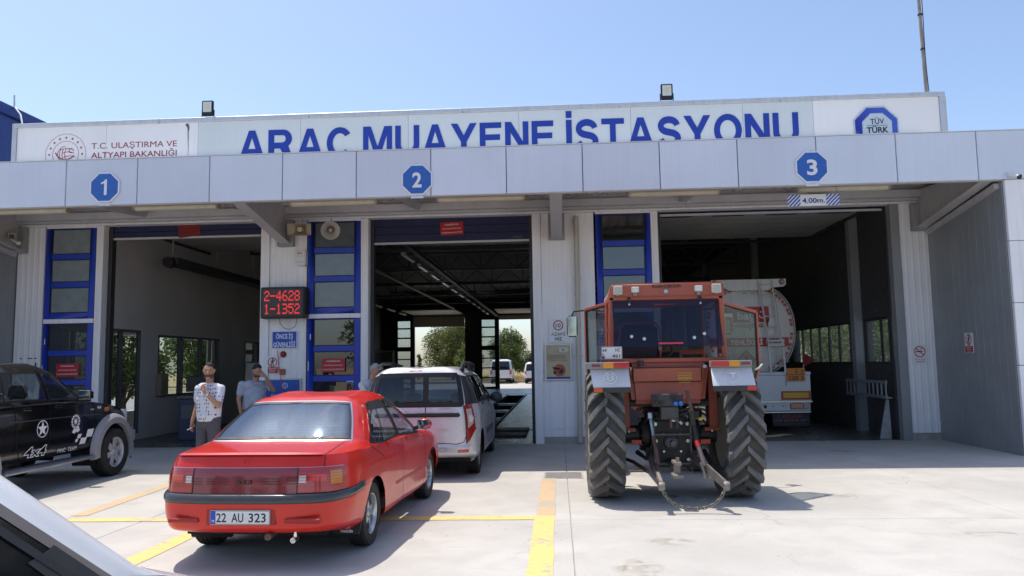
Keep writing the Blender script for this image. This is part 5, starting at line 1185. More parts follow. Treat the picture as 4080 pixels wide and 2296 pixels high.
parts = [('rear_window', dark_glass, {(5,0),(5,1)}, 'centre'), ('side_window', dark_glass, {(5,4)}, 'pair'), ('side_window', dark_glass, {(5,5)}, 'pair'), ('side_window', dark_glass, {(5,7)}, 'pair'), ('windscreen', side_glass, {(5,9),(5,10),(5,11)}, 'centre'),
    ('tail_lamp', tail2, {(4,2),(3,2)}, 'pair'), ('bumper', slv, {(r,c) for r in (0,1,2) for c in (0,1,2)}, 'centre'), ('rear_door', slv, {(3,0),(3,1),(4,0),(4,1)}, 'centre')]
pw = shell(lw, wag, parts, slv, arches=((0,.31,.36),(2.9,.31,.36)))
gap = M('grey_panel_gap', (.03,.03,.033), .8)
for mir in (False, True):
    for pts in ([(3.0,2.0),(6.0,2.0)], [(3.03,0),(3.03,1.5),(3.1,1.9),(3.25,2.0)], [(5.0,5.0),(4.6,4.9),(3.6,5.2)], [(1.0,6.5),(4.95,6.5)], [(1,8.1),(4.8,8.1)]): strip_obj('panel_gap', lw.line(pts, .010, .003, mir), gap, wag)
    for r0, r1, c0, c1 in ((5.03,5.97,0,1.93),): 
        for pts in ([(r0,c0),(r0,c1)],[(r1,c0),(r1,c1)],[(r0,c1),(r1,c1)]): strip_obj('window_seal', lw.line(pts, .07, .004, mir), rubber_trim, wag)
    for c0, c1 in ((4.1,4.95),(5.0,6.0),(7.0,7.97)):
        for pts in ([(5.02,c0),(5.02,c1)],[(5.96,c0),(5.96,c1)],[(5.02,c0),(5.96,c0)],[(5.02,c1),(5.96,c1)]): strip_obj('window_seal', lw.line(pts, .025, .004, mir), rubber_trim, wag)
    strip_obj('quarter_trim', lw.patch(5.0,5.97,2.25,3.95,.004,(8,6),mir), M('quarter_black', (.035,.035,.04), .35), wag)
    sd = -1 if mir else 1; tl = pw['tail_lamp'][1 if mir else 0]
    strip_obj('clear_lens', lw.patch(3.45,4.45,2.2,2.75,.004,(6,4),mir), M('lamp_pale', (.5,.46,.44), .25, coat=1.), tl)
    p, nn = lw.pt(3.75, 2.48); MB().ell((sd*p[0],p[1]-.004,p[2]),(.05,.02,.055),14,8).build('round_lamp', M('lamp_round_pale', (.62,.6,.58), .2), tl)
    strip_obj('reflector', lw.patch(1.42,1.72,1.55,2.15,.004,(2,6),mir), bright_red, wag)
    MB().tube([(sd*.60,-.42,1.555),(sd*.61,-.34,1.63),(sd*.62,-.15,1.655),(sd*.625,.6,1.655),(sd*.62,1.15,1.63),(sd*.60,1.3,1.52)], .022, 8).build('roof_rail', black_pl, wag)
    for yy in (-.38, .5, 1.2): MB().box(sd*.615-.02,sd*.615+.02,yy,yy+.14,1.52,1.64).build('rail_foot', black_pl, wag, bevel=.008)
    MB().ell((sd*.96,1.82,1.06),(.11,.07,.085),14,10).build('mirror_shell', M('mirror_dark', (.03,.035,.05), .3), wag); MB().bar((sd*.82,1.85,1.02),(sd*.9,1.84,1.04),.05,.05).build('mirror_arm', black_pl, wag)
    for c in (5.3, 7.2):
        p, nn = lw.pt(4.75, c); MB().box(sd*p[0]-.015,sd*p[0]+.02,p[1],p[1]+.17,p[2]-.02,p[2]+.02).build('door_handle', black_pl, wag, bevel=.008)
    strip_obj('side_moulding', lw.patch(2.2,2.55,5.7,8.0,.008,(1,8),mir), M('moulding_grey', (.06,.06,.065), .5), wag)
strip_obj('door_seam', lw.line([(3.03,.30),(5.98,.30)], .012, .004), gap, wag)
strip_obj('door_pillar', lw.patch(5.03,5.97,.20,.40,.005,(6,2)), rubber_trim, wag)
MB().box(-.62,.62,-.765,-.735,.885,.94).build('black_handle_trim', black_pl, wag, bevel=.02, seg=3)
strip_obj('chrome_line', lw.patch(4.02,4.06,-.0,1.7,.012,(1,8)), chrome, wag)
text('LOGAN', alu, wag, (.40,-.735,1.005), w=.155, h=.025, bold=.02, off=.004)
text('1.5 dCi', alu, wag, (.38,-.752,.70), w=.12, h=.022, bold=.02, off=.004); text('DACIA', alu, wag, (-.45,-.738,1.0), w=.13, h=.025, bold=.02, off=.004)
text('2008', sign_white, wag, (-.48,-.725,1.09), w=.08, h=.018, bold=.0, off=.006)
MB().tube([(-.52,-.74,1.06),(-.40,-.76,1.07),(-.28,-.77,1.02),(-.16,-.765,.94)], .013, 8).build('wiper', beam_grey, wag)
MB().box(-.14,.06,-.605,-.57,1.525,1.56).build('brake_light', bright_red, wag, bevel=.01)
MB().box(.31,.44,-.78,-.745,.40,.455).build('bumper_hook', beam_grey, wag, bevel=.015, seg=2)
silver2 = M('steel_wheel', (.3,.3,.31), .4, .6)
for sd in (1,-1):
    wheel(wag, sd*.735, 0, .31, .19, sd, .19, silver2, 8, 'block'); wheel(wag, sd*.735, 2.9, .31, .19, sd, .19, silver2, 8, 'block')
seats(wag, (1.35,), .32, .38, .62); seats(wag, (.45,), .32, 0, .6, wide=True)
MB().box(-.74,.74,1.9,2.3,.6,.98).build('dashboard', MATS['dash_black'], wag, bevel=.05, seg=3); MB().box(-.74,.74,-.55,3.1,.24,.28).build('underbody', MATS['wheel_well_black'], wag)
MB().box(-.7,.7,-.55,0,.28,.46).build('rear_floor', MATS['wheel_well_black'], wag)
# ================================================================ black pickup on the left
blk = M('black_car_paint', (.005,.005,.006), .18, var=.1, coat=.5)
pk = empty('black_pickup', (-7.76, 8.93, 0), R(0), 'black double-cab pickup with grey wheel flares and white 4x4 decals', 'pickup')
rows = []
def row(rear, side, front): rows.append(rear+side+front)
row([(0,-1.0,.48),(.4,-1.0,.48),(.62,-1.0,.48),(.68,-.9,.48)], [(.68,-.5,.46),(.68,.75,.44),(.68,1.38,.44),(.68,1.48,.44),(.68,2.45,.44)], [(.68,3.1,.46),(.66,3.40,.48),(.4,3.46,.48),(0,3.48,.48)])
row([(0,-1.1,.52),(.4,-1.1,.52),(.68,-1.08,.52),(.74,-.98,.52)], [(.75,-.5,.5),(.755,.75,.485),(.755,1.38,.485),(.755,1.48,.485),(.755,2.45,.485)], [(.75,3.1,.5),(.70,3.44,.5),(.42,3.52,.5),(0,3.54,.5)])
row([(0,-1.12,.72),(.4,-1.12,.72),(.70,-1.1,.72),(.765,-.98,.72)], [(.775,-.5,.72),(.785,.75,.72),(.79,1.38,.72),(.79,1.48,.72),(.785,2.45,.72)], [(.775,3.1,.72),(.72,3.46,.72),(.43,3.54,.72),(0,3.56,.72)])
row([(0,-1.12,.98),(.4,-1.12,.98),(.70,-1.1,.98),(.765,-.98,.98)], [(.78,-.5,.98),(.79,.75,.98),(.795,1.38,.98),(.795,1.48,.98),(.785,2.45,.97)], [(.765,3.1,.95),(.70,3.42,.92),(.42,3.50,.91),(0,3.52,.91)])
row([(0,-1.1,1.16),(.4,-1.1,1.16),(.68,-1.08,1.16),(.74,-.98,1.16)], [(.755,-.5,1.16),(.765,.75,1.18),(.77,1.38,1.185),(.77,1.48,1.185),(.765,2.45,1.15)], [(.74,3.05,1.07),(.66,3.34,1.02),(.40,3.42,1.0),(0,3.44,1.0)])
row([(0,.30,1.20),(.4,.30,1.20),(.62,.31,1.205),(.68,.34,1.21)], [(.70,.40,1.215),(.735,.55,1.225),(.745,1.40,1.225),(.745,1.48,1.225),(.735,2.22,1.205)], [(.68,2.32,1.19),(.58,2.40,1.18),(.36,2.47,1.18),(0,2.5,1.18)])
row([(0,.38,1.63),(.4,.38,1.63),(.545,.40,1.625),(.585,.45,1.62)], [(.60,.52,1.62),(.612,.62,1.62),(.62,1.32,1.625),(.62,1.40,1.625),(.60,1.66,1.61)], [(.56,1.72,1.61),(.48,1.78,1.615),(.3,1.84,1.625),(0,1.86,1.63)])
row([(0,.46,1.70),(.34,.46,1.70),(.46,.48,1.695),(.50,.53,1.69)], [(.52,.58,1.69),(.53,.66,1.69),(.54,1.32,1.695),(.54,1.4,1.695),(.52,1.58,1.675)], [(.48,1.63,1.675),(.41,1.68,1.68),(.26,1.72,1.685),(0,1.74,1.69)])
row([(0,.56,1.725),(.0,.6,1.725),(.0,.65,1.725),(.0,.7,1.727)], [(.0,.75,1.728),(.0,.8,1.73),(.0,1.3,1.73),(.0,1.36,1.73),(.0,1.48,1.72)], [(.0,1.52,1.715),(.0,1.55,1.71),(.0,1.58,1.708),(.0,1.6,1.705)])
lp_ = Loft(rows, sr=(4,5,6), step=.05, bulge=(5,.012))
pk_glass = glass('pickup_glass', (.55,.6,.6), 1.1, .02, ior=1.6)
parts = [('rear_window', pk_glass, {(5,0),(5,1)}, 'centre'), ('side_window', pk_glass, {(5,5)}, 'pair'), ('side_window', pk_glass, {(5,7)}, 'pair'), ('windscreen', pk_glass, {(5,9),(5,10),(5,11)}, 'centre'), ('bonnet', blk, {(4,9),(4,10),(4,11)}, 'centre'), ('bed_cover', black_pl, {(4,0),(4,1),(4,2),(4,3)}, 'centre')]
shell(lp_, pk, parts, blk, arches=((-.05,.40,.42),(2.95,.40,.42)))
flare = M('flare_grey', (.30,.30,.315), .45, var=.06); gapk = M('black_gap', (.004,.004,.004), .9)
for mir in (False, True):
    sd = -1 if mir else 1
    for pts in ([(5,5.0),(4,5.0),(2,5.05),(1,5.2)], [(1,6.5),(4.95,6.5)], [(1.1,8.05),(4,8.05),(4.9,7.97)], [(1.05,5.2),(1.05,8.05)]): strip_obj('panel_gap', lp_.line(pts, .012, .003, mir), gapk, pk)
    for pts in ([(3.0,4.9),(3.0,8.3)], [(4.0,4.5),(4.0,8.6)]): strip_obj('crease_highlight', lp_.line(pts, .018, .003, mir), M('black_highlight', (.05,.05,.055), .2), pk)  # lighter strips paint a highlight along the body creases
    for c0, c1 in ((5.05,6.0),(7.0,7.95)):
        for pts in ([(5.03,c0),(5.03,c1)],[(5.96,c0),(5.96,c1)],[(5.03,c0),(5.96,c0)],[(5.03,c1),(5.96,c1)]): strip_obj('window_seal', lp_.line(pts, .03, .004, mir), rubber_trim, pk)
    for yc in (-.05, 2.95):      # wide grey arch flares
        P_ = []
        ts = np.linspace(-.35, math.pi+.18, 26)
        for rr, xx in ((.405,.80),(.415,.865),(.50,.862),(.545,.825),(.56,.785)):
            P_.append([(sd*xx, yc+rr*math.cos(t), .40+rr*math.sin(t)) for t in ts])
        MB().grid(P_).build('wheel_flare', flare, pk)
    MB().hexa([(sd*.72-.09,.55,.33),(sd*.72+.13,.55,.33),(sd*.72+.13,2.42,.33),(sd*.72-.09,2.42,.33)],[(sd*.72-.09,.55,.38),(sd*.72+.13,.55,.38),(sd*.72+.13,2.42,.38),(sd*.72-.09,2.42,.38)]).build('side_step', M('step_grey', (.30,.31,.34), .35, .4), pk, bevel=.012, seg=2)
    MB().tube([(sd*.86,.5,.345),(sd*.865,1.5,.35),(sd*.86,2.36,.355),(sd*.80,2.46,.37)], .022, 8).build('step_tube', alu, pk)
    MB().box(sd*.88-.10,sd*.88+.10,2.06,2.15,1.19,1.36).build('mirror_shell', blk, pk, bevel=.035, seg=3); MB().box(sd*.88-.085,sd*.88+.085,2.05,2.058,1.205,1.345).build('mirror_glass', MATS['mirror_glass'], pk, bevel=.003); MB().bar((sd*.74,2.12,1.22),(sd*.80,2.11,1.24),.05,.05).build('mirror_arm', black_pl, pk)
    for c in (5.25, 7.08):
        p, nn = lp_.pt(3.75, c); MB().box(sd*p[0]-.01,sd*p[0]+.02,p[1],p[1]+.16,p[2]-.02,p[2]+.02).build('door_handle', blk, pk, bevel=.008)
    p, nn = lp_.pt(3.55, 8.5); MB().box(sd*p[0]-.02,sd*p[0]+.022,2.74,2.84,1.0,1.06).build('side_indicator', amber, pk, bevel=.008)
    MB().box(sd*.68-.05,sd*.68+.06,3.36,3.46,.76,1.0).build('headlamp', M('headlamp_clear', (.6,.62,.62), .1), pk, bevel=.02)
    MB().box(sd*.7-.12,sd*.7+.12,3.42,3.60,.46,.70).build('bumper_corner', flare, pk, bevel=.04, seg=2)
# white decals on the right side (x+)
def decal(mb_poly, name='decal', th=.002):
    m = MB()
    for poly in mb_poly: m.prism(poly, 0, th, ((.802,0,0),(0,1,0),(0,0,1),(1,0,0)))
    return m.build(name, sign_white, pk, smooth=False)
m = MB(); fr = ((.798,1.28,.855),(0,1,0),(0,0,1),(1,0,0)); ringpoly(m, 28, .115, .104, 0, 0, fr, 0, .002); m.prism(star(5,.105,.042), 0, .003, fr); m.build('star_decal', sign_white, pk, smooth=False)
m = MB(); fr = ((.799,2.0,.87),(0,1,0),(0,0,1),(1,0,0)); ringpoly(m, 26, .085, .072, 0, .03, fr, 0, .002)
for i in range(14): 
    t = 2*math.pi*i/14; m.prism(rect(.092*math.cos(t)-.01,.092*math.cos(t)+.01,.03+.092*math.sin(t)-.012,.03+.092*math.sin(t)+.012), 0, .002, fr)
m.prism(star(8,.07,.02,0,.03), 0, .003, fr); m.prism([(-.08,-.12),(-.02,-.05),(.02,-.09),(.06,-.02),(.1,-.1),(.05,-.13),(.02,-.11),(-.02,-.14)], 0, .003, fr); m.build('compass_decal', sign_white, pk, smooth=False)
text('4x4', sign_white, pk, (.794,1.16,.57), w=.46, h=.15, A=(0,1,0), bold=.06, shear=.25, off=.002); text('4x4', blk, pk, (.794,1.16,.57), w=.42, h=.125, A=(0,1,0), bold=.012, shear=.25, off=.0035)
text('MNC  TEAM', sign_white, pk, (.794,1.83,.525), w=.44, h=.058, A=(0,1,0), bold=.02, shear=.25, off=.003)
fr = ((.797,0,0),(0,1,0),(0,0,1),(1,0,0)); m = MB()
for poly in ([(2.255,.655),(2.40,.655),(2.455,.765),(2.30,.765)], [(2.10,.565),(2.235,.565),(2.28,.652),(2.145,.652)], [(2.045,.655),(2.12,.655),(2.155,.712),(2.07,.712)], [(2.0,.605),(2.05,.605),(2.075,.648),(2.02,.648)]): m.prism(poly, .001, .003, fr)
m.build('chequer_decal', sign_white, pk, smooth=False)
text('4x4', sign_white, pk, (.775,2.60,1.075), w=.10, h=.05, A=(0,1,0), bold=.03, off=.004); text('4WD', sign_white, pk, (.778,2.42,1.05), w=.09, h=.025, A=(0,1,0), bold=.01, off=.004)
alloy = M('pickup_alloy', (.55,.56,.58), .4, .4)
for sd in (1,-1):
    for yy in (-.05, 2.95): wheel(pk, sd*.75, yy, .365, .245, sd, .225, alloy, 6, 'block', cap=alloy)
seats(pk, (1.55,), .62, .36, .60); seats(pk, (.72,), .62, 0, .55, wide=True)
MB().box(-.66,.66,2.0,2.4,.9,1.20).build('dashboard', MATS['dash_black'], pk, bevel=.05, seg=3); MB().box(-.66,.66,-.9,3.2,.44,.48).build('underbody', MATS['wheel_well_black'], pk)
m = MB(); m.lathe([(.17,-.013),(.184,0),(.17,.013),(.157,0)], (-.36,1.88,1.16), (0,-.9,.5), 26, closed=True); m.cyl((-.36,1.88,1.16),(-.36,2.05,1.06),.02); m.build('steering_wheel', black_pl, pk)
# ================================================================ white car beside the camera
wc = empty('white_hatchback', (-2.175, .33, 0), R(0), 'white car cropped at the lower left corner, only windscreen pillar and bonnet edge showing', 'car')
wpaint = M('white_car_paint', (.84,.85,.88), .25, var=.02, coat=.8)
rows = []
row([(0,-1.3,0.300),(0.4,-1.3,0.300),(0.66,-1.28,0.300),(0.74,-1.2,0.280)], [(0.74,-0.9,0.260),(0.74,-0.6,0.240),(0.74,0.55,0.240),(0.74,0.65,0.240),(0.74,1.9,0.240)], [(0.74,2.7,0.260),(0.7,2.9,0.280),(0.44,3,0.280),(0,3.02,0.280)])
row([(0,-1.42,0.380),(0.4,-1.4,0.380),(0.72,-1.36,0.380),(0.83,-1.22,0.360)], [(0.85,-0.9,0.330),(0.86,-0.6,0.300),(0.86,0.55,0.290),(0.86,0.65,0.290),(0.86,1.9,0.290)], [(0.85,2.7,0.320),(0.78,2.96,0.340),(0.48,3.1,0.340),(0,3.13,0.340)])
row([(0,-1.44,0.620),(0.4,-1.42,0.620),(0.74,-1.37,0.620),(0.85,-1.22,0.620)], [(0.88,-0.9,0.620),(0.89,-0.6,0.620),(0.895,0.55,0.620),(0.895,0.65,0.620),(0.89,1.9,0.620)], [(0.87,2.7,0.620),(0.8,2.98,0.620),(0.5,3.12,0.620),(0,3.15,0.620)])
row([(0,-1.4,0.920),(0.4,-1.38,0.920),(0.71,-1.33,0.920),(0.82,-1.2,0.920)], [(0.86,-0.9,0.930),(0.872,-0.6,0.930),(0.88,0.55,0.910),(0.88,0.65,0.910),(0.87,1.9,0.880)], [(0.84,2.6,0.800),(0.76,2.86,0.760),(0.46,2.98,0.740),(0,3,0.740)])
row([(0,-1.36,1.085),(0.4,-1.34,1.085),(0.68,-1.29,1.085),(0.78,-1.18,1.085)], [(0.83,-0.9,1.085),(0.845,-0.6,1.085),(0.855,0.55,1.045),(0.855,0.65,1.035),(0.845,2.02,0.975)], [(0.8,2.16,1.000),(0.7,2.18,1.010),(0.42,2.21,1.020),(0,2.22,1.025)])
row([(0,-1.08,1.601),(0.4,-1.07,1.601),(0.56,-1.05,1.594),(0.62,-0.98,1.574)], [(0.655,-0.8,1.574),(0.665,-0.55,1.581),(0.68,0.45,1.601),(0.68,0.55,1.601),(0.665,1.22,1.574)], [(0.6,1.4,1.574),(0.52,1.41,1.581),(0.33,1.43,1.594),(0,1.44,1.601)])
row([(0,-1,1.708),(0.34,-1,1.701),(0.48,-0.97,1.687),(0.54,-0.9,1.674)], [(0.575,-0.75,1.667),(0.585,-0.52,1.674),(0.6,0.45,1.694),(0.6,0.55,1.694),(0.58,1.05,1.667)], [(0.53,1.16,1.661),(0.46,1.24,1.661),(0.29,1.3,1.674),(0,1.33,1.681)])
row([(0,-0.85,1.747),(0,-0.8,1.747),(0,-0.7,1.747),(0,-0.6,1.747)], [(0,-0.5,1.747),(0,-0.4,1.747),(0,0.45,1.754),(0,0.5,1.754),(0,0.9,1.734)], [(0,0.95,1.728),(0,1,1.721),(0,1.05,1.718),(0,1.08,1.714)])
near_glass = glass('near_car_glass', (.72,.80,.76), .8, .01, ior=1.28)
lwc = Loft(rows, sr=(3,4,5), step=.05)
parts = [('rear_window', dark_glass, {(4,0),(4,1)}, 'centre'), ('side_window', near_glass, {(4,5)}, 'pair'), ('side_window', near_glass, {(4,7)}, 'pair'), ('windscreen', near_glass, {(4,9),(4,10),(4,11)}, 'centre'), ('bonnet', wpaint, {(3,9),(3,10),(3,11)}, 'centre')]
shell(lwc, wc, parts, wpaint, arches=((-.75,.30,.35),(1.85,.30,.35)))
grey_tr = M('warm_grey_seal', (.13,.115,.11), .55, var=.1)
for mir in (False, True):
    sd = -1 if mir else 1
    for pts, w_ in (([(4.02,7.0),(4.02,8.0)],.03),([(5.0,7.0),(4.97,7.95)],.045),([(4.97,7.96),(4.5,7.97),(4.03,7.98)],.045),([(4.03,7.05),(4.97,7.05)],.06),([(4.05,7.66),(4.72,7.70)],.035)): strip_obj('window_seal', lwc.line(pts, w_, .004, mir), grey_tr, wc)
    strip_obj('seal_inner', lwc.line([(4.93,7.0),(4.9,7.85),(4.5,7.88),(4.06,7.9)], .03, .007, mir), rubber_trim, wc)
    strip_obj('quarter_glass', lwc.patch(4.04,4.95,7.66,7.955,.0025,(8,5),mir), M('dark_quarter_glass', (.012,.014,.015), .08, var=0), wc)
    strip_obj('corner_trim', lwc.patch(4.02,4.30,7.84,7.97,.006,(4,4),mir), black_pl, wc)
    strip_obj('panel_gap', lwc.line([(1.05,8.02),(3.95,8.02)], .01, .003, mir), gap, wc); strip_obj('panel_gap', lwc.line([(4.0,8.3),(3.6,8.9),(3.2,9.2)], .008, .003, mir), gap, wc)
    MB().box(sd*.98-.11,sd*.98+.09,1.50,1.60,.80,.95).build('mirror_shell', wpaint, wc, bevel=.04, seg=3); MB().bar((sd*.85,1.56,.86),(sd*.90,1.56,.87),.05,.05).build('mirror_arm', black_pl, wc)
for sd in (1,-1):
    for yy in (-.75, 1.85): wheel(wc, sd*.765, yy, .30, .19, sd, .185, silver2, 7, 'block')
seats(wc, (.45,), .34, .38, .62); seats(wc, (-.4,), .34, 0, .6, wide=True)
MB().box(-.74,.74,1.45,1.95,.6,.94).build('dashboard', MATS['dash_black'], wc, bevel=.05, seg=3); MB().box(-.74,.74,-1.1,2.6,.24,.28).build('underbody', MATS['wheel_well_black'], wc)
# ================================================================ orange tractor
org = M('tractor_orange', (.38,.085,.045), .45, var=.10, scale=3, coat=.1, dirt=.45, dirtcol=(.33,.13,.08), streak=.15); org_d = M('tractor_orange_dark', (.27,.05,.026), .45, var=.12, scale=4, dirt=.3, dirtcol=(.1,.05,.03))
iron = M('oily_black_iron', (.016,.016,.017), .5, .2, var=.3, scale=12, dirt=.3, dirtcol=(.05,.045,.04)); tan_iron = M('worn_bare_iron', (.26,.23,.20), .6, .4, var=.25, scale=15); rusty_arm = M('rust_brown_arm', (.10,.06,.05), .6, .3, var=.3, scale=12)
carc_rub = M('tractor_carcass_rubber', (.075,.073,.069), .85, var=.25, scale=7, dirt=.4, dirtcol=(.09,.085,.075))
lug_rub = M('tractor_tyre_rubber', (.15,.147,.14), .85, var=.25, scale=7, bump=.3, bscale=60, dirt=.5, dirtcol=(.19,.165,.13))
tr = empty('orange_tractor', (1.338, 9.72, 0), 0, 'orange tractor with blue-tinted rear window and big lugged tyres', 'tractor')
def lug_tyre(x, y, r, w, n, side, rim_mat):
    hw = w/2; b = MB()
    b.lathe([(r*.56,-hw*.72),(r*.60,-hw*.86),(r*.80,-hw*1.0),(r*.89,-hw*.95),(r*.92,-hw*.75),(r*.93,0),(r*.92,hw*.75),(r*.89,hw*.95),(r*.80,hw*1.0),(r*.60,hw*.86),(r*.56,hw*.72)], (0,0,0), (1,0,0), 56)
    t_ = b.build('wheel', carc_rub, tr); t_.location = (x, y, r)
    m = MB()
    def pt(rr, xx, t): return (xx, -rr*math.cos(t), rr*math.sin(t))
    for i in range(n):
        for sd in (-1, 1):
            t0 = 2*math.pi*(i+(.5 if sd > 0 else 0))/n; secs = []
            for k in range(6):
                u = k/5; xx = sd*hw*(-.06+1.06*u); tc = t0-R(19)*u**1.1; half = R(2.5+1.2*u); drop = 0 if u < .8 else (u-.8)/.2
                ro = r*(1-.045*drop**1.5) if u < 1 else r*.945; rb = r*(.92 if u < .75 else .92-.09*(u-.75)/.25)
                secs.append([pt(rb, xx, tc-half*1.25), pt(ro, xx, tc-half), pt(ro, xx, tc+half*.85), pt(rb, xx, tc+half*1.15)])
            # side wrap
            u = 1.0; xx = sd*hw*.985; tc = t0-R(22); secs.append([pt(r*.78, xx, tc-R(2.5)), pt(r*.80, xx+sd*.012, tc-R(2)), pt(r*.80, xx+sd*.012, tc+R(2)), pt(r*.78, xx, tc+R(2.5))])
            v = [q for s_ in secs for q in s_]; f = [(0,1,2,3), tuple(len(v)-4+q for q in (3,2,1,0))]
            for k in range(len(secs)-1):
                for j in range(4): f.append((k*4+j, k*4+(j+1) % 4, (k+1)*4+(j+1) % 4, (k+1)*4+j))
            m.add(v, f)
    m.build('tread_lugs', lug_rub, t_, smooth=True, ang=30)['kind'] = 'stuff'
    s = side
    MB().lathe([(r*.56,-hw*.75),(r*.53,-hw*.3),(r*.52,s*hw*.1),(r*.5,s*hw*.35),(r*.2,s*hw*.30),(r*.18,s*hw*.55),(0,s*hw*.58)], (0,0,0), (1,0,0), 36).build('rim', rim_mat, t_)
    MB().lathe([(r*.535,s*hw*.78),(r*.575,s*hw*.86),(r*.575,s*hw*.70),(r*.52,s*hw*.2)], (0,0,0), (1,0,0), 36).build('rim_lip', rim_mat, t_)
    for i in range(8):
        a = 2*math.pi*i/8; MB().cyl((s*hw*.30,r*.3*math.cos(a),r*.3*math.sin(a)),(s*hw*.42,r*.3*math.cos(a),r*.3*math.sin(a)),.016,n=6).build('wheel_nut', iron, t_)
    return t_
rimc = M('tractor_rim_cream', (.5,.47,.38), .5, var=.15, dirt=.4)
for sd in (-1, 1): lug_tyre(sd*.788, 0, .755, .42, 20, sd, rimc)
for sd in (-1, 1): lug_tyre(sd*.72, 2.25, .47, .30, 18, sd, rimc)
# --- drivetrain
MB().cyl((-.56,0,.74),(.56,0,.74),.11,n=24).build('rear_axle', iron, tr)
for sd in (-1,1):
    MB().lathe([(.11,0),(.19,.03),(.21,.09),(.20,.12),(.12,.15)], (sd*.22,0,.74), (sd,0,0), 28).build('axle_flange', iron, tr)
    for i in range(10):
        a = 2*math.pi*i/10; MB().cyl((sd*.30,.185*math.cos(a),.74+.185*math.sin(a)),(sd*.36,.185*math.cos(a),.74+.185*math.sin(a)),.013,n=6).build('bolt', tan_iron if i % 3 == 0 else iron, tr)
    MB().box(sd*.41-.06,sd*.41+.06,-.17,-.155,.635,.69).build('reflector', M('axle_reflector', (.5,.03,.01), .3), tr, bevel=.004)
MB().box(-.20,.20,-.20,.6,.36,.98).build('gearbox', iron, tr, bevel=.03, seg=2)
MB().box(-.235,.235,-.22,-.2,.40,.92).build('rear_cover', iron, tr, bevel=.01)
for x in (-.19,.19):
    for z in (.46,.68,.88): MB().cyl((x,-.25,z),(x,-.22,z),.022,n=8).build('bolt', alu, tr)
MB().lathe([(0,-.12),(.03,-.12),(.033,-.03),(.075,-.02),(.095,.0),(.10,.04)], (0,-.24,.66), (0,1,0), 24).build('power_take_off', M('pto_steel', (.10,.10,.105), .4, .6), tr)
for x, z in ((-.1,.76),(.1,.76),(-.1,.56),(.1,.56)): MB().cyl((x,-.27,z),(x,-.22,z),.014,n=8).build('bolt', alu, tr)
f = MB()
for x in (-.215,.215): f.bar((x,-.30,.36),(x,-.30,.93),.016,.016)
f.bar((-.215,-.30,.76),(.215,-.30,.76),.016,.02); f.bar((-.215,-.30,.42),(.215,-.30,.42),.016,.02); f.bar((-.215,-.42,.335),(.215,-.42,.335),.016,.02)
for x in (-.215,.215): f.bar((x,-.30,.42),(x,-.42,.335),.016,.016)
f.build('drawbar_frame', M('frame_steel', (.09,.085,.08), .5, .4), tr)
h = MB().box(-.075,.005,-.92,-.66,.47,.515).box(-.07,0,-.84,-.78,.36,.47).box(-.095,.02,-.94,-.74,.335,.38); h.build('hitch', tan_iron, tr, bevel=.008); MB().cyl((-.035,-.88,.51),(-.035,-.88,.56),.02,n=10).build('hitch_pin', tan_iron, tr)
MB().bar((-.035,-.7,.42),(-.035,-.2,.45),.06,.05).build('drawbar', iron, tr)
# hydraulic coupler plate with two blue caps
MB().box(-.25,.105,-.52,-.44,1.10,1.25).build('coupler_block', M('coupler_black', (.035,.036,.042), .5, var=.2, dirt=.3), tr, bevel=.012); MB().box(-.15,.06,-.48,-.30,.945,1.10).build('valve_block', M('valve_grey', (.06,.06,.062), .5, var=.2), tr, bevel=.01)
for x, z, mt in ((-.205,1.205,iron),(-.205,1.145,iron),(-.14,1.14,iron),(-.01,1.20,iron)): MB().cyl((x,-.56,z),(x,-.5,z),.025,n=14).build('coupling', mt, tr)
for x in (.015,.075): MB().lathe([(0,-.03),(.022,-.03),(.026,-.015),(.026,.02)], (x,-.54,1.135), (0,1,0), 16).build('dust_cap', M('blue_cap', (.03,.18,.60), .4), tr)
for sx, pts in ((0,[(.06,-.4,1.0),(.2,-.38,1.02),(.33,-.25,1.0),(.36,-.1,.9)]),(1,[(.06,-.4,1.04),(.24,-.36,1.07),(.36,-.2,1.03),(.38,-.05,.9)]),(2,[(-.16,-.38,1.02),(-.26,-.3,1.0),(-.3,-.15,.9)])): MB().tube(pts, .017, 8).build('hydraulic_hose', black_rub, tr)
# lift arms, rods and lower links
for sd, mat in ((-1, iron), (1, iron)): MB().bar((sd*.20,-.05,1.02),(sd*.27,-.42,1.0),.06,.07).build('lift_arm', mat, tr)
MB().tube([(-.275,-.44,1.02),(-.272,-.46,.96)], [.03,.03], 8).build('lift_clevis', alu, tr)
MB().tube([(-.27,-.46,.96),(-.255,-.55,.76)], .018, 8).build('lift_rod', M('rod_blue_grey', (.25,.31,.36), .4, .5), tr)
MB().tube([(-.255,-.55,.76),(-.225,-.75,.46)], [.027,.022], 8).build('lift_rod', rusty_arm, tr)
MB().tube([(.115,-.74,1.30),(.13,-.74,1.23),(.175,-.70,1.04)], [.018,.02,.022], 8).build('top_link', rusty_arm, tr)
MB().tube([(.165,-.70,1.06),(.185,-.66,.90)], .035, 8).build('top_link_sleeve', iron, tr)
MB().tube([(.18,-.62,1.0),(.215,-.70,.72)], .027, 8).build('lift_rod', iron, tr); MB().tube([(.215,-.70,.72),(.225,-.74,.66)], .029, 8).build('rod_band', red_print, tr); MB().tube([(.225,-.74,.66),(.265,-.86,.46)], .026, 8).build('lift_rod', M('rod_grey_brown', (.16,.13,.125), .6, .3, var=.25, scale=14), tr)
MB().tube([(.06,-.5,.93),(.09,-.5,.90)], .02, 8).build('link_pin', alu, tr); MB().tube([(-.03,-.46,.935),(.05,-.46,.935)], .016, 8).build('link_pin', alu, tr)
for x in (-.04,.03): MB().box(x-.012,x+.012,-.5,-.4,.85,.96).build('link_bracket', rusty_arm, tr)
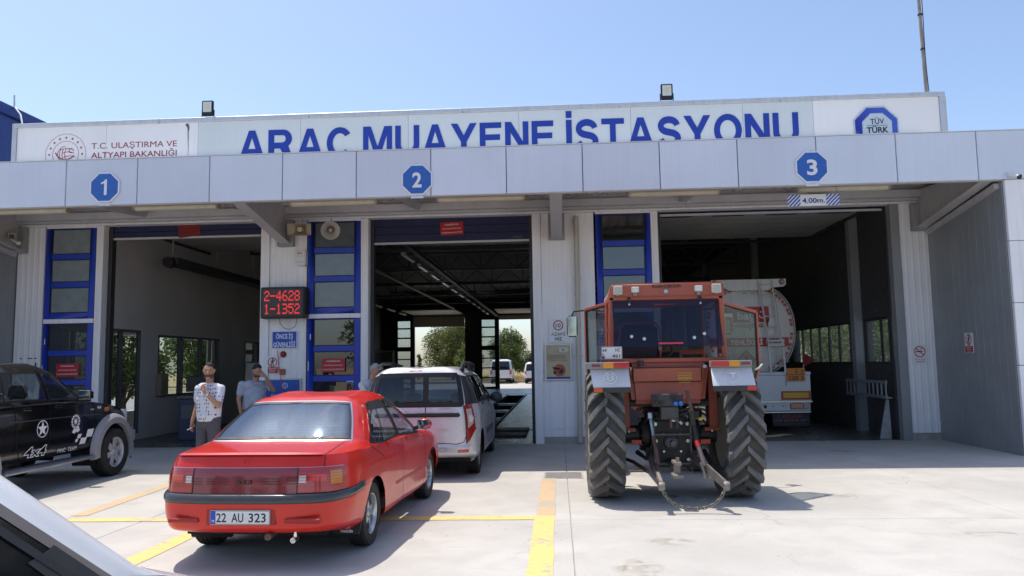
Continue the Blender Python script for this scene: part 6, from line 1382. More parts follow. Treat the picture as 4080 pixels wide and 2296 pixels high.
MB().tube([(-.28,-.18,.56),(-.27,-.62,.42),(-.255,-1.02,.31)], [.038,.034,.03], 8).build('lower_link', M('link_brown', (.11,.08,.07), .6, .3, var=.3, scale=12), tr)
MB().bar((-.262,-.86,.38),(-.25,-1.08,.30),.035,.075).build('link_end', tan_iron, tr); MB().lathe([(.02,-.03),(.045,-.03),(.052,0),(.045,.03),(.02,.03)], (-.25,-1.12,.285), (1,0,0), 18, closed=True).build('ball_eye', tan_iron, tr)
MB().tube([(.22,-.18,.54),(.25,-.55,.46),(.27,-.82,.45)], [.038,.034,.03], 8).build('lower_link', MATS['link_brown'], tr)
MB().bar((.27,-.80,.46),(.43,-1.10,.295),.03,.085).build('link_end', M('link_grey', (.20,.175,.16), .6, .4, var=.2, scale=14), tr); MB().lathe([(.02,-.03),(.045,-.03),(.052,0),(.045,.03),(.02,.03)], (.44,-1.12,.285), (1,0,0), 18, closed=True).build('ball_eye', tan_iron, tr)
for q in (-.025,.025): MB().tube([(.255+q,-.83,.50),(.28+q,-.86,.40),(.29+q,-.84,.33)], .018, 6).build('turnbuckle', tan_iron, tr)
MB().tube([(-.30,-.35,.60),(-.33,-.45,.5),(-.42,-.3,.56)], .03, 8).build('stabiliser', iron, tr); MB().tube([(-.62,.2,.46),(-.45,-.1,.42),(-.33,-.5,.36)], .022, 8).build('stabiliser_chain_rod', rusty_arm, tr); MB().tube([(.40,-.1,.55),(.44,-.3,.42),(.36,-.6,.40)], .028, 8).build('stabiliser', iron, tr)
MB().box(.30,.345,-.40,-.34,.925,.965).build('yellow_knob', M('knob_yellow', (.65,.5,.02), .4), tr, bevel=.008); MB().tube([(.23,-.3,.95),(.31,-.37,.945)], .007, 6).build('lever', alu, tr)
# hanging chain, each link its own piece
lk = MB(); pts = []
for k in range(16):
    t = 2*math.pi*k/16; c_, s_ = math.cos(t), math.sin(t); pts.append((.0105*s_*1.0, 0, .011*(1 if c_ > 0 else -1)+.0105*c_))
lk.tube(pts, .0052, 6, closed=True); lkm = lk.mesh('chain_link'); lkm.materials.append(M('chain_steel', (.22,.20,.17), .5, .6, var=.25, scale=40))
ch = empty('chain', (0,0,0)); ch.parent = tr
A_, Bp = Vector((-.25,-1.13,.26)), Vector((.41,-1.15,.245)); n_ = 21; cp = []
for i in range(401):
    u = i/400; p = A_.lerp(Bp, u); k = 3.4; sag = (math.cosh(k*(2*u-1))-math.cosh(k))/(math.cosh(k)-1); p.z += .20*sag; cp.append(p)
L_ = [0.]
for a, b_ in zip(cp[:-1], cp[1:]): L_.append(L_[-1]+(b_-a).length)
for i in range(n_):
    s_ = L_[-1]*(i+.5)/n_; j = int(np.searchsorted(L_, s_)); p = cp[j]; d = (cp[min(j+1,400)]-cp[max(j-1,0)]).normalized()
    o = link('link', lkm, None, ch); q = d.to_track_quat('Z', 'Y'); o.rotation_mode = 'QUATERNION'; 
    from mathutils import Quaternion
    o.rotation_quaternion = q @ Quaternion((0,0,1), R(90*(i % 2)+20)); o.location = p; ln = L_[-1]/n_; k_ = ln/.030; o.scale = (k_,k_,k_)
# --- body behind the cab
MB().hexa([(-.45,-.26,1.12),(.40,-.26,1.12),(.46,.2,1.12),(-.5,.2,1.12)],[(-.49,-.20,1.61),(.49,-.20,1.61),(.49,.2,1.61),(-.49,.2,1.61)]).build('rear_housing', org, tr, bevel=.05, seg=4)
MB().box(-.44,.38,-.262,-.24,1.38,1.555).build('raised_panel', org, tr, bevel=.02, seg=3)
for sd in (-1,1):
    MB().box(sd*.53-.055,sd*.53+.055,-.12,.10,.80,1.62).build('fender_stay', org_d, tr, bevel=.008); MB().box(sd*.50-.09,sd*.50+.09,-.14,.0,.78,.83).build('stay_foot', org_d, tr, bevel=.006)
    MB().cyl((sd*.50,-.15,.775),(sd*.50,-.15,.80),.014,n=8).build('bolt', alu, tr)
    P_ = []
    for xx in (.47,.86):
        P_.append([(sd*xx, .0+.86*-math.cos(t), .74+.86*math.sin(t)) for t in np.linspace(R(58), R(140), 18)])
    MB().grid(P_).build('fender', org, tr); P2 = [[(sd*xx, -(.845)*math.cos(t), .74+.845*math.sin(t)) for t in np.linspace(R(58), R(140), 18)] for xx in (.475,.855)]; MB().grid(P2).build('fender_lining', black_pl, tr)
    MB().hexa([(sd*.69-.20,-.50,1.585),(sd*.69+.19,-.50,1.585),(sd*.69+.19,-.1,1.60),(sd*.69-.20,-.1,1.60)],[(sd*.69-.20,-.50,1.605),(sd*.69+.19,-.50,1.605),(sd*.69+.19,-.1,1.62),(sd*.69-.20,-.1,1.62)]).build('fender_top', org_d, tr, bevel=.008)
MB().cyl((-.345,-.27,1.575),(-.345,-.27,1.64),.038,n=16).build('filler_cap', black_pl, tr); MB().cyl((.42,-.262,1.56),(.42,-.25,1.56),.022,n=12).build('socket', beam_grey, tr); MB().cyl((-.47,-.25,1.545),(-.47,-.235,1.545),.02,n=12).build('socket', beam_grey, tr)
yel_p = M('yellow_print', (.62,.45,.05), .5)
for k, (s_, w_, h_) in enumerate((('TÜMOSAN TRAKTÖRLERİ',.19,.018),('UŞAK BÖLGE BAYİİ',.17,.018),('ZANTEKİN',.17,.026),('OTOMOTİV',.12,.014),('0276 2341409',.14,.013))): text(s_, yel_p, tr, (.175,-.262,1.485-(0,.03,.063,.09,.113)[k]), w=w_, h=h_, bold=.02, off=.003)
# --- rear lamp bars and mud flaps
lamp_grey = M('lamp_body_grey', (.24,.24,.25), .5); lred = M('lamp_red', (.48,.015,.02), .25, coat=1.); lamb = M('lamp_orange', (.70,.27,.01), .25, coat=1.)
flapm = M('flap_white', (.62,.63,.66), .45, var=.08, scale=3, dirt=.25, dirtcol=(.3,.3,.3))
for sd in (-1,1):
    xi, xo = .51, 1.02
    b0, b1 = (xi-.0, xo) if sd > 0 else (-xo, -xi)
    if sd > 0: b0, b1 = .425, .895
    MB().box(b0,b1,-.60,-.50,1.548,1.625).build('lamp_bar', lamp_grey, tr, bevel=.006)
    w_ = b1-b0
    segs = ((.42,.83,lamb),(.83,1.2,lred)) if sd < 0 else ()
    def seg(a, c, mt, nm): MB().box(a,c,-.618,-.60,1.556,1.620).build(nm, mt, tr, bevel=.006, seg=2)
    if sd < 0:
        seg(b0+w_*.40, b0+w_*.645, lamb, 'indicator_lens'); seg(b0+w_*.65, b1-.004, lred, 'tail_lens'); MB().box(b0+w_*.16,b0+w_*.34,-.61,-.60,1.575,1.60).build('side_reflector', tail_dark, tr)
    else:
        seg(b0+.004, b0+w_*.43, lred, 'tail_lens'); seg(b0+w_*.435, b0+w_*.70, lamb, 'indicator_lens'); MB().box(b0+w_*.74,b0+w_*.95,-.61,-.60,1.575,1.60).build('side_reflector', tail_dark, tr)
    a, c = (-.965,-.515) if sd < 0 else (.432,.895)
    MB().hexa([(a+.03*(sd<0),-.66,1.335),(c+.02*(sd>0)+.01*(sd<0),-.66,1.335),(c+.02*(sd>0)+.01*(sd<0),-.645,1.335),(a+.03*(sd<0),-.645,1.335)],[(a,-.555,1.545),(c,-.555,1.545),(c,-.54,1.545),(a,-.54,1.545)]).build('mud_flap', flapm, tr, bevel=.003)
    MB().box(a+.03*(sd<0),c+.02*(sd>0)+.01*(sd<0),-.672,-.645,1.275,1.335).build('flap_band', M('flap_black', (.03,.032,.035), .5), tr, bevel=.003)
    e0, e1 = (a+.035, a+.135) if sd < 0 else (c-.085, c+.018)
    MB().box(e0,e1,-.680,-.672,1.282,1.332).build('flap_reflector', lred if sd > 0 else M('refl_orange', (.55,.10,.02), .3), tr)
nrm = Vector((0,-.21,-.105)).normalized(); upv = Vector((0,.105,.21)).normalized()
m = MB(); fr = ((-.735,-.615,1.445),(1,0,0),tuple(upv),(0,-.894,.447)); ringpoly(m, 28, .078, .070, 0, 0, fr, .002, .005)
for sx in (-1,1):
    for k in range(3):
        z = -.05+k*.036; m.prism([(sx*.006,z),(sx*.05,z+.034),(sx*.05,z+.054),(sx*.006,z+.022)] if sx > 0 else [(sx*.006,z+.022),(sx*.05,z+.054),(sx*.05,z+.034),(sx*.006,z)], .002, .005, fr)
m.build('leaf_emblem', white_print, tr, smooth=False)
m = MB(); fr = ((.665,-.615,1.445),(1,0,0),tuple(upv),(0,-.894,.447)); ringpoly(m, 28, .080, .074, 0, 0, fr, .002, .005); m.prism(rect(-.04,.04,.025,.045), .002, .005, fr); m.prism(rect(-.01,.012,-.015,.025), .002, .005, fr); m.build('round_emblem', white_print, tr, smooth=False)
text('UNIVERSAL', white_print, tr, (.665,-.617,1.418), w=.10, h=.016, bold=.02, off=.006, B=tuple(upv)); text('650 M', white_print, tr, (.665,-.617,1.398), w=.07, h=.014, bold=.02, off=.006, B=tuple(upv))
plate(tr, (-.695,-.42,1.735), .245, .15, '', lines=(('64',-.085,.035,.05,.042),('HC',.07,.035,.06,.042),('461',.05,-.035,.095,.042)), blue=False)
MB().box(-.815,-.78,-.429,-.427,1.668,1.70).build('plate_band', MATS['plate_blue'], tr); MB().cyl((-.797,-.431,1.72),(-.797,-.428,1.72),.013,n=12).build('plate_seal', M('seal_yellow', (.6,.4,.02), .5), tr); MB().box(-.83,-.56,-.43,-.40,1.635,1.66).build('plate_bracket', org_d, tr)
# --- cab
cab = MB()
for sd in (-1,1):
    cab.bar((sd*.685,-.13,1.62),(sd*.665,-.13,2.42),.06,.06); cab.bar((sd*.67,1.15,1.2),(sd*.65,1.05,2.42),.05,.05); cab.bar((sd*.685,.16,1.62),(sd*.668,.16,2.42),.035,.04)
    cab.bar((sd*.67,-.13,2.40),(sd*.655,1.05,2.40),.06,.06); cab.bar((sd*.69,-.13,1.63),(sd*.68,1.1,1.3),.05,.06)
cab.bar((-.70,-.15,1.64),(.70,-.15,1.64),.06,.055); cab.bar((-.69,-.13,2.40),(.69,-.13,2.40),.06,.05); cab.bar((-.68,1.08,1.75),(.68,1.08,1.75),.05,.06)
cab.build('cab_frame', org, tr, bevel=.008)
rf = MB(); rf.add([(-.70,-.18,2.40),(.715,-.18,2.40),(.70,1.25,2.38),(-.70,1.25,2.38),(-.665,-.165,2.59),(.70,-.165,2.59),(.62,1.2,2.52),(-.62,1.2,2.52)], [(3,2,1,0),(4,5,6,7),(0,1,5,4),(1,2,6,5),(2,3,7,6),(3,0,4,7)])
rf.build('roof', org, tr, bevel=.022, seg=3)
for sd in (-1,1): MB().box(sd*.66-.02,sd*.66+.02,-.02,1.0,2.44,2.50).build('roof_stripe', M('stripe_pale', (.5,.55,.62), .5), tr, bevel=.004)
tint = glass('blue_tinted_glass', (.50,.52,.64), 1., .08, (.025,.03,.10), ior=1.45)
rwv = [(-.66,-.17,2.375),(.61,-.17,2.375),(.645,-.34,1.80),(-.65,-.34,1.80)]
MB().add(rwv+[(x,y+.006,z) for x,y,z in rwv], [(0,1,2,3),(7,6,5,4),(0,4,5,1),(1,5,6,2),(2,6,7,3),(3,7,4,0)]).build('rear_window', tint, tr, smooth=False)
for x in (-.45,.41): MB().bar((x,-.165,2.42),(x,-.185,2.33),.035,.02,(0,1,0)).build('window_hinge', black_pl, tr); MB().cyl((x,-.2,2.325),(x,-.185,2.325),.012,n=10).build('hinge_screw', alu, tr)
for x, z in ((-.445,1.93),(-.295,1.90),(.42,1.95),(.30,1.905)): MB().lathe([(0,0),(.010,0),(.020,.002),(.020,.006)], (x,-.318,z), (0,1,0), 12).build('glass_stud', alu, tr)
MB().bar((-.13,-.352,1.84),(.16,-.352,1.84),.004,.022,(0,0,1)).build('red_sticker', M('sticker_pink_red', (.6,.05,.08), .5), tr)
m = MB(); sg_pts = [(-.14,0),(-.11,.02),(-.12,-.012),(-.08,.012),(-.09,-.005),(-.05,.01),(-.055,-.008),(-.02,.012),(0,-.006),(.03,.014),(.035,-.006),(.07,.01),(.09,-.004),(.12,.006)]
m.tube([(x-.02,-.198-.3*0,2.315+z) for x, z in sg_pts], .0025, 5); m.build('red_signature', M('signature_red', (.6,.04,.05), .5), tr)
for sd in (-1,1):   # side panes and doors standing open
    box('quarter_pane', (sd*.675-.003,sd*.675+.003,-.09,.14,1.68,2.37), glass('cab_glass', (.62,.66,.62), 1., .08, (.4,.4,.36)), tr)
    for z in (1.75,2.0,2.25): MB().cyl((sd*.70,.15,z),(sd*.70,.15,z+.06),.014,n=8).build('door_hinge', org, tr)
def door(hx, hy, fx, fy, poly, nm):
    """poly in (s along leaf 0..1, z)"""
    H = Vector((hx,hy,0)); D = Vector((fx,fy,0))-H; Ln = D.length; D.normalize(); nn = Vector((D.y,-D.x,0)); fr = MB()
    pts = [H+D*(s_*Ln)+Vector((0,0,z)) for s_, z in poly]
    for a, b_ in zip(pts, pts[1:]+pts[:1]): fr.bar(a, b_, .035, .045, nn)
    d_ = fr.build('cab_door', org, tr, bevel=.005)
    gl = []; cx = sum((p for p in pts), Vector())/len(pts)
    gl = [p+(cx-p).normalized()*.03 for p in pts]; k = len(gl)
    v = gl+[p+nn*.005 for p in gl]; MB().add(v, [tuple(range(k)), tuple(reversed(range(k,2*k)))]+[(i,(i+1)%k,k+(i+1)%k,k+i) for i in range(k)]).build('door_glass', MATS['cab_glass'], d_, smooth=False)
    gs = MB()
    for a, b_ in zip(gl, gl[1:]+gl[:1]): gs.bar(a, b_, .012, .035, nn)
    gs.build('door_seal', black_rub, d_); return d_
door(-.70,.18,-.945,.80, [(0,1.55),(0,2.37),(1,2.34),(1,1.62),(.9,1.3),(.3,1.25)], 'l')
door(.70,.14,1.245,.52, [(0,1.62),(0,2.36),(1,2.245),(1.02,1.55),(.86,1.30),(.25,1.25)], 'r')
MB().tube([(1.19,.46,1.50),(1.24,.44,1.53),(1.28,.45,1.57)], .014, 6).build('door_latch', alu, tr)
for sd in (-1,1):
    mx = -1.125 if sd < 0 else 1.04
    MB().box(mx-.075,mx+.075,1.22,1.27,1.99,2.29).build('mirror_shell', black_pl, tr, bevel=.03, seg=3); MB().box(mx-.062,mx+.062,1.208,1.222,2.005,2.275).build('mirror_glass', MATS['mirror_glass'], tr, bevel=.004)
    MB().tube([(sd*.66,1.08,2.33),(sd*.88,1.15,2.36),(mx-sd*.03,1.24,2.35),(mx,1.25,2.29)], .013, 8).build('mirror_arm', black_pl, tr)
# roof lamps and lettering
led_w = M('led_lamp_white', (.55,.56,.5), .35); 
for x, kind in ((-.585,'led'),(-.375,'halogen'),(.39,'halogen'),(.605,'led')):
    w_ = .055 if kind == 'led' else .046
    MB().box(x-w_,x+w_,-.235,-.185,2.50-(.055 if kind == 'led' else .035),2.50+(.055 if kind == 'led' else .038)).build('work_lamp', M('lamp_shell_cream', (.5,.5,.44), .45), tr, bevel=.008)
    if kind == 'led':
        for i in range(4):
            for j in range(4): MB().cyl((x-.037+i*.0245,-.242,2.463+j*.0245),(x-.037+i*.0245,-.235,2.463+j*.0245),.0095,n=8).build('led', led_w, tr)
    else: MB().box(x-.036,x+.036,-.24,-.235,2.475,2.525).build('lamp_glass', M('lamp_glass_bright', (.66,.64,.6), .2), tr)
    MB().box(x-.02,x+.02,-.215,-.18,2.43,2.46).build('lamp_foot', lamp_grey, tr)
text('ALLAH KORUSUN', black_print, tr, (.005,-.176,2.545), w=.35, h=.045, bold=.015, off=.004, B=(0,.08,.997))
m = MB(); m.prism(star(12,.034,.018,0,0), 0, .004, ((.0,-.184,2.478),(1,0,0),(0,.08,.997),(0,-1,0))); m.build('star_badge', alu, tr, smooth=False)
MB().bar((-.62,-.186,2.42),(.66,-.186,2.42),.004,.006).build('roof_seam', org_d, tr)
# cab interior
MB().box(-.58,.58,-.08,1.0,1.08,1.14).build('cab_floor', black_pl, tr); MB().box(-.30,.30,.10,.60,1.35,1.52).build('seat', seat_cloth, tr, bevel=.05, seg=2); 
MB().hexa([(-.57,.02,1.50),(-.07,.02,1.50),(-.07,.10,1.50),(-.57,.10,1.50)],[(-.54,-.05,2.08),(-.10,-.05,2.08),(-.10,.03,2.08),(-.54,.03,2.08)]).build('seat_back', seat_cloth, tr, bevel=.03, seg=2)
MB().tube([(-.07,.0,1.68),(-.06,-.05,1.85),(-.09,-.08,2.06),(-.13,-.08,2.10),(-.50,-.08,2.10),(-.56,-.06,2.05),(-.58,.0,1.8)], .013, 6).build('seat_rail', org, tr)
MB().box(-.35,.35,.95,1.1,1.3,1.75).build('dash', black_pl, tr, bevel=.04); m = MB(); m.lathe([(.19,-.014),(.204,0),(.19,.014),(.176,0)], (0,.78,1.78), (0,-.6,.8), 26, closed=True); m.cyl((0,.78,1.78),(0,.95,1.58),.02); m.build('steering_wheel', black_pl, tr)
MB().box(-.66,.66,1.09,1.096,1.78,2.38).build('front_window', MATS['cab_glass'], tr)
# bonnet and nose
MB().hexa([(-.34,1.15,.95),(.34,1.15,.95),(.30,3.0,.95),(-.30,3.0,.95)],[(-.33,1.15,1.66),(.33,1.15,1.66),(.27,3.0,1.52),(-.27,3.0,1.52)]).build('bonnet', org, tr, bevel=.06, seg=3)
MB().box(-.22,.22,.6,2.9,.5,.98).build('engine', iron, tr, bevel=.03); MB().box(-.58,.58,2.18,2.32,.40,.54).build('front_axle', iron, tr, bevel=.02); MB().cyl((.30,1.6,1.5),(.30,1.6,2.5),.035,n=12).build('exhaust_stack', rust, tr)
# ================================================================ white fuel tanker inside bay three
tk = empty('tanker_truck', (4.47, 18.35, 0), 0, 'white fuel tanker with rear ladder and orange hazard plates parked in bay three', 'tanker')
tw = M('tanker_white', (.68,.68,.66), .4, var=.05, scale=2, streak=.3, dirtcol=(.30,.27,.22)); tw2 = M('tanker_box_white', (.68,.71,.75), .45, var=.05, scale=3, dirt=.35, dirtcol=(.28,.25,.2))
n = 56; secs = []
def sup(rx, rz, y, cz=2.345): 
    return [(math.copysign(abs(math.cos(t))**(.86), math.cos(t))*rx, y, cz+math.copysign(abs(math.sin(t))**(.86), math.sin(t))*rz) for t in [2*math.pi*i/n for i in range(n)]]
for k, y in ((.02,-.06),(.5,-.05),(.80,-.02),(.92,.03),(.98,.09),(1.0,.18),(1.0,3.2),(1.0,8.6),(.97,8.75),(.8,8.85),(.02,8.88)): secs.append(sup(1.06*k, 1.075*k, y))
b = MB()
for s_ in secs: b.v += s_
for i in range(len(secs)-1):
    for j in range(n): b.f.append((i*n+j, i*n+(j+1) % n, (i+1)*n+(j+1) % n, (i+1)*n+j))
b.build('tank', tw, tk)
b = MB(); P_ = [sup(1.065,1.08,.10)+sup(1.065,1.08,.10)[:1], sup(1.085,1.10,.12)+sup(1.085,1.10,.12)[:1], sup(1.065,1.08,.14)+sup(1.065,1.08,.14)[:1]]; b.grid(P_).build('tank_rim', tw, tk)
# top walkway plate with round lamps
MB().prism([(-.86,3.50),(.86,3.50),(.86,3.37),(.80,3.32),(.55,3.30),(.45,3.24),(-.45,3.24),(-.55,3.30),(-.80,3.32),(-.86,3.37)], .0, .05, ((0,-.05,0),(1,0,0),(0,0,1),(0,-1,0))).build('top_plate', tw, tk, bevel=.006)
MB().box(-.80,.80,-.05,8.4,3.47,3.50).build('walkway', tw2, tk)
for x in (-.78,.76): MB().lathe([(0,-.05),(.05,-.045),(.065,-.02),(.068,.02)], (x,-.10,3.425), (0,1,0), 20).build('marker_lamp', M('lamp_brown_red', (.22,.03,.012), .25, coat=1.), tk)
MB().tube([(-.90,-.05,3.42),(-.90,-.05,3.75)], .005, 5).build('antenna', black_pl, tk)
# ladders
ld = MB(); 
def lad(x0t, x1t, zt, x0b, x1b, zb, y, n_):
    m = MB()
    m.bar((x0t,y,zt),(x0b,y-.10,zb),.04,.03); m.bar((x1t,y,zt),(x1b,y-.10,zb),.04,.03)
    for i in range(n_):
        u = (i+.4)/n_; m.cyl((x0t+(x0b-x0t)*u,y-.10*u,zt+(zb-zt)*u),(x1t+(x1b-x1t)*u,y-.10*u,zt+(zb-zt)*u),.014,n=8)
    return m
alw = M('ladder_white', (.58,.58,.57), .4, var=.06)
lad(.22,.52,3.46,.36,.66,1.98,-.14,6).build('upper_ladder', alw, tk); lad(.36,.68,2.10,.36,.68,1.34,-.22,3).build('lower_ladder', alw, tk)
for z in (2.06,1.96): MB().bar((.33,-.28,z),(.70,-.28,z),.03,.04).build('ladder_step', alw, tk)
for z in (1.95,1.5): MB().box(.655,.70,-.27,-.20,z-.04,z+.03).build('ladder_catch', M('catch_yellow', (.6,.42,.05), .5), tk)
# red/white edge reflectors round the tank end
for i, a in enumerate((96,82,70,60,47,34,20,6,-8,-22,-36,-50,-64,110,124,137,150,163,176,190,204)):
    t = R(a); c_ = Vector((.955*math.copysign(abs(math.cos(t))**.86, math.cos(t)), -.02, 2.345+.965*math.copysign(abs(math.sin(t))**.86, math.sin(t)))); tg = Vector((-math.sin(t),0,math.cos(t)))
    for q in (-.045,.045):
        p = c_+tg*q; MB().bar(p-tg*.034, p+tg*.034, .055, .008, (0,1,0)).build('reflector_mark', M('mark_red', (.42,.05,.03), .4), tk)
# livery
bandr = M('livery_red', (.42,.03,.025), .45, var=.05)
def lv(x0, x1, z0, z1, r=.02, mat=bandr, nm='livery_band', y=-.085): return MB().prism(rect(x0,x1,z0,z1,r), 0, .004, ((0,y,0),(1,0,0),(0,0,1),(0,-1,0))).build(nm, mat, tk)
lv(-.60,.44,2.50,2.86,.05); MB().prism([(.36,2.52),(.44,2.60),(.40,2.38),(.34,2.30)], 0, .004, ((0,-.085,0),(1,0,0),(0,0,1),(0,-1,0))).build('livery_tail', bandr, tk)
text('bağ', sign_white, tk, (-.07,-.089,2.66), w=.42, h=.20, bold=.03)
m = MB(); fr = ((0,-.089,0),(1,0,0),(0,0,1),(0,-1,0)); ringpoly(m, 16, .085, .06, .29, 2.67, fr, 0, .003, 190, 350); m.prism(ngon(12,.022,.255,2.735), 0, .003, fr); m.prism(ngon(12,.022,.325,2.735), 0, .003, fr); m.build('smile_logo', sign_white, tk, smooth=False)
text('HOLDİNG', M('livery_dark', (.09,.06,.06), .5), tk, (-.02,-.085,2.42), w=.62, h=.075, bold=.02)
lv(-.92,.86,1.94,2.14,.01); text('TEHLİKELİ', sign_white, tk, (-.10,-.089,2.04), w=.74, h=.12, bold=.035); text('MADDE', sign_white, tk, (.55,-.089,2.04), w=.42, h=.12, bold=.035)
MB().prism([(0,-.24),(.24,0),(0,.24),(-.24,0)], 0, .004, ((-.12,-.085,1.62),(1,0,0),(0,0,1),(0,-1,0))).build('hazard_diamond', M('hazard_red_orange', (.40,.12,.06), .45), tk); MB().prism([(0,-.2),(.2,0),(0,.2),(-.2,0)], .004, .006, ((-.12,-.085,1.62),(1,0,0),(0,0,1),(0,-1,0))).build('hazard_face', M('hazard_face', (.46,.30,.22), .45), tk)
MB().prism([(-.05,-.06),(.05,-.06),(.06,0),(.0,.09),(-.05,.01)], .006, .007, ((-.12,-.085,1.63),(1,0,0),(0,0,1),(0,-1,0))).build('flame', black_print, tk)
for x in (-.14,.06): m = MB(); m.tube([(x,-.10,3.16),(x+.03,-.13,3.18),(x+.09,-.13,3.18),(x+.10,-.10,3.17)], .012, 6); m.build('grab_handle', beam_grey, tk)
# rear body
MB().box(-1.27,1.27,-.18,.6,.68,1.27).build('rear_box', tw2, tk, bevel=.01); MB().box(-1.28,1.28,-.20,.62,1.27,1.345).build('rear_ledge', tw2, tk, bevel=.012); MB().box(-1.29,1.29,-.20,.5,.655,.685).build('rear_lip', alu, tk)
MB().box(-1.25,1.25,-.16,.4,.46,.655).build('lamp_panel', tw2, tk, bevel=.008); MB().box(-1.25,1.25,-.19,.2,.415,.455).build('bumper_rail', alu, tk, bevel=.008)
MB().box(.40,1.23,-.12,-.11,.12,.415).build('mud_flap', M('flap_navy', (.025,.025,.035), .6), tk); MB().box(-1.23,-.40,-.12,-.11,.12,.415).build('mud_flap', MATS['flap_navy'], tk)
text('USLAR', M('flap_red', (.25,.02,.035), .5), tk, (.80,-.12,.335), w=.58, h=.10, bold=.03, shear=.2); text('DORSE - ŞASE - MAKAS - PLEYT', M('flap_grey', (.3,.3,.33), .5), tk, (.80,-.12,.245), w=.72, h=.032, bold=.02); text('TEL 0276 231 24 47', MATS['flap_red'], tk, (.80,-.12,.175), w=.62, h=.035, bold=.02)
orp = M('hazard_orange', (.62,.20,.02), .45); 
for x, w_, t0, t1 in ((.905,.36,'3','120'),(1.07,.13,'3','3')):
    MB().box(x-w_/2,x+w_/2,-.235 if w_ > .2 else -.25,-.22 if w_ > .2 else -.2365,1.14,1.43).build('hazard_plate', orp, tk, bevel=.003)
    yy = -.236 if w_ > .2 else -.251
    MB().box(x-w_/2+.004,x+w_/2-.004,yy-.001,yy,1.28,1.292).build('plate_rule', black_print, tk)
    text(t0, black_print, tk, (x+(.04 if w_ > .2 else 0),yy,1.36), w=.05, h=.09, bold=.02, off=.003); text(t1, black_print, tk, (x-(.02 if w_ > .2 else 0),yy,1.21), w=.20 if w_ > .2 else .05, h=.09, bold=.02, off=.003)
MB().box(.60,1.255,-.195,-.18,.715,.91).build('marker_border', M('marker_red', (.42,.04,.02), .4), tk); MB().box(.645,1.21,-.198,-.195,.755,.875).build('marker_yellow', M('marker_yellow', (.62,.40,.03), .4, var=.05), tk)
MB().box(.79,1.085,-.20,-.16,.505,.63).build('tail_lamp', M('truck_lamp_red', (.30,.02,.012), .25, coat=1.), tk, bevel=.012); MB().box(1.09,1.215,-.20,-.16,.505,.63).build('reverse_lamp', M('truck_lamp_clear', (.4,.38,.36), .25), tk, bevel=.012)
MB().box(.20,.27,-.18,-.16,.53,.60).build('air_coupling', black_pl, tk, bevel=.01); MB().box(.40,.43,-.165,-.16,.56,.58).build('socket', black_pl, tk); MB().box(.62,.66,-.165,-.16,.56,.575).build('socket', black_pl, tk)
MB().box(.50,.86,-.186,-.18,.955,1.20).build('hatch', tw2, tk, bevel=.002); MB().box(.70,.735,-.192,-.186,1.02,1.14).build('hatch_hinge', M('hinge_dirty', (.4,.38,.33), .5), tk)
MB().cyl((1.14,-.15,1.345),(1.14,-.15,1.50),.009,n=8).build('flag_pole', alu, tk); MB().add([(1.13,-.15,1.44),(1.13,-.15,1.80),(1.42,-.17,1.60),(1.30,-.16,1.54)], [(0,1,2,3)]).build('red_flag', M('flag_dark_red', (.16,.01,.012), .7), tk, smooth=False)
for y in (1.6,2.9,4.2):
    for sd in (-1,1): wheel(tk, sd*1.02, y, .50, .36, sd, .29, tw2, 8, 'block')
MB().box(-.45,.45,.3,8.6,.75,1.20).build('chassis', iron, tk); MB().box(-1.2,1.2,8.95,11.2,.6,3.3).build('tractor_cab', tw, tk, bevel=.08, seg=2)
for sd in (-1,1): wheel(tk, sd*1.02, 10.0, .50, .32, sd, .29, tw2, 8, 'block')
# ================================================================ people: one continuous skin mesh, clothes as children
def blob(name, caps, ells, mat, parent, vox=.009, smooth=3):
    b = MB()
    for p0, p1, r0, r1 in caps:
        p0 = Vector(p0); p1 = Vector(p1); d = p1-p0; k = max(2, int(d.length/(min(r0, r1)*.8))+1)
        b.cyl(p0, p1, r0, r1, 14)
        b.ell(p0, (r0,)*3, 12, 8); b.ell(p1, (r1,)*3, 12, 8)
    for c, r in ells: b.ell(c, r, 18, 12)
    me = bpy.data.meshes.new(name); me.from_pydata(b.v, [], b.f)
    o = bpy.data.objects.new(name, me); COL.objects.link(o)
    m = o.modifiers.new('r', 'REMESH'); m.mode = 'VOXEL'; m.voxel_size = vox; m.use_smooth_shade = True
    s_ = o.modifiers.new('s', 'SMOOTH'); s_.iterations = smooth; s_.factor = .5
    dg_ = bpy.context.evaluated_depsgraph_get(); me2 = bpy.data.meshes.new_from_object(o.evaluated_get(dg_)); bpy.data.objects.remove(o)
    me2.name = name; me2.materials.clear(); me2.materials.append(mat)
    o2 = bpy.data.objects.new(name, me2); COL.objects.link(o2)
    if parent is not None: o2.parent = parent
    return o2
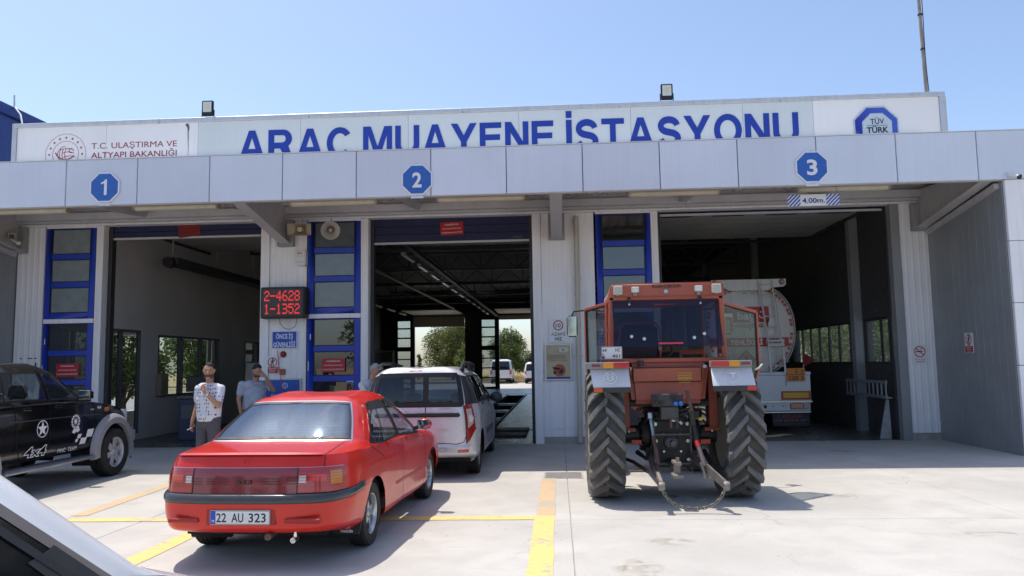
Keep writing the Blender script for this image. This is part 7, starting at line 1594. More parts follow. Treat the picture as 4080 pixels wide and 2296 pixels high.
def person(loc, rz, label, J, skin_c, hair_c, shirt_m, legs_m, shorts, head_dir=(0,0), bald=0., beard=True, belly=.0, shoe_m=None, hair_shape=None, group=None, fist=None, sc_all=.975):
    """J: joints for the arms; the figure faces local -y. Height 1.74 m."""
    skin = M('skin_'+str(skin_c), skin_c, .55, var=.06, scale=12)
    o_caps = []; ell = []
    hx, hy = J.get('hip', (0,0)); lean = J.get('lean', 0.)   # forward lean shifts the chest towards -y
    ch = Vector((0, -lean, 1.22-abs(lean)*.12)); nk = Vector((0, -lean*1.32, 1.455-abs(lean)*.25)); hd = nk+Vector((J.get('hx',0), -.02-lean*.35+J.get('hy',0), .165))
    hip = Vector((0,0,.93))
    # torso, neck, head
    torso = [(hip+Vector((-.07,0,0)), ch+Vector((-.085,0,-.02)), .105, .112), (hip+Vector((.07,0,0)), ch+Vector((.085,0,-.02)), .105, .112), (ch+Vector((-.12,0,.13)), ch+Vector((.12,0,.13)), .082, .082)]
    ell += [(ch+Vector((0,.0,.0)), (.185,.118,.20)), (hip.lerp(ch,.45), (.165,.112,.20))]
    o_caps += torso; o_caps.append((nk+Vector((0,.01,-.06)), hd+Vector((0,.015,-.05)), .058, .056))
    a, bq = head_dir; fw = Vector((math.sin(a)*math.cos(bq), -math.cos(a)*math.cos(bq), math.sin(bq))); rt = Vector((math.cos(a), math.sin(a), 0)); up = rt.cross(fw)*-1
    if up.z < 0: up = -up
    H = lambda x, f, u: hd+rt*x+fw*f+up*u
    ell += [(H(0,0,.02), (.076,.094,.115)), (H(0,.02,-.055), (.058,.066,.062))]
    o_caps += [(H(0,.088,.012), H(0,.108,-.022), .011, .016), (H(-.078,-.005,.0), H(-.080,-.012,.03), .014, .017), (H(.078,-.005,.0), H(.080,-.012,.03), .014, .017), (H(-.028,.082,.032), H(.028,.082,.032), .014, .014), (H(-.018,.088,-.052), H(.018,.088,-.052), .009, .009), (H(-.014,.07,-.09), H(.014,.07,-.09), .022, .022)]
    if belly: ell.append((hip+Vector((0,-.05,.16)), (.15,.12+belly,.17)))
    # arms
    for sd in (-1,1):
        sh, el, wr = [Vector(q) for q in J['L' if sd > 0 else 'R']]
        o_caps += [(ch+Vector((sd*.12,0,.13)), sh, .075, .062), (sh, el, .053, .042), (el, wr, .041, .028)]
        fd = Vector(J['fl' if sd > 0 else 'fr']).normalized(); side = Vector(J.get('sl' if sd > 0 else 'sr', (1,0,0))).normalized(); nn = fd.cross(side).normalized()
        pal = wr+fd*.05
        for q in (-.026,-.009,.009,.026): o_caps.append((wr+side*q*.6+fd*.01, wr+side*q+fd*.085, .014, .0115))
        curl = J.get('cl' if sd > 0 else 'cr', .5)
        for k, q in enumerate((-.028,-.0095,.0095,.028)):
            l1 = (.038,.044,.041,.032)[k]; k0 = wr+side*q+fd*.088; d1 = (fd*math.cos(curl*.6)+nn*math.sin(curl*.6)); k1 = k0+d1*l1; d2 = (fd*math.cos(curl*1.7)+nn*math.sin(curl*1.7)); k2 = k1+d2*l1*.75
            o_caps += [(k0, k1, .0095, .0088), (k1, k2, .0088, .0078)]
        th0 = wr+side*-.02*J.get('tl' if sd > 0 else 'tr', 1)+fd*.025; tq = -side*J.get('tl' if sd > 0 else 'tr', 1); th1 = th0+tq*.03+fd*.03+nn*.012; th2 = th1+tq*.008+fd*.034+nn*.01
        o_caps += [(th0, th1, .014, .0115), (th1, th2, .011, .0095)]
    # legs
    legs = []
    for sd in (-1,1):
        hp = Vector((sd*.095,0,.90)); kn = Vector((sd*.11,-.015,.49)); an = Vector((sd*.115,.03,.09)); legs.append((hp, kn, an))
        o_caps += [(hp, kn, .083, .056), (kn, kn.lerp(an,.35), .054, .057), (kn.lerp(an,.35), an, .057, .037), (an+Vector((0,.03,-.045)), an+Vector((sd*.02,-.15,-.06)), .036, .028)]
    body = blob('person', o_caps, ell, skin, None, .0085, 3)
    body.location = loc; body.rotation_euler = (0,0,rz); tag(body, label, 'person', group)
    # clothes
    body.scale = (sc_all,)*3
    sc_ = []; se = []
    for p0, p1, r0, r1 in torso: sc_.append((p0, p1, r0+.022, r1+.016))
    sc_.append((nk+Vector((0,.012,-.085)), nk+Vector((0,.012,-.045)), .082, .070))
    sc_.append((hip+Vector((-.06,0,-.02)), hip+Vector((.06,0,-.02)), .132, .132)); se.append((hip+Vector((0,-.01,.02)), (.20,.142,.10)))
    se += [(ch+Vector((0,.0,.0)), (.205,.136,.205)), (hip.lerp(ch,.45), (.188,.132,.22)), (hip+Vector((0,0,.03)), (.192,.138,.12))]
    if belly: se.append((hip+Vector((0,-.05,.16)), (.175,.142+belly,.20)))
    for sd in (-1,1):
        sh, el, wr = [Vector(q) for q in J['L' if sd > 0 else 'R']]; cut = J.get('sleeve', .62)
        sc_ += [(ch+Vector((sd*.12,0,.12)), sh, .082, .069), (sh, sh.lerp(el, min(cut,1)), .067, .064)]
        if cut > 1: sc_.append((el, el.lerp(wr, cut-1), .062, .046))
    blob('shirt', sc_, se, shirt_m, body, .010, 4)
    for q in (-1, 1): MB().prism([(0,0),(q*.075,.045),(q*.085,-.005),(q*.03,-.05)], 0, .006, (tuple(nk+Vector((0,-.088,-.055))), (1,0,0), (0,.35,.94), (0,-1,.2))).build('collar', shirt_m, body)
    lc = []
    for hp, kn, an in legs:
        end = kn if shorts else an+Vector((0,0,.0)); lc += [(hp, kn, .108, .086)] if shorts else [(hp, kn, .103, .078), (kn, an, .078, .066)]
        if shorts: lc.append((kn, kn+Vector((0,0,-.03)), .086, .088))
    lc.append((hip+Vector((-.07,0,.04)), hip+Vector((.07,0,.04)), .125, .125)); lc.append((hip+Vector((-.07,0,-.08)), hip+Vector((.07,0,-.08)), .122, .122))
    blob('shorts' if shorts else 'trousers', lc, [], legs_m, body, .011, 4)
    sm = shoe_m or M('shoe_dark', (.03,.028,.026), .6)
    for hp, kn, an in legs: blob('shoe', [(an+Vector((0,.035,-.045)), an+Vector((0,-.16,-.052)), .046, .038), (an+Vector((0,0,0)), an+Vector((0,0,-.03)), .05, .05)], [], sm, body, .012, 2)
    # hair, brows, eyes, beard
    hm = M('hair_'+str(hair_c), hair_c, .8, var=.25, scale=60, bump=.3, bscale=200)
    hb = MB(); hs = []
    N_, M_ = 40, 24
    for i in range(M_+1):
        t = (math.pi*.56)*i/M_
        for k in range(N_):
            p = 2*math.pi*k/N_; lx, lf, lu = math.sin(t)*math.cos(p), math.sin(t)*math.sin(p), math.cos(t)
            front = max(0, lf); lim = -.22+.80*min(1, max(0, (lf+.15)/.75)); q_ = min(1, max(0, (lu-lim)/.10)); g = .88+.17*q_*q_*(3-2*q_)
            hb.v.append(tuple(H(lx*.079*g, lf*.098*g-.004, .024+lu*.119*g)))
    for i in range(M_):
        for k in range(N_): hb.f.append((i*N_+k, (i+1)*N_+k, (i+1)*N_+(k+1) % N_, i*N_+(k+1) % N_))
    hb.build('hair', hm, body)
    ey = M('eye_dark', (.02,.015,.012), .2)
    for q in (-1,1):
        MB().ell(H(q*.031,.081,.013), (.0115,.008,.007), 10, 6).build('eye', ey, body)
        MB().bar(H(q*.016,.0955,.034), H(q*.046,.086,.036), .008, .006).build('eyebrow', hm, body)
    MB().bar(H(-.02,.094,-.053), H(.02,.094,-.053), .006, .005).build('mouth', M('lip', (.25,.09,.07), .6), body)
    if beard:
        bb = MB(); P_ = []
        for u, ww in ((-.048,.066),(-.066,.064),(-.088,.055),(-.106,.038)):
            row_ = []
            for k in range(13):
                t = R(-95+190*k/12); row_.append(tuple(H(math.sin(t)*ww*1.08, math.cos(t)*(ww*1.0+.008)+.024*(1 if u > -.1 else .9), u)))
            P_.append(row_)
        bb.grid(P_).build('beard', M('beard_shadow', (.09,.055,.042), .9, var=.3, scale=80), body)
    return body
def palm_cloth(name, base, ink, sc_=21., kind='palm'):
    m = bpy.data.materials.new(name); m.use_nodes = True; N = m.node_tree.nodes; L = m.node_tree.links; b = N['Principled BSDF']; b.inputs['Roughness'].default_value = .85
    tc = N.new('ShaderNodeTexCoord'); v = N.new('ShaderNodeTexVoronoi'); v.inputs['Scale'].default_value = sc_; v.inputs['Randomness'].default_value = .35
    mp = N.new('ShaderNodeMapping'); mp.inputs['Scale'].default_value = (1.15,0,.85); L.new(tc.outputs['Object'], mp.inputs[0]); L.new(mp.outputs[0], v.inputs['Vector'])
    n = N.new('ShaderNodeTexNoise'); n.inputs['Scale'].default_value = 90; L.new(tc.outputs['Object'], n.inputs[0])
    ad = N.new('ShaderNodeMath'); ad.operation = 'MULTIPLY_ADD'; ad.inputs[1].default_value = .35; L.new(n.outputs[0], ad.inputs[0]); L.new(v.outputs['Distance'], ad.inputs[2])
    r = N.new('ShaderNodeMapRange'); r.inputs[1].default_value = .40; r.inputs[2].default_value = .46; L.new(ad.outputs[0], r.inputs[0])
    w = N.new('ShaderNodeTexWave'); w.inputs['Scale'].default_value = 16; w.bands_direction = 'X'; L.new(tc.outputs['Object'], w.inputs[0])
    x0 = N.new('ShaderNodeMix'); x0.data_type = 'RGBA'; x0.inputs[6].default_value = (*base,1); x0.inputs[7].default_value = (base[0]*.86,base[1]*.86,base[2]*.9,1); L.new(w.outputs[0], x0.inputs[0])
    x = N.new('ShaderNodeMix'); x.data_type = 'RGBA'; x.inputs[6].default_value = (*ink,1); L.new(r.outputs[0], x.inputs[0]); L.new(x0.outputs[2], x.inputs[7]); L.new(x.outputs[2], b.inputs['Base Color'])
    return m
palm = palm_cloth('palm_print_shirt', (.74,.75,.80), (.03,.035,.07)); polo = M('grey_polo', (.36,.40,.48), .85, var=.06, scale=6); shirt_w = M('pale_shirt', (.62,.62,.64), .85, var=.05)
shorts_m = M('charcoal_shorts', (.085,.085,.10), .9, var=.08); jeans = M('dark_jeans', (.05,.06,.09), .9, var=.1); greyt = M('grey_trousers', (.16,.16,.17), .9)
# man in the palm-print shirt, right hand on chin, left arm hanging with a cigarette (picture-left arm = his right)
J = {'R': ((-.205,.01,1.355),(-.262,.05,1.09),(-.285,-.03,.85)), 'fr': (-.02,-.12,-1), 'sr': (0,1,0), 'cr': .55, 'tr': -1,
     'L': ((.205,.01,1.355),(.245,-.10,1.10),(.055,-.20,1.335)), 'fl': (-.35,.15,.9), 'sl': (1,0,.4), 'cl': 1.3, 'tl': 1, 'hx': 0}
p1 = person((-5.30,11.6,0), R(-14), 'bearded man in palm-print shirt and grey shorts, hand on his chin', J, (.46,.25,.16), (.018,.014,.012), palm, shorts_m, True, head_dir=(R(30),R(2)))
MB().lathe([(.033,-.008),(.036,0),(.033,.008)], (.10,-.185,1.28), (-.5,-.2,.8), 20).build('wristwatch', alu, p1); MB().cyl((.125,-.215,1.27),(.135,-.225,1.275),.017,n=14).build('watch_face', white_pl, p1)
o = empty('cigarette', (-5.535,11.54,.715), 0, 'lit white cigarette held in the hanging hand of the palm-shirt man', 'cigarette'); MB().cyl((0,0,.03),(-.055,-.03,0),.0045,n=8).build('paper', white_print, o); MB().cyl((0,0,.03),(.018,.01,.04),.0045,n=8).build('filter', M('filter_tan', (.5,.3,.12), .7), o)
# man in grey polo, hand over his face
J = {'R': ((-.225,.01,1.37),(-.27,.03,1.10),(-.25,-.02,.86)), 'fr': (0,-.1,-1), 'sr': (0,1,0), 'cr': .5, 'tr': -1,
     'L': ((.22,-.02,1.37),(.30,-.22,1.25),(.10,-.27,1.50)), 'fl': (-.55,.35,.75), 'sl': (.8,0,.6), 'cl': .9, 'tl': 1, 'lean': .06}
person((-5.56,13.95,0), R(52), 'heavy man in grey polo shirt with a hand over his face beside the pier', J, (.40,.21,.14), (.016,.013,.012), polo, jeans, False, head_dir=(R(10),R(-18)), belly=.05)
# grey-haired man leaning to the estate's driver window
J = {'R': ((-.20,-.14,1.33),(-.24,-.26,1.10),(-.15,-.46,1.06)), 'fr': (.2,-1,0), 'sr': (1,0,0), 'cr': .5, 'tr': -1,
     'L': ((.20,-.14,1.33),(.24,-.27,1.10),(.12,-.46,1.05)), 'fl': (-.2,-1,0), 'sl': (1,0,0), 'cl': .5, 'lean': .16, 'sleeve': 1.75}
person((-3.52,13.75,0), R(75), 'grey-haired man in a pale shirt bending towards the silver estate', J, (.45,.25,.17), (.34,.34,.34), shirt_w, greyt, False, head_dir=(0,R(-22)), beard=False)
# ================================================================ trees, far vehicles and other surroundings
def leafmat(name, c):
    m = bpy.data.materials.new(name); m.use_nodes = True; N = m.node_tree.nodes; L = m.node_tree.links; b = N['Principled BSDF']; b.inputs['Roughness'].default_value = .6
    oi = N.new('ShaderNodeTexCoord'); n = N.new('ShaderNodeTexNoise'); n.inputs['Scale'].default_value = 1.3; n.inputs['Detail'].default_value = 5; L.new(oi.outputs['Object'], n.inputs[0])
    r = N.new('ShaderNodeMix'); r.data_type = 'RGBA'; r.inputs[6].default_value = (c[0]*.55,c[1]*.6,c[2]*.6,1); r.inputs[7].default_value = (c[0]*1.45,c[1]*1.35,c[2]*1.1,1)
    mr = N.new('ShaderNodeMapRange'); mr.inputs[1].default_value = .35; mr.inputs[2].default_value = .65; L.new(n.outputs[0], mr.inputs[0]); L.new(mr.outputs[0], r.inputs[0]); L.new(r.outputs[2], b.inputs['Base Color'])
    tl = N.new('ShaderNodeBsdfTranslucent'); L.new(r.outputs[2], tl.inputs[0]); mx = N.new('ShaderNodeMixShader'); mx.inputs[0].default_value = .42; L.new(b.outputs[0], mx.inputs[1]); L.new(tl.outputs[0], mx.inputs[2]); L.new(mx.outputs[0], N['Material Output'].inputs[0])
    return m
leaf_a = leafmat('leaf_olive', (.13,.16,.045)); leaf_b = leafmat('leaf_green', (.11,.16,.045)); leaf_c = leafmat('leaf_grey_green', (.15,.19,.10))
bark = M('bark', (.10,.075,.055), .9, var=.3, scale=8, bump=.5, bscale=20)
def tree(loc, h, cr, lm, label, seed, n=2600, leaf=.2, trunk_h=.35, name='broadleaf_tree', group=None, squash=.8, pointed=False):
    rs = random.Random(seed); o = empty(name, loc, 0, label, 'tree', group); th = h*trunk_h; tb = MB(); r0 = .035*h
    top = Vector((rs.uniform(-.2,.2), rs.uniform(-.2,.2), h*.75)); tb.tube([(0,0,0), Vector((top.x*.3,top.y*.3,th)), top], [r0, r0*.75, r0*.25], 8)
    clumps = []
    for i in range(int(26 if n > 5000 else 15)):
        a = rs.uniform(0,6.28); u = rs.random(); zz = th+(h-th)*(.12+.82*u)
        wid = cr*(math.sin(math.pi*(.18+.72*u)) if not pointed else (1.05-u)*.95)
        p = Vector((wid*.62*math.cos(a), wid*.62*math.sin(a), zz)); clumps.append((p, cr*rs.uniform(.30,.46)*(1 if not pointed else (1.15-u*.8))))
        b0 = Vector((top.x*.5,top.y*.5,th*rs.uniform(.8,1.3))); tb.tube([b0, b0.lerp(p,.5)+Vector((0,0,.1*h*rs.random())), p], [r0*.35, r0*.22, r0*.08], 5)
    tb.build('trunk', bark, o)
    v = []; f = []
    for i in range(n):
        c, r = clumps[rs.randrange(len(clumps))]; d = Vector((rs.gauss(0,1), rs.gauss(0,1), rs.gauss(0,1))).normalized(); p = c+d*r*(rs.random()**.45)*Vector((1,1,squash)).length/1.6
        p.z = max(p.z, th*.5)
        u_ = Vector((rs.gauss(0,1), rs.gauss(0,1), rs.gauss(0,.6))).normalized(); w_ = u_.cross(Vector((rs.gauss(0,1), rs.gauss(0,1), rs.gauss(0,1)))).normalized(); s_ = leaf*rs.uniform(.55,1.25); k = len(v)
        v += [p-u_*s_, p+w_*s_*.5, p+u_*s_, p-w_*s_*.5]; f.append((k,k+1,k+2,k+3))
    me = bpy.data.meshes.new('crown'); me.from_pydata([tuple(q) for q in v], [], f); link('crown', me, lm, o); return o
G1 = 'trees beyond the rear bays'
tree((-11.6,86,0), 6.4, 3.7, leaf_a, 'big round olive-green tree seen through the left rear doorway', 1, 30000, .10, .10, group=G1)
tree((-9.3,82,0), 3.6, 1.7, leaf_b, 'smaller bright green tree in front of the big round one', 2, 7000, .11, .12, group=G1)
tree((-5.6,88,0), 5.2, 2.5, leaf_b, 'leafy tree behind the white vans in the right rear doorway', 3, 16000, .10, .08, group=G1)
tree((-3.2,92,0), 3.0, 1.6, leaf_c, 'low shrub tree beside the dry grass in the right rear doorway', 4, 4500, .11, .1, group=G1)
tree((-16.2,90,0), 3.0, 1.0, leaf_c, 'thin pale tree at the left edge of the left rear doorway', 5, 1500, .12, .2, group=G1, pointed=True)
G2 = 'hedge trees outside the bay three windows'
for i, (x, y, h, r, lm_) in enumerate(((12.2,31.5,4.3,1.9,leaf_c),(12.6,36.0,4.9,2.1,leaf_c),(11.5,27.6,4.0,1.8,leaf_c),(14.6,41.,5.2,2.3,leaf_c),(11.2,24.2,3.7,1.7,leaf_b),(16.6,47,5.6,2.6,leaf_c),(10.4,21.4,3.3,1.5,leaf_c))):
    tree((x,y,0), h, r, lm_, ('grey-green hedge tree in the middle of the bay three windows','tall green hedge tree behind the steel column in bay three','grey-green hedge tree right of the steel column in bay three','far grey-green hedge tree next to the tanker','low olive hedge tree at the right edge of the bay three windows','farthest hedge tree showing above the tanker flag','nearest low hedge tree outside bay three')[i], 20+i, 12000, .065, .05, 'hedge_tree', G2)
G3 = 'trees outside the office windows'
for i, (x, y, h, r) in enumerate(((-15.6,33.5,4.2,1.9),(-19.4,41,5.6,2.4),(-14.6,25.5,3.6,1.5))): tree((x,y,0), h, r, leaf_b, ('olive tree showing in the wide office window','darker olive tree farther along behind the office windows','small olive tree close outside the office at the bay one wall')[i], 40+i, 6000, .10, .12, group=G3)
G4 = 'trees across the yard behind the camera'
for i, (x, y, h, r) in enumerate(((-9,-30,7,3.2),(-2,-33,8,3.6),(-15,-34,8,3.6),(6,-36,7.5,3.4),(14,-32,7,3.2),(-23,-30,7,3.2))): tree((x,y,0), h, r, leaf_b, ('round','tall','broad','wide','dense','dark')[i]+' yard tree mirrored in the blue door panes', 60+i, 1500, .3, .2, group=G4)
# far kerb and dry grass
o = box('far_kerb', (-30,30,70.5,70.75,-.03,.13), conc_far); tag(o, kind='structure')
o = box('dry_field', (-120,120,70.8,220,-.03,.06), M('dry_grass_ground', (.40,.30,.13), .95, var=.3, scale=.5)); tag(o, kind='structure')
rs = random.Random(3); v = []; f = []
for i in range(3500):
    x = rs.uniform(-9,3); y = rs.uniform(71,80); h = rs.uniform(.25,.8); a = rs.uniform(0,3.14); k = len(v); dx, dy = .03*math.cos(a), .03*math.sin(a); lx, ly = rs.uniform(-.15,.15), rs.uniform(-.15,.15)
    v += [(x-dx,y-dy,.05),(x+dx,y+dy,.05),(x+lx,y+ly,h)]; f.append((k,k+1,k+2))
me = bpy.data.meshes.new('grass'); me.from_pydata(v, [], f); o = link('grass', me, M('straw', (.48,.37,.16), .9, var=.25)); tag(o, 'dry straw-coloured grass beyond the rear yard', 'grass', kind='stuff')
# far white vans on the rear apron
def van(loc, label, L_, W, H, zb=1.05):
    o = empty('white_van', loc, 0, label, 'van', 'white vans on the rear apron'); rows.clear(); w = W/2
    for z, yr, yf, k, in ((.30,.1,L_-.1,.90),(.42,.0,L_,.97),(.9,.0,L_,1.0),(zb,.02,L_-.1,.99)): row([(0,yr-.03,z),(w*.55,yr-.02,z),(w*k*.85,yr,z),(w*k,yr+.14,z)], [(w*k,.45,z),(w*k,1.0,z),(w*k,2.2,z),(w*k,2.3,z),(w*k,L_-1.7,z)], [(w*k*.98,L_-1.0,z),(w*k*.9,yf-.25,z),(w*k*.55,yf-.04,z),(0,yf,z)])
    t = H-.16
    row([(0,.12,t),(w*.5,.13,t),(w*.74,.15,t),(w*.86,.25,t)], [(w*.87,.45,t),(w*.87,1.,t),(w*.87,2.2,t),(w*.87,2.3,t),(w*.85,L_-2.1,t)], [(w*.82,L_-1.95,t),(w*.7,L_-1.85,t),(w*.4,L_-1.78,t),(0,L_-1.75,t)])
    row([(0,.22,H-.04),(w*.42,.23,H-.04),(w*.6,.25,H-.045),(w*.7,.33,H-.05)], [(w*.72,.5,H-.05),(w*.72,1.,H-.05),(w*.72,2.2,H-.05),(w*.72,2.3,H-.05),(w*.7,L_-2.2,H-.06)], [(w*.66,L_-2.1,H-.06),(w*.55,L_-2.05,H-.06),(w*.3,L_-2.,H-.05),(0,L_-1.98,H-.05)])
    row([(0,.4,H),(0,.45,H),(0,.5,H),(0,.6,H)], [(0,.7,H),(0,1,H),(0,2,H),(0,2.1,H),(0,L_-2.3,H)], [(0,L_-2.28,H),(0,L_-2.26,H),(0,L_-2.24,H),(0,L_-2.22,H)])
    lv_ = Loft(rows, sr=(3,4), step=.12); wp = M('far_van_white', (.66,.66,.66), .35, coat=.5)
    shell(lv_, o, [('rear_window', dark_glass, {(3,0),(3,1)}, 'centre'), ('side_window', dark_glass, {(3,4),(3,5),(3,7)}, 'pair'), ('windscreen', dark_glass, {(3,9),(3,10),(3,11)}, 'centre')], wp, arches=((.85,.33,.38),(L_-.95,.33,.38)))
    for mir in (False, True): strip_obj('tail_lamp', lv_.patch(1.75,2.9,1.75,2.7,.01,(3,3),mir), bright_red, o)
    strip_obj('bumper', lv_.patch(.1,1.1,0,2.6,.03,(2,6)), black_pl, o); strip_obj('bumper', lv_.patch(.1,1.1,0,2.6,.03,(2,6),True), black_pl, o)
    for sd in (1,-1):
        for yy in (.85, L_-.95): wheel(o, sd*(w-.13), yy, .33, .2, sd, .2, silver2, 6, 'block')
    return o
van((-4.85,66,0), 'white van parked behind the glazed rear column beyond bay two', 4.9, 1.9, 2.05, 1.15)
van((-1.95,65,0), 'white small van half hidden by the pier beyond bay two', 4.2, 1.75, 1.78, 1.05)
# blue neighbouring building
o = empty('blue_building', (-17,26,0), 0, 'blue metal-clad building rising behind the left end of the roof sign', 'building'); bc = M('blue_cladding', (.015,.05,.27), .45, var=.06, streak=.1)
for i in range(3):
    y0 = -9+i*1.0; MB().box(3.9,4.0,y0+.005,y0+.995,0,7.72).build('wall_panel', bc, o)
for i in range(8): MB().box(-4+i,-3.01+i,-9.0,-8.9,0,7.72).build('wall_panel', bc, o)
MB().box(-4,4.08,-9.08,-5.9,7.72,7.98).build('eave', bc, o, bevel=.02); MB().box(-4,3.88,-8.88,-6.05,0,7.7).build('core', joint_dark, o)
o = MB().tube([(-13.0,17.5,8.3),(-12.95,17.45,8.0),(-12.6,17.2,7.7),(-12.35,17.0,7.2),(-12.3,16.9,7.0)], .02, 6).build('roof_cable', white_pl); tag(o, 'pale cable drooping from the blue building to the sign', 'cable')
# ================================================================ inside the hall
# radiant tube heater along the left wall of bay one
o = empty('tube_heater', (-9.2,17.9,4.2), 0, 'long black radiant tube heater hanging in bay one', 'heater')
MB().prism([(-.16,.10),(-.20,-.05),(.20,-.05),(.16,.10)], 0, 6.2, ((0,0,0),(1,0,0),(0,0,1),(0,1,0))).build('reflector', inner_dark, o)
for x in (-.09,.09): MB().cyl((x,0,-.06),(x,6.2,-.06),.035,n=12).build('tube', M('heater_tube', (.05,.05,.05), .35, .5), o)
MB().cyl((0,-.15,-.03),(0,.02,-.03),.13,n=18).build('burner', black_pl, o)
for y in (.1,2.5,5.): MB().cyl((0,y,.1),(0,y,.85),.02,n=8).build('hanger', M('hanger_pale', (.3,.3,.3), .5), o)
o = MB().cyl((-8.95,24.5,0),(-8.95,24.5,5.3),.045,n=10).build('red_pipe', M('pipe_dark_red', (.11,.012,.012), .5)); tag(o, 'dark red vertical pipe at the back of bay one', 'pipe')
def batten_row(x, z, y0, y1, n_, label, emit_=None):
    for i in range(n_):
        y = y0+(y1-y0)*i/n_; o = empty('hall_lamp', (x,y,z), 0, ('nearest','second','third','fourth','fifth','sixth','seventh','eighth','ninth','tenth','farthest')[i if i < n_-1 else 10]+' '+label, 'tube light', 'hall tube lights'); L2 = (y1-y0)/n_*.62
        MB().box(-.06,.06,0,L2,0,.05).build('housing', beam_grey, o); MB().box(-.05,.05,.02,L2-.02,-.03,0).build('diffuser', M('hall_diffuser', (.6,.6,.58), .25), o, bevel=.01)
batten_row(-4.1, 4.62, 20.5, 47, 11, 'tube light in the long row over bay two'); batten_row(-9.0, 4.65, 31, 47, 5, 'tube light in the row along the far left wall')
o = box('cable_tray', (-3.95,-3.8,18,50,4.72,4.80), MATS['truss_paint']); tag(o, 'long cable tray hanging beside the tube lights over bay two', 'tray')
o = MB().tube([(-6.2,18,4.9),(-6.1,30,4.9),(-5.9,44,4.85)], .06, 8).build('air_duct', MATS['truss_paint']); tag(o, 'thin duct running along the hall left of the tube lights', 'duct')
# workstation in bay one
wb = M('workstation_blue', (.03,.045,.10), .5); dk = M('console_grey', (.10,.10,.105), .5)
o = empty('test_console', (-8.45,17.9,0), R(12), 'dark test console with monitor just inside bay one', 'console')
MB().box(-.36,.36,-.25,.25,.0,.95).build('cabinet', wb, o, bevel=.015); MB().box(-.40,.40,-.32,.28,.95,1.02).build('desk', dk, o, bevel=.01); MB().box(-.27,.27,-.02,.04,1.10,1.46).build('monitor', black_pl, o, bevel=.012); MB().box(-.05,.05,.0,.05,1.02,1.12).build('monitor_stand', black_pl, o); MB().box(-.26,.16,-.26,-.08,1.02,1.045).build('keyboard', black_pl, o, bevel=.004)
MB().box(-.30,.30,-.262,-.25,.50,.80).build('front_panel', dk, o); MB().prism(ngon(8,.09,.05,.33,math.pi/8), 0, .004, ((0,-.262,0),(1,0,0),(0,0,1),(0,-1,0))).build('red_badge', M('dim_red', (.2,.01,.01), .5), o); MB().box(-.06,.16,-.266,-.262,.14,.25).build('blue_label', M('dim_blue', (.02,.05,.2), .5), o)
o = empty('tool_cabinet', (-6.75,20.2,0), 0, 'dark red tool cabinet behind the palm-shirt man', 'cabinet'); rc_ = M('cabinet_dark_red', (.09,.012,.012), .5); MB().box(-.40,.40,-.3,.3,.1,1.75).build('carcass', rc_, o, bevel=.01)
for i in range(5): MB().box(-.36,.36,-.315,-.3,.18+i*.31,.45+i*.31).build('drawer', M('cabinet_brown', (.10,.075,.065), .5), o, bevel=.006)
o = empty('whiteboard', (-6.95,18.6,1.35), 0, 'grey board on a stand behind the palm-shirt man', 'board'); MB().box(-.62,.62,-.02,.02,-.45,.40).build('face', M('board_grey', (.24,.26,.28), .5, var=.1), o); MB().box(-.65,.65,-.015,.03,.40,.44).build('rail', black_pl, o)
for x in (-.55,.55): MB().box(x-.02,x+.02,-.0,.04,-1.35,-.45).build('leg', black_pl, o)
o = empty('wall_box', (-9.93,19.0,1.25), 0, 'beige control box on the inner wall of bay one', 'box'); MB().box(-.04,.10,-.2,.2,-.28,.28).build('case', M('beige_box', (.30,.26,.17), .5), o, bevel=.02); MB().box(.10,.105,-.15,.15,-.2,.2).build('lid', M('beige_lid', (.24,.21,.14), .5), o)
# bay three: ladder on the wall, leaning board, floor line
o = empty('wall_ladder', (6.60,17.2,1.0), 0, 'grey metal ladder hung sideways below the bay three windows', 'ladder'); lg = M('ladder_grey', (.26,.28,.30), .45, .4)
for z in (.14,-.16): MB().bar((0,-1.05,z),(0,1.15,z),.03,.06).build('rail', lg, o)
for i in range(11): MB().bar((0,-1.0+i*.21,-.15),(0,-1.0+i*.21,.14),.025,.03,(0,1,0)).build('rung', lg, o)
for y in (-.8,.9): MB().box(0,.34,y-.02,y+.02,-.2,-.17).build('bracket', beam_grey, o)
o = MB().hexa([(6.50,16.36,0),(6.72,16.34,0),(6.72,16.38,0),(6.50,16.40,0)],[(6.68,16.40,.78),(6.73,16.40,.78),(6.73,16.44,.78),(6.68,16.44,.78)]).build('leaning_board', M('board_pale_grey', (.32,.33,.33), .6, var=.2, scale=15)); tag(o, 'pale tapering board leaning at the right jamb of bay three', 'board')
st_ = stripe('painted_stripe', ((4.3,16.9),(5.0,17.5)), .3, yel)
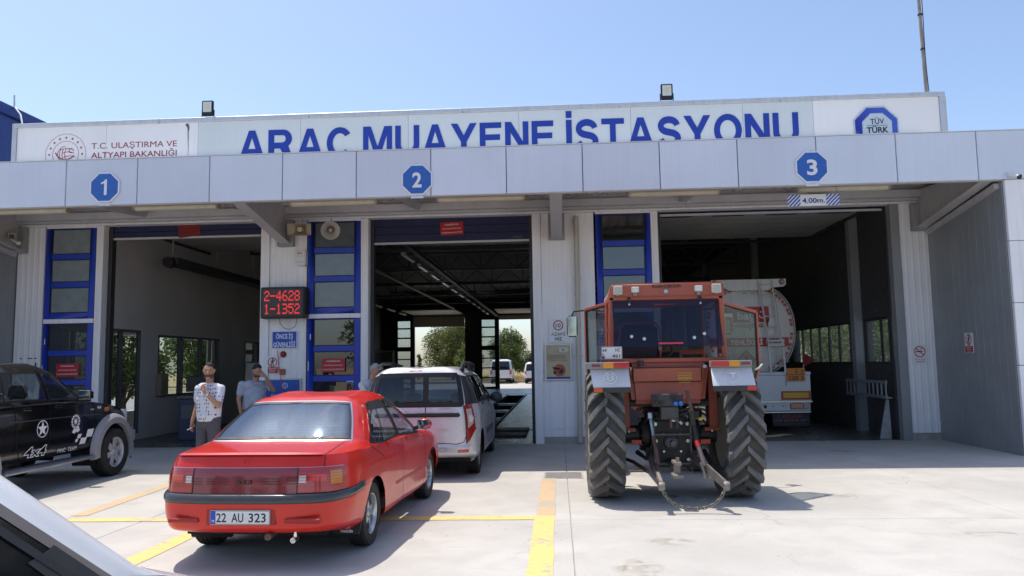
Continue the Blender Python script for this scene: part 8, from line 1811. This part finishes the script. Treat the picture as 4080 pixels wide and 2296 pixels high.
o = empty('no_smoking_sign', (6.78,23.7,1.68), 0, 'small no-smoking sign on the wall just right of the tanker', 'sign'); MB().prism(rect(-.12,.12,-.14,.14,.01), 0, .01, FRONT).build('plate', sign_white, o); prohibition(o, 0, .0, .09, -.01, .8, 'smoke')

# ================================================================ smaller things inside the bays
o = empty('round_mirror', (-6.62,19.4,2.28), 0, 'round black convex mirror beside the pier at the right of bay one', 'mirror')
MB().lathe([(0,-.09),(.12,-.075),(.20,-.03),(.23,.02),(.22,.05),(0,.06)], (0,0,0), (0,1,0), 24).build('dome', M('mirror_dark_gloss', (.02,.02,.024), .08), o); MB().tube([(0,.05,0),(-.1,.12,.05),(-.55,.15,.08)], .018, 6).build('arm', black_pl, o)
o = empty('brake_tester', (-8.9,30.5,0), 0, 'white brake tester cabinet with dark screen at the left of bay two', 'machine')
MB().box(-.35,.35,-.3,.3,0,1.35).build('cabinet', white_panel, o, bevel=.02); MB().box(-.45,.45,-.2,.2,1.42,2.05).build('display', white_pl, o, bevel=.02); MB().box(-.40,.40,-.21,-.2,1.48,2.0).build('screen', black_pl, o); MB().box(-.05,.05,-.05,.05,1.35,1.42).build('neck', black_pl, o)
o = empty('glass_booth', (-9.0,38.0,0), 0, 'pale glazed booth far at the left of bay two', 'booth')
for x in (-.9,.9): MB().box(x-.04,x+.04,-.04,.04,0,2.4).build('post', white_pl, o)
MB().box(-.9,.9,-.03,.03,0,1.1).build('panel', white_panel, o); MB().box(-.9,.9,-.04,.04,2.32,2.4).build('rail', white_pl, o); MB().box(-.86,.86,-.004,.004,1.1,2.32).build('pane', MATS['dusty_pane'], o)
o = empty('wheel_dolly', (-7.2,16.75,0), 0, 'low dark trolley on small wheels at the bay one threshold', 'trolley')
MB().box(-.28,.28,-.18,.18,.10,.16).build('deck', iron, o, bevel=.01)
for x in (-.2,.2):
    for y in (-.12,.12): MB().cyl((x-.02,y,.05),(x+.02,y,.05),.05,n=14).build('wheel', M('trolley_wheel_grey', (.25,.25,.25), .6), o)
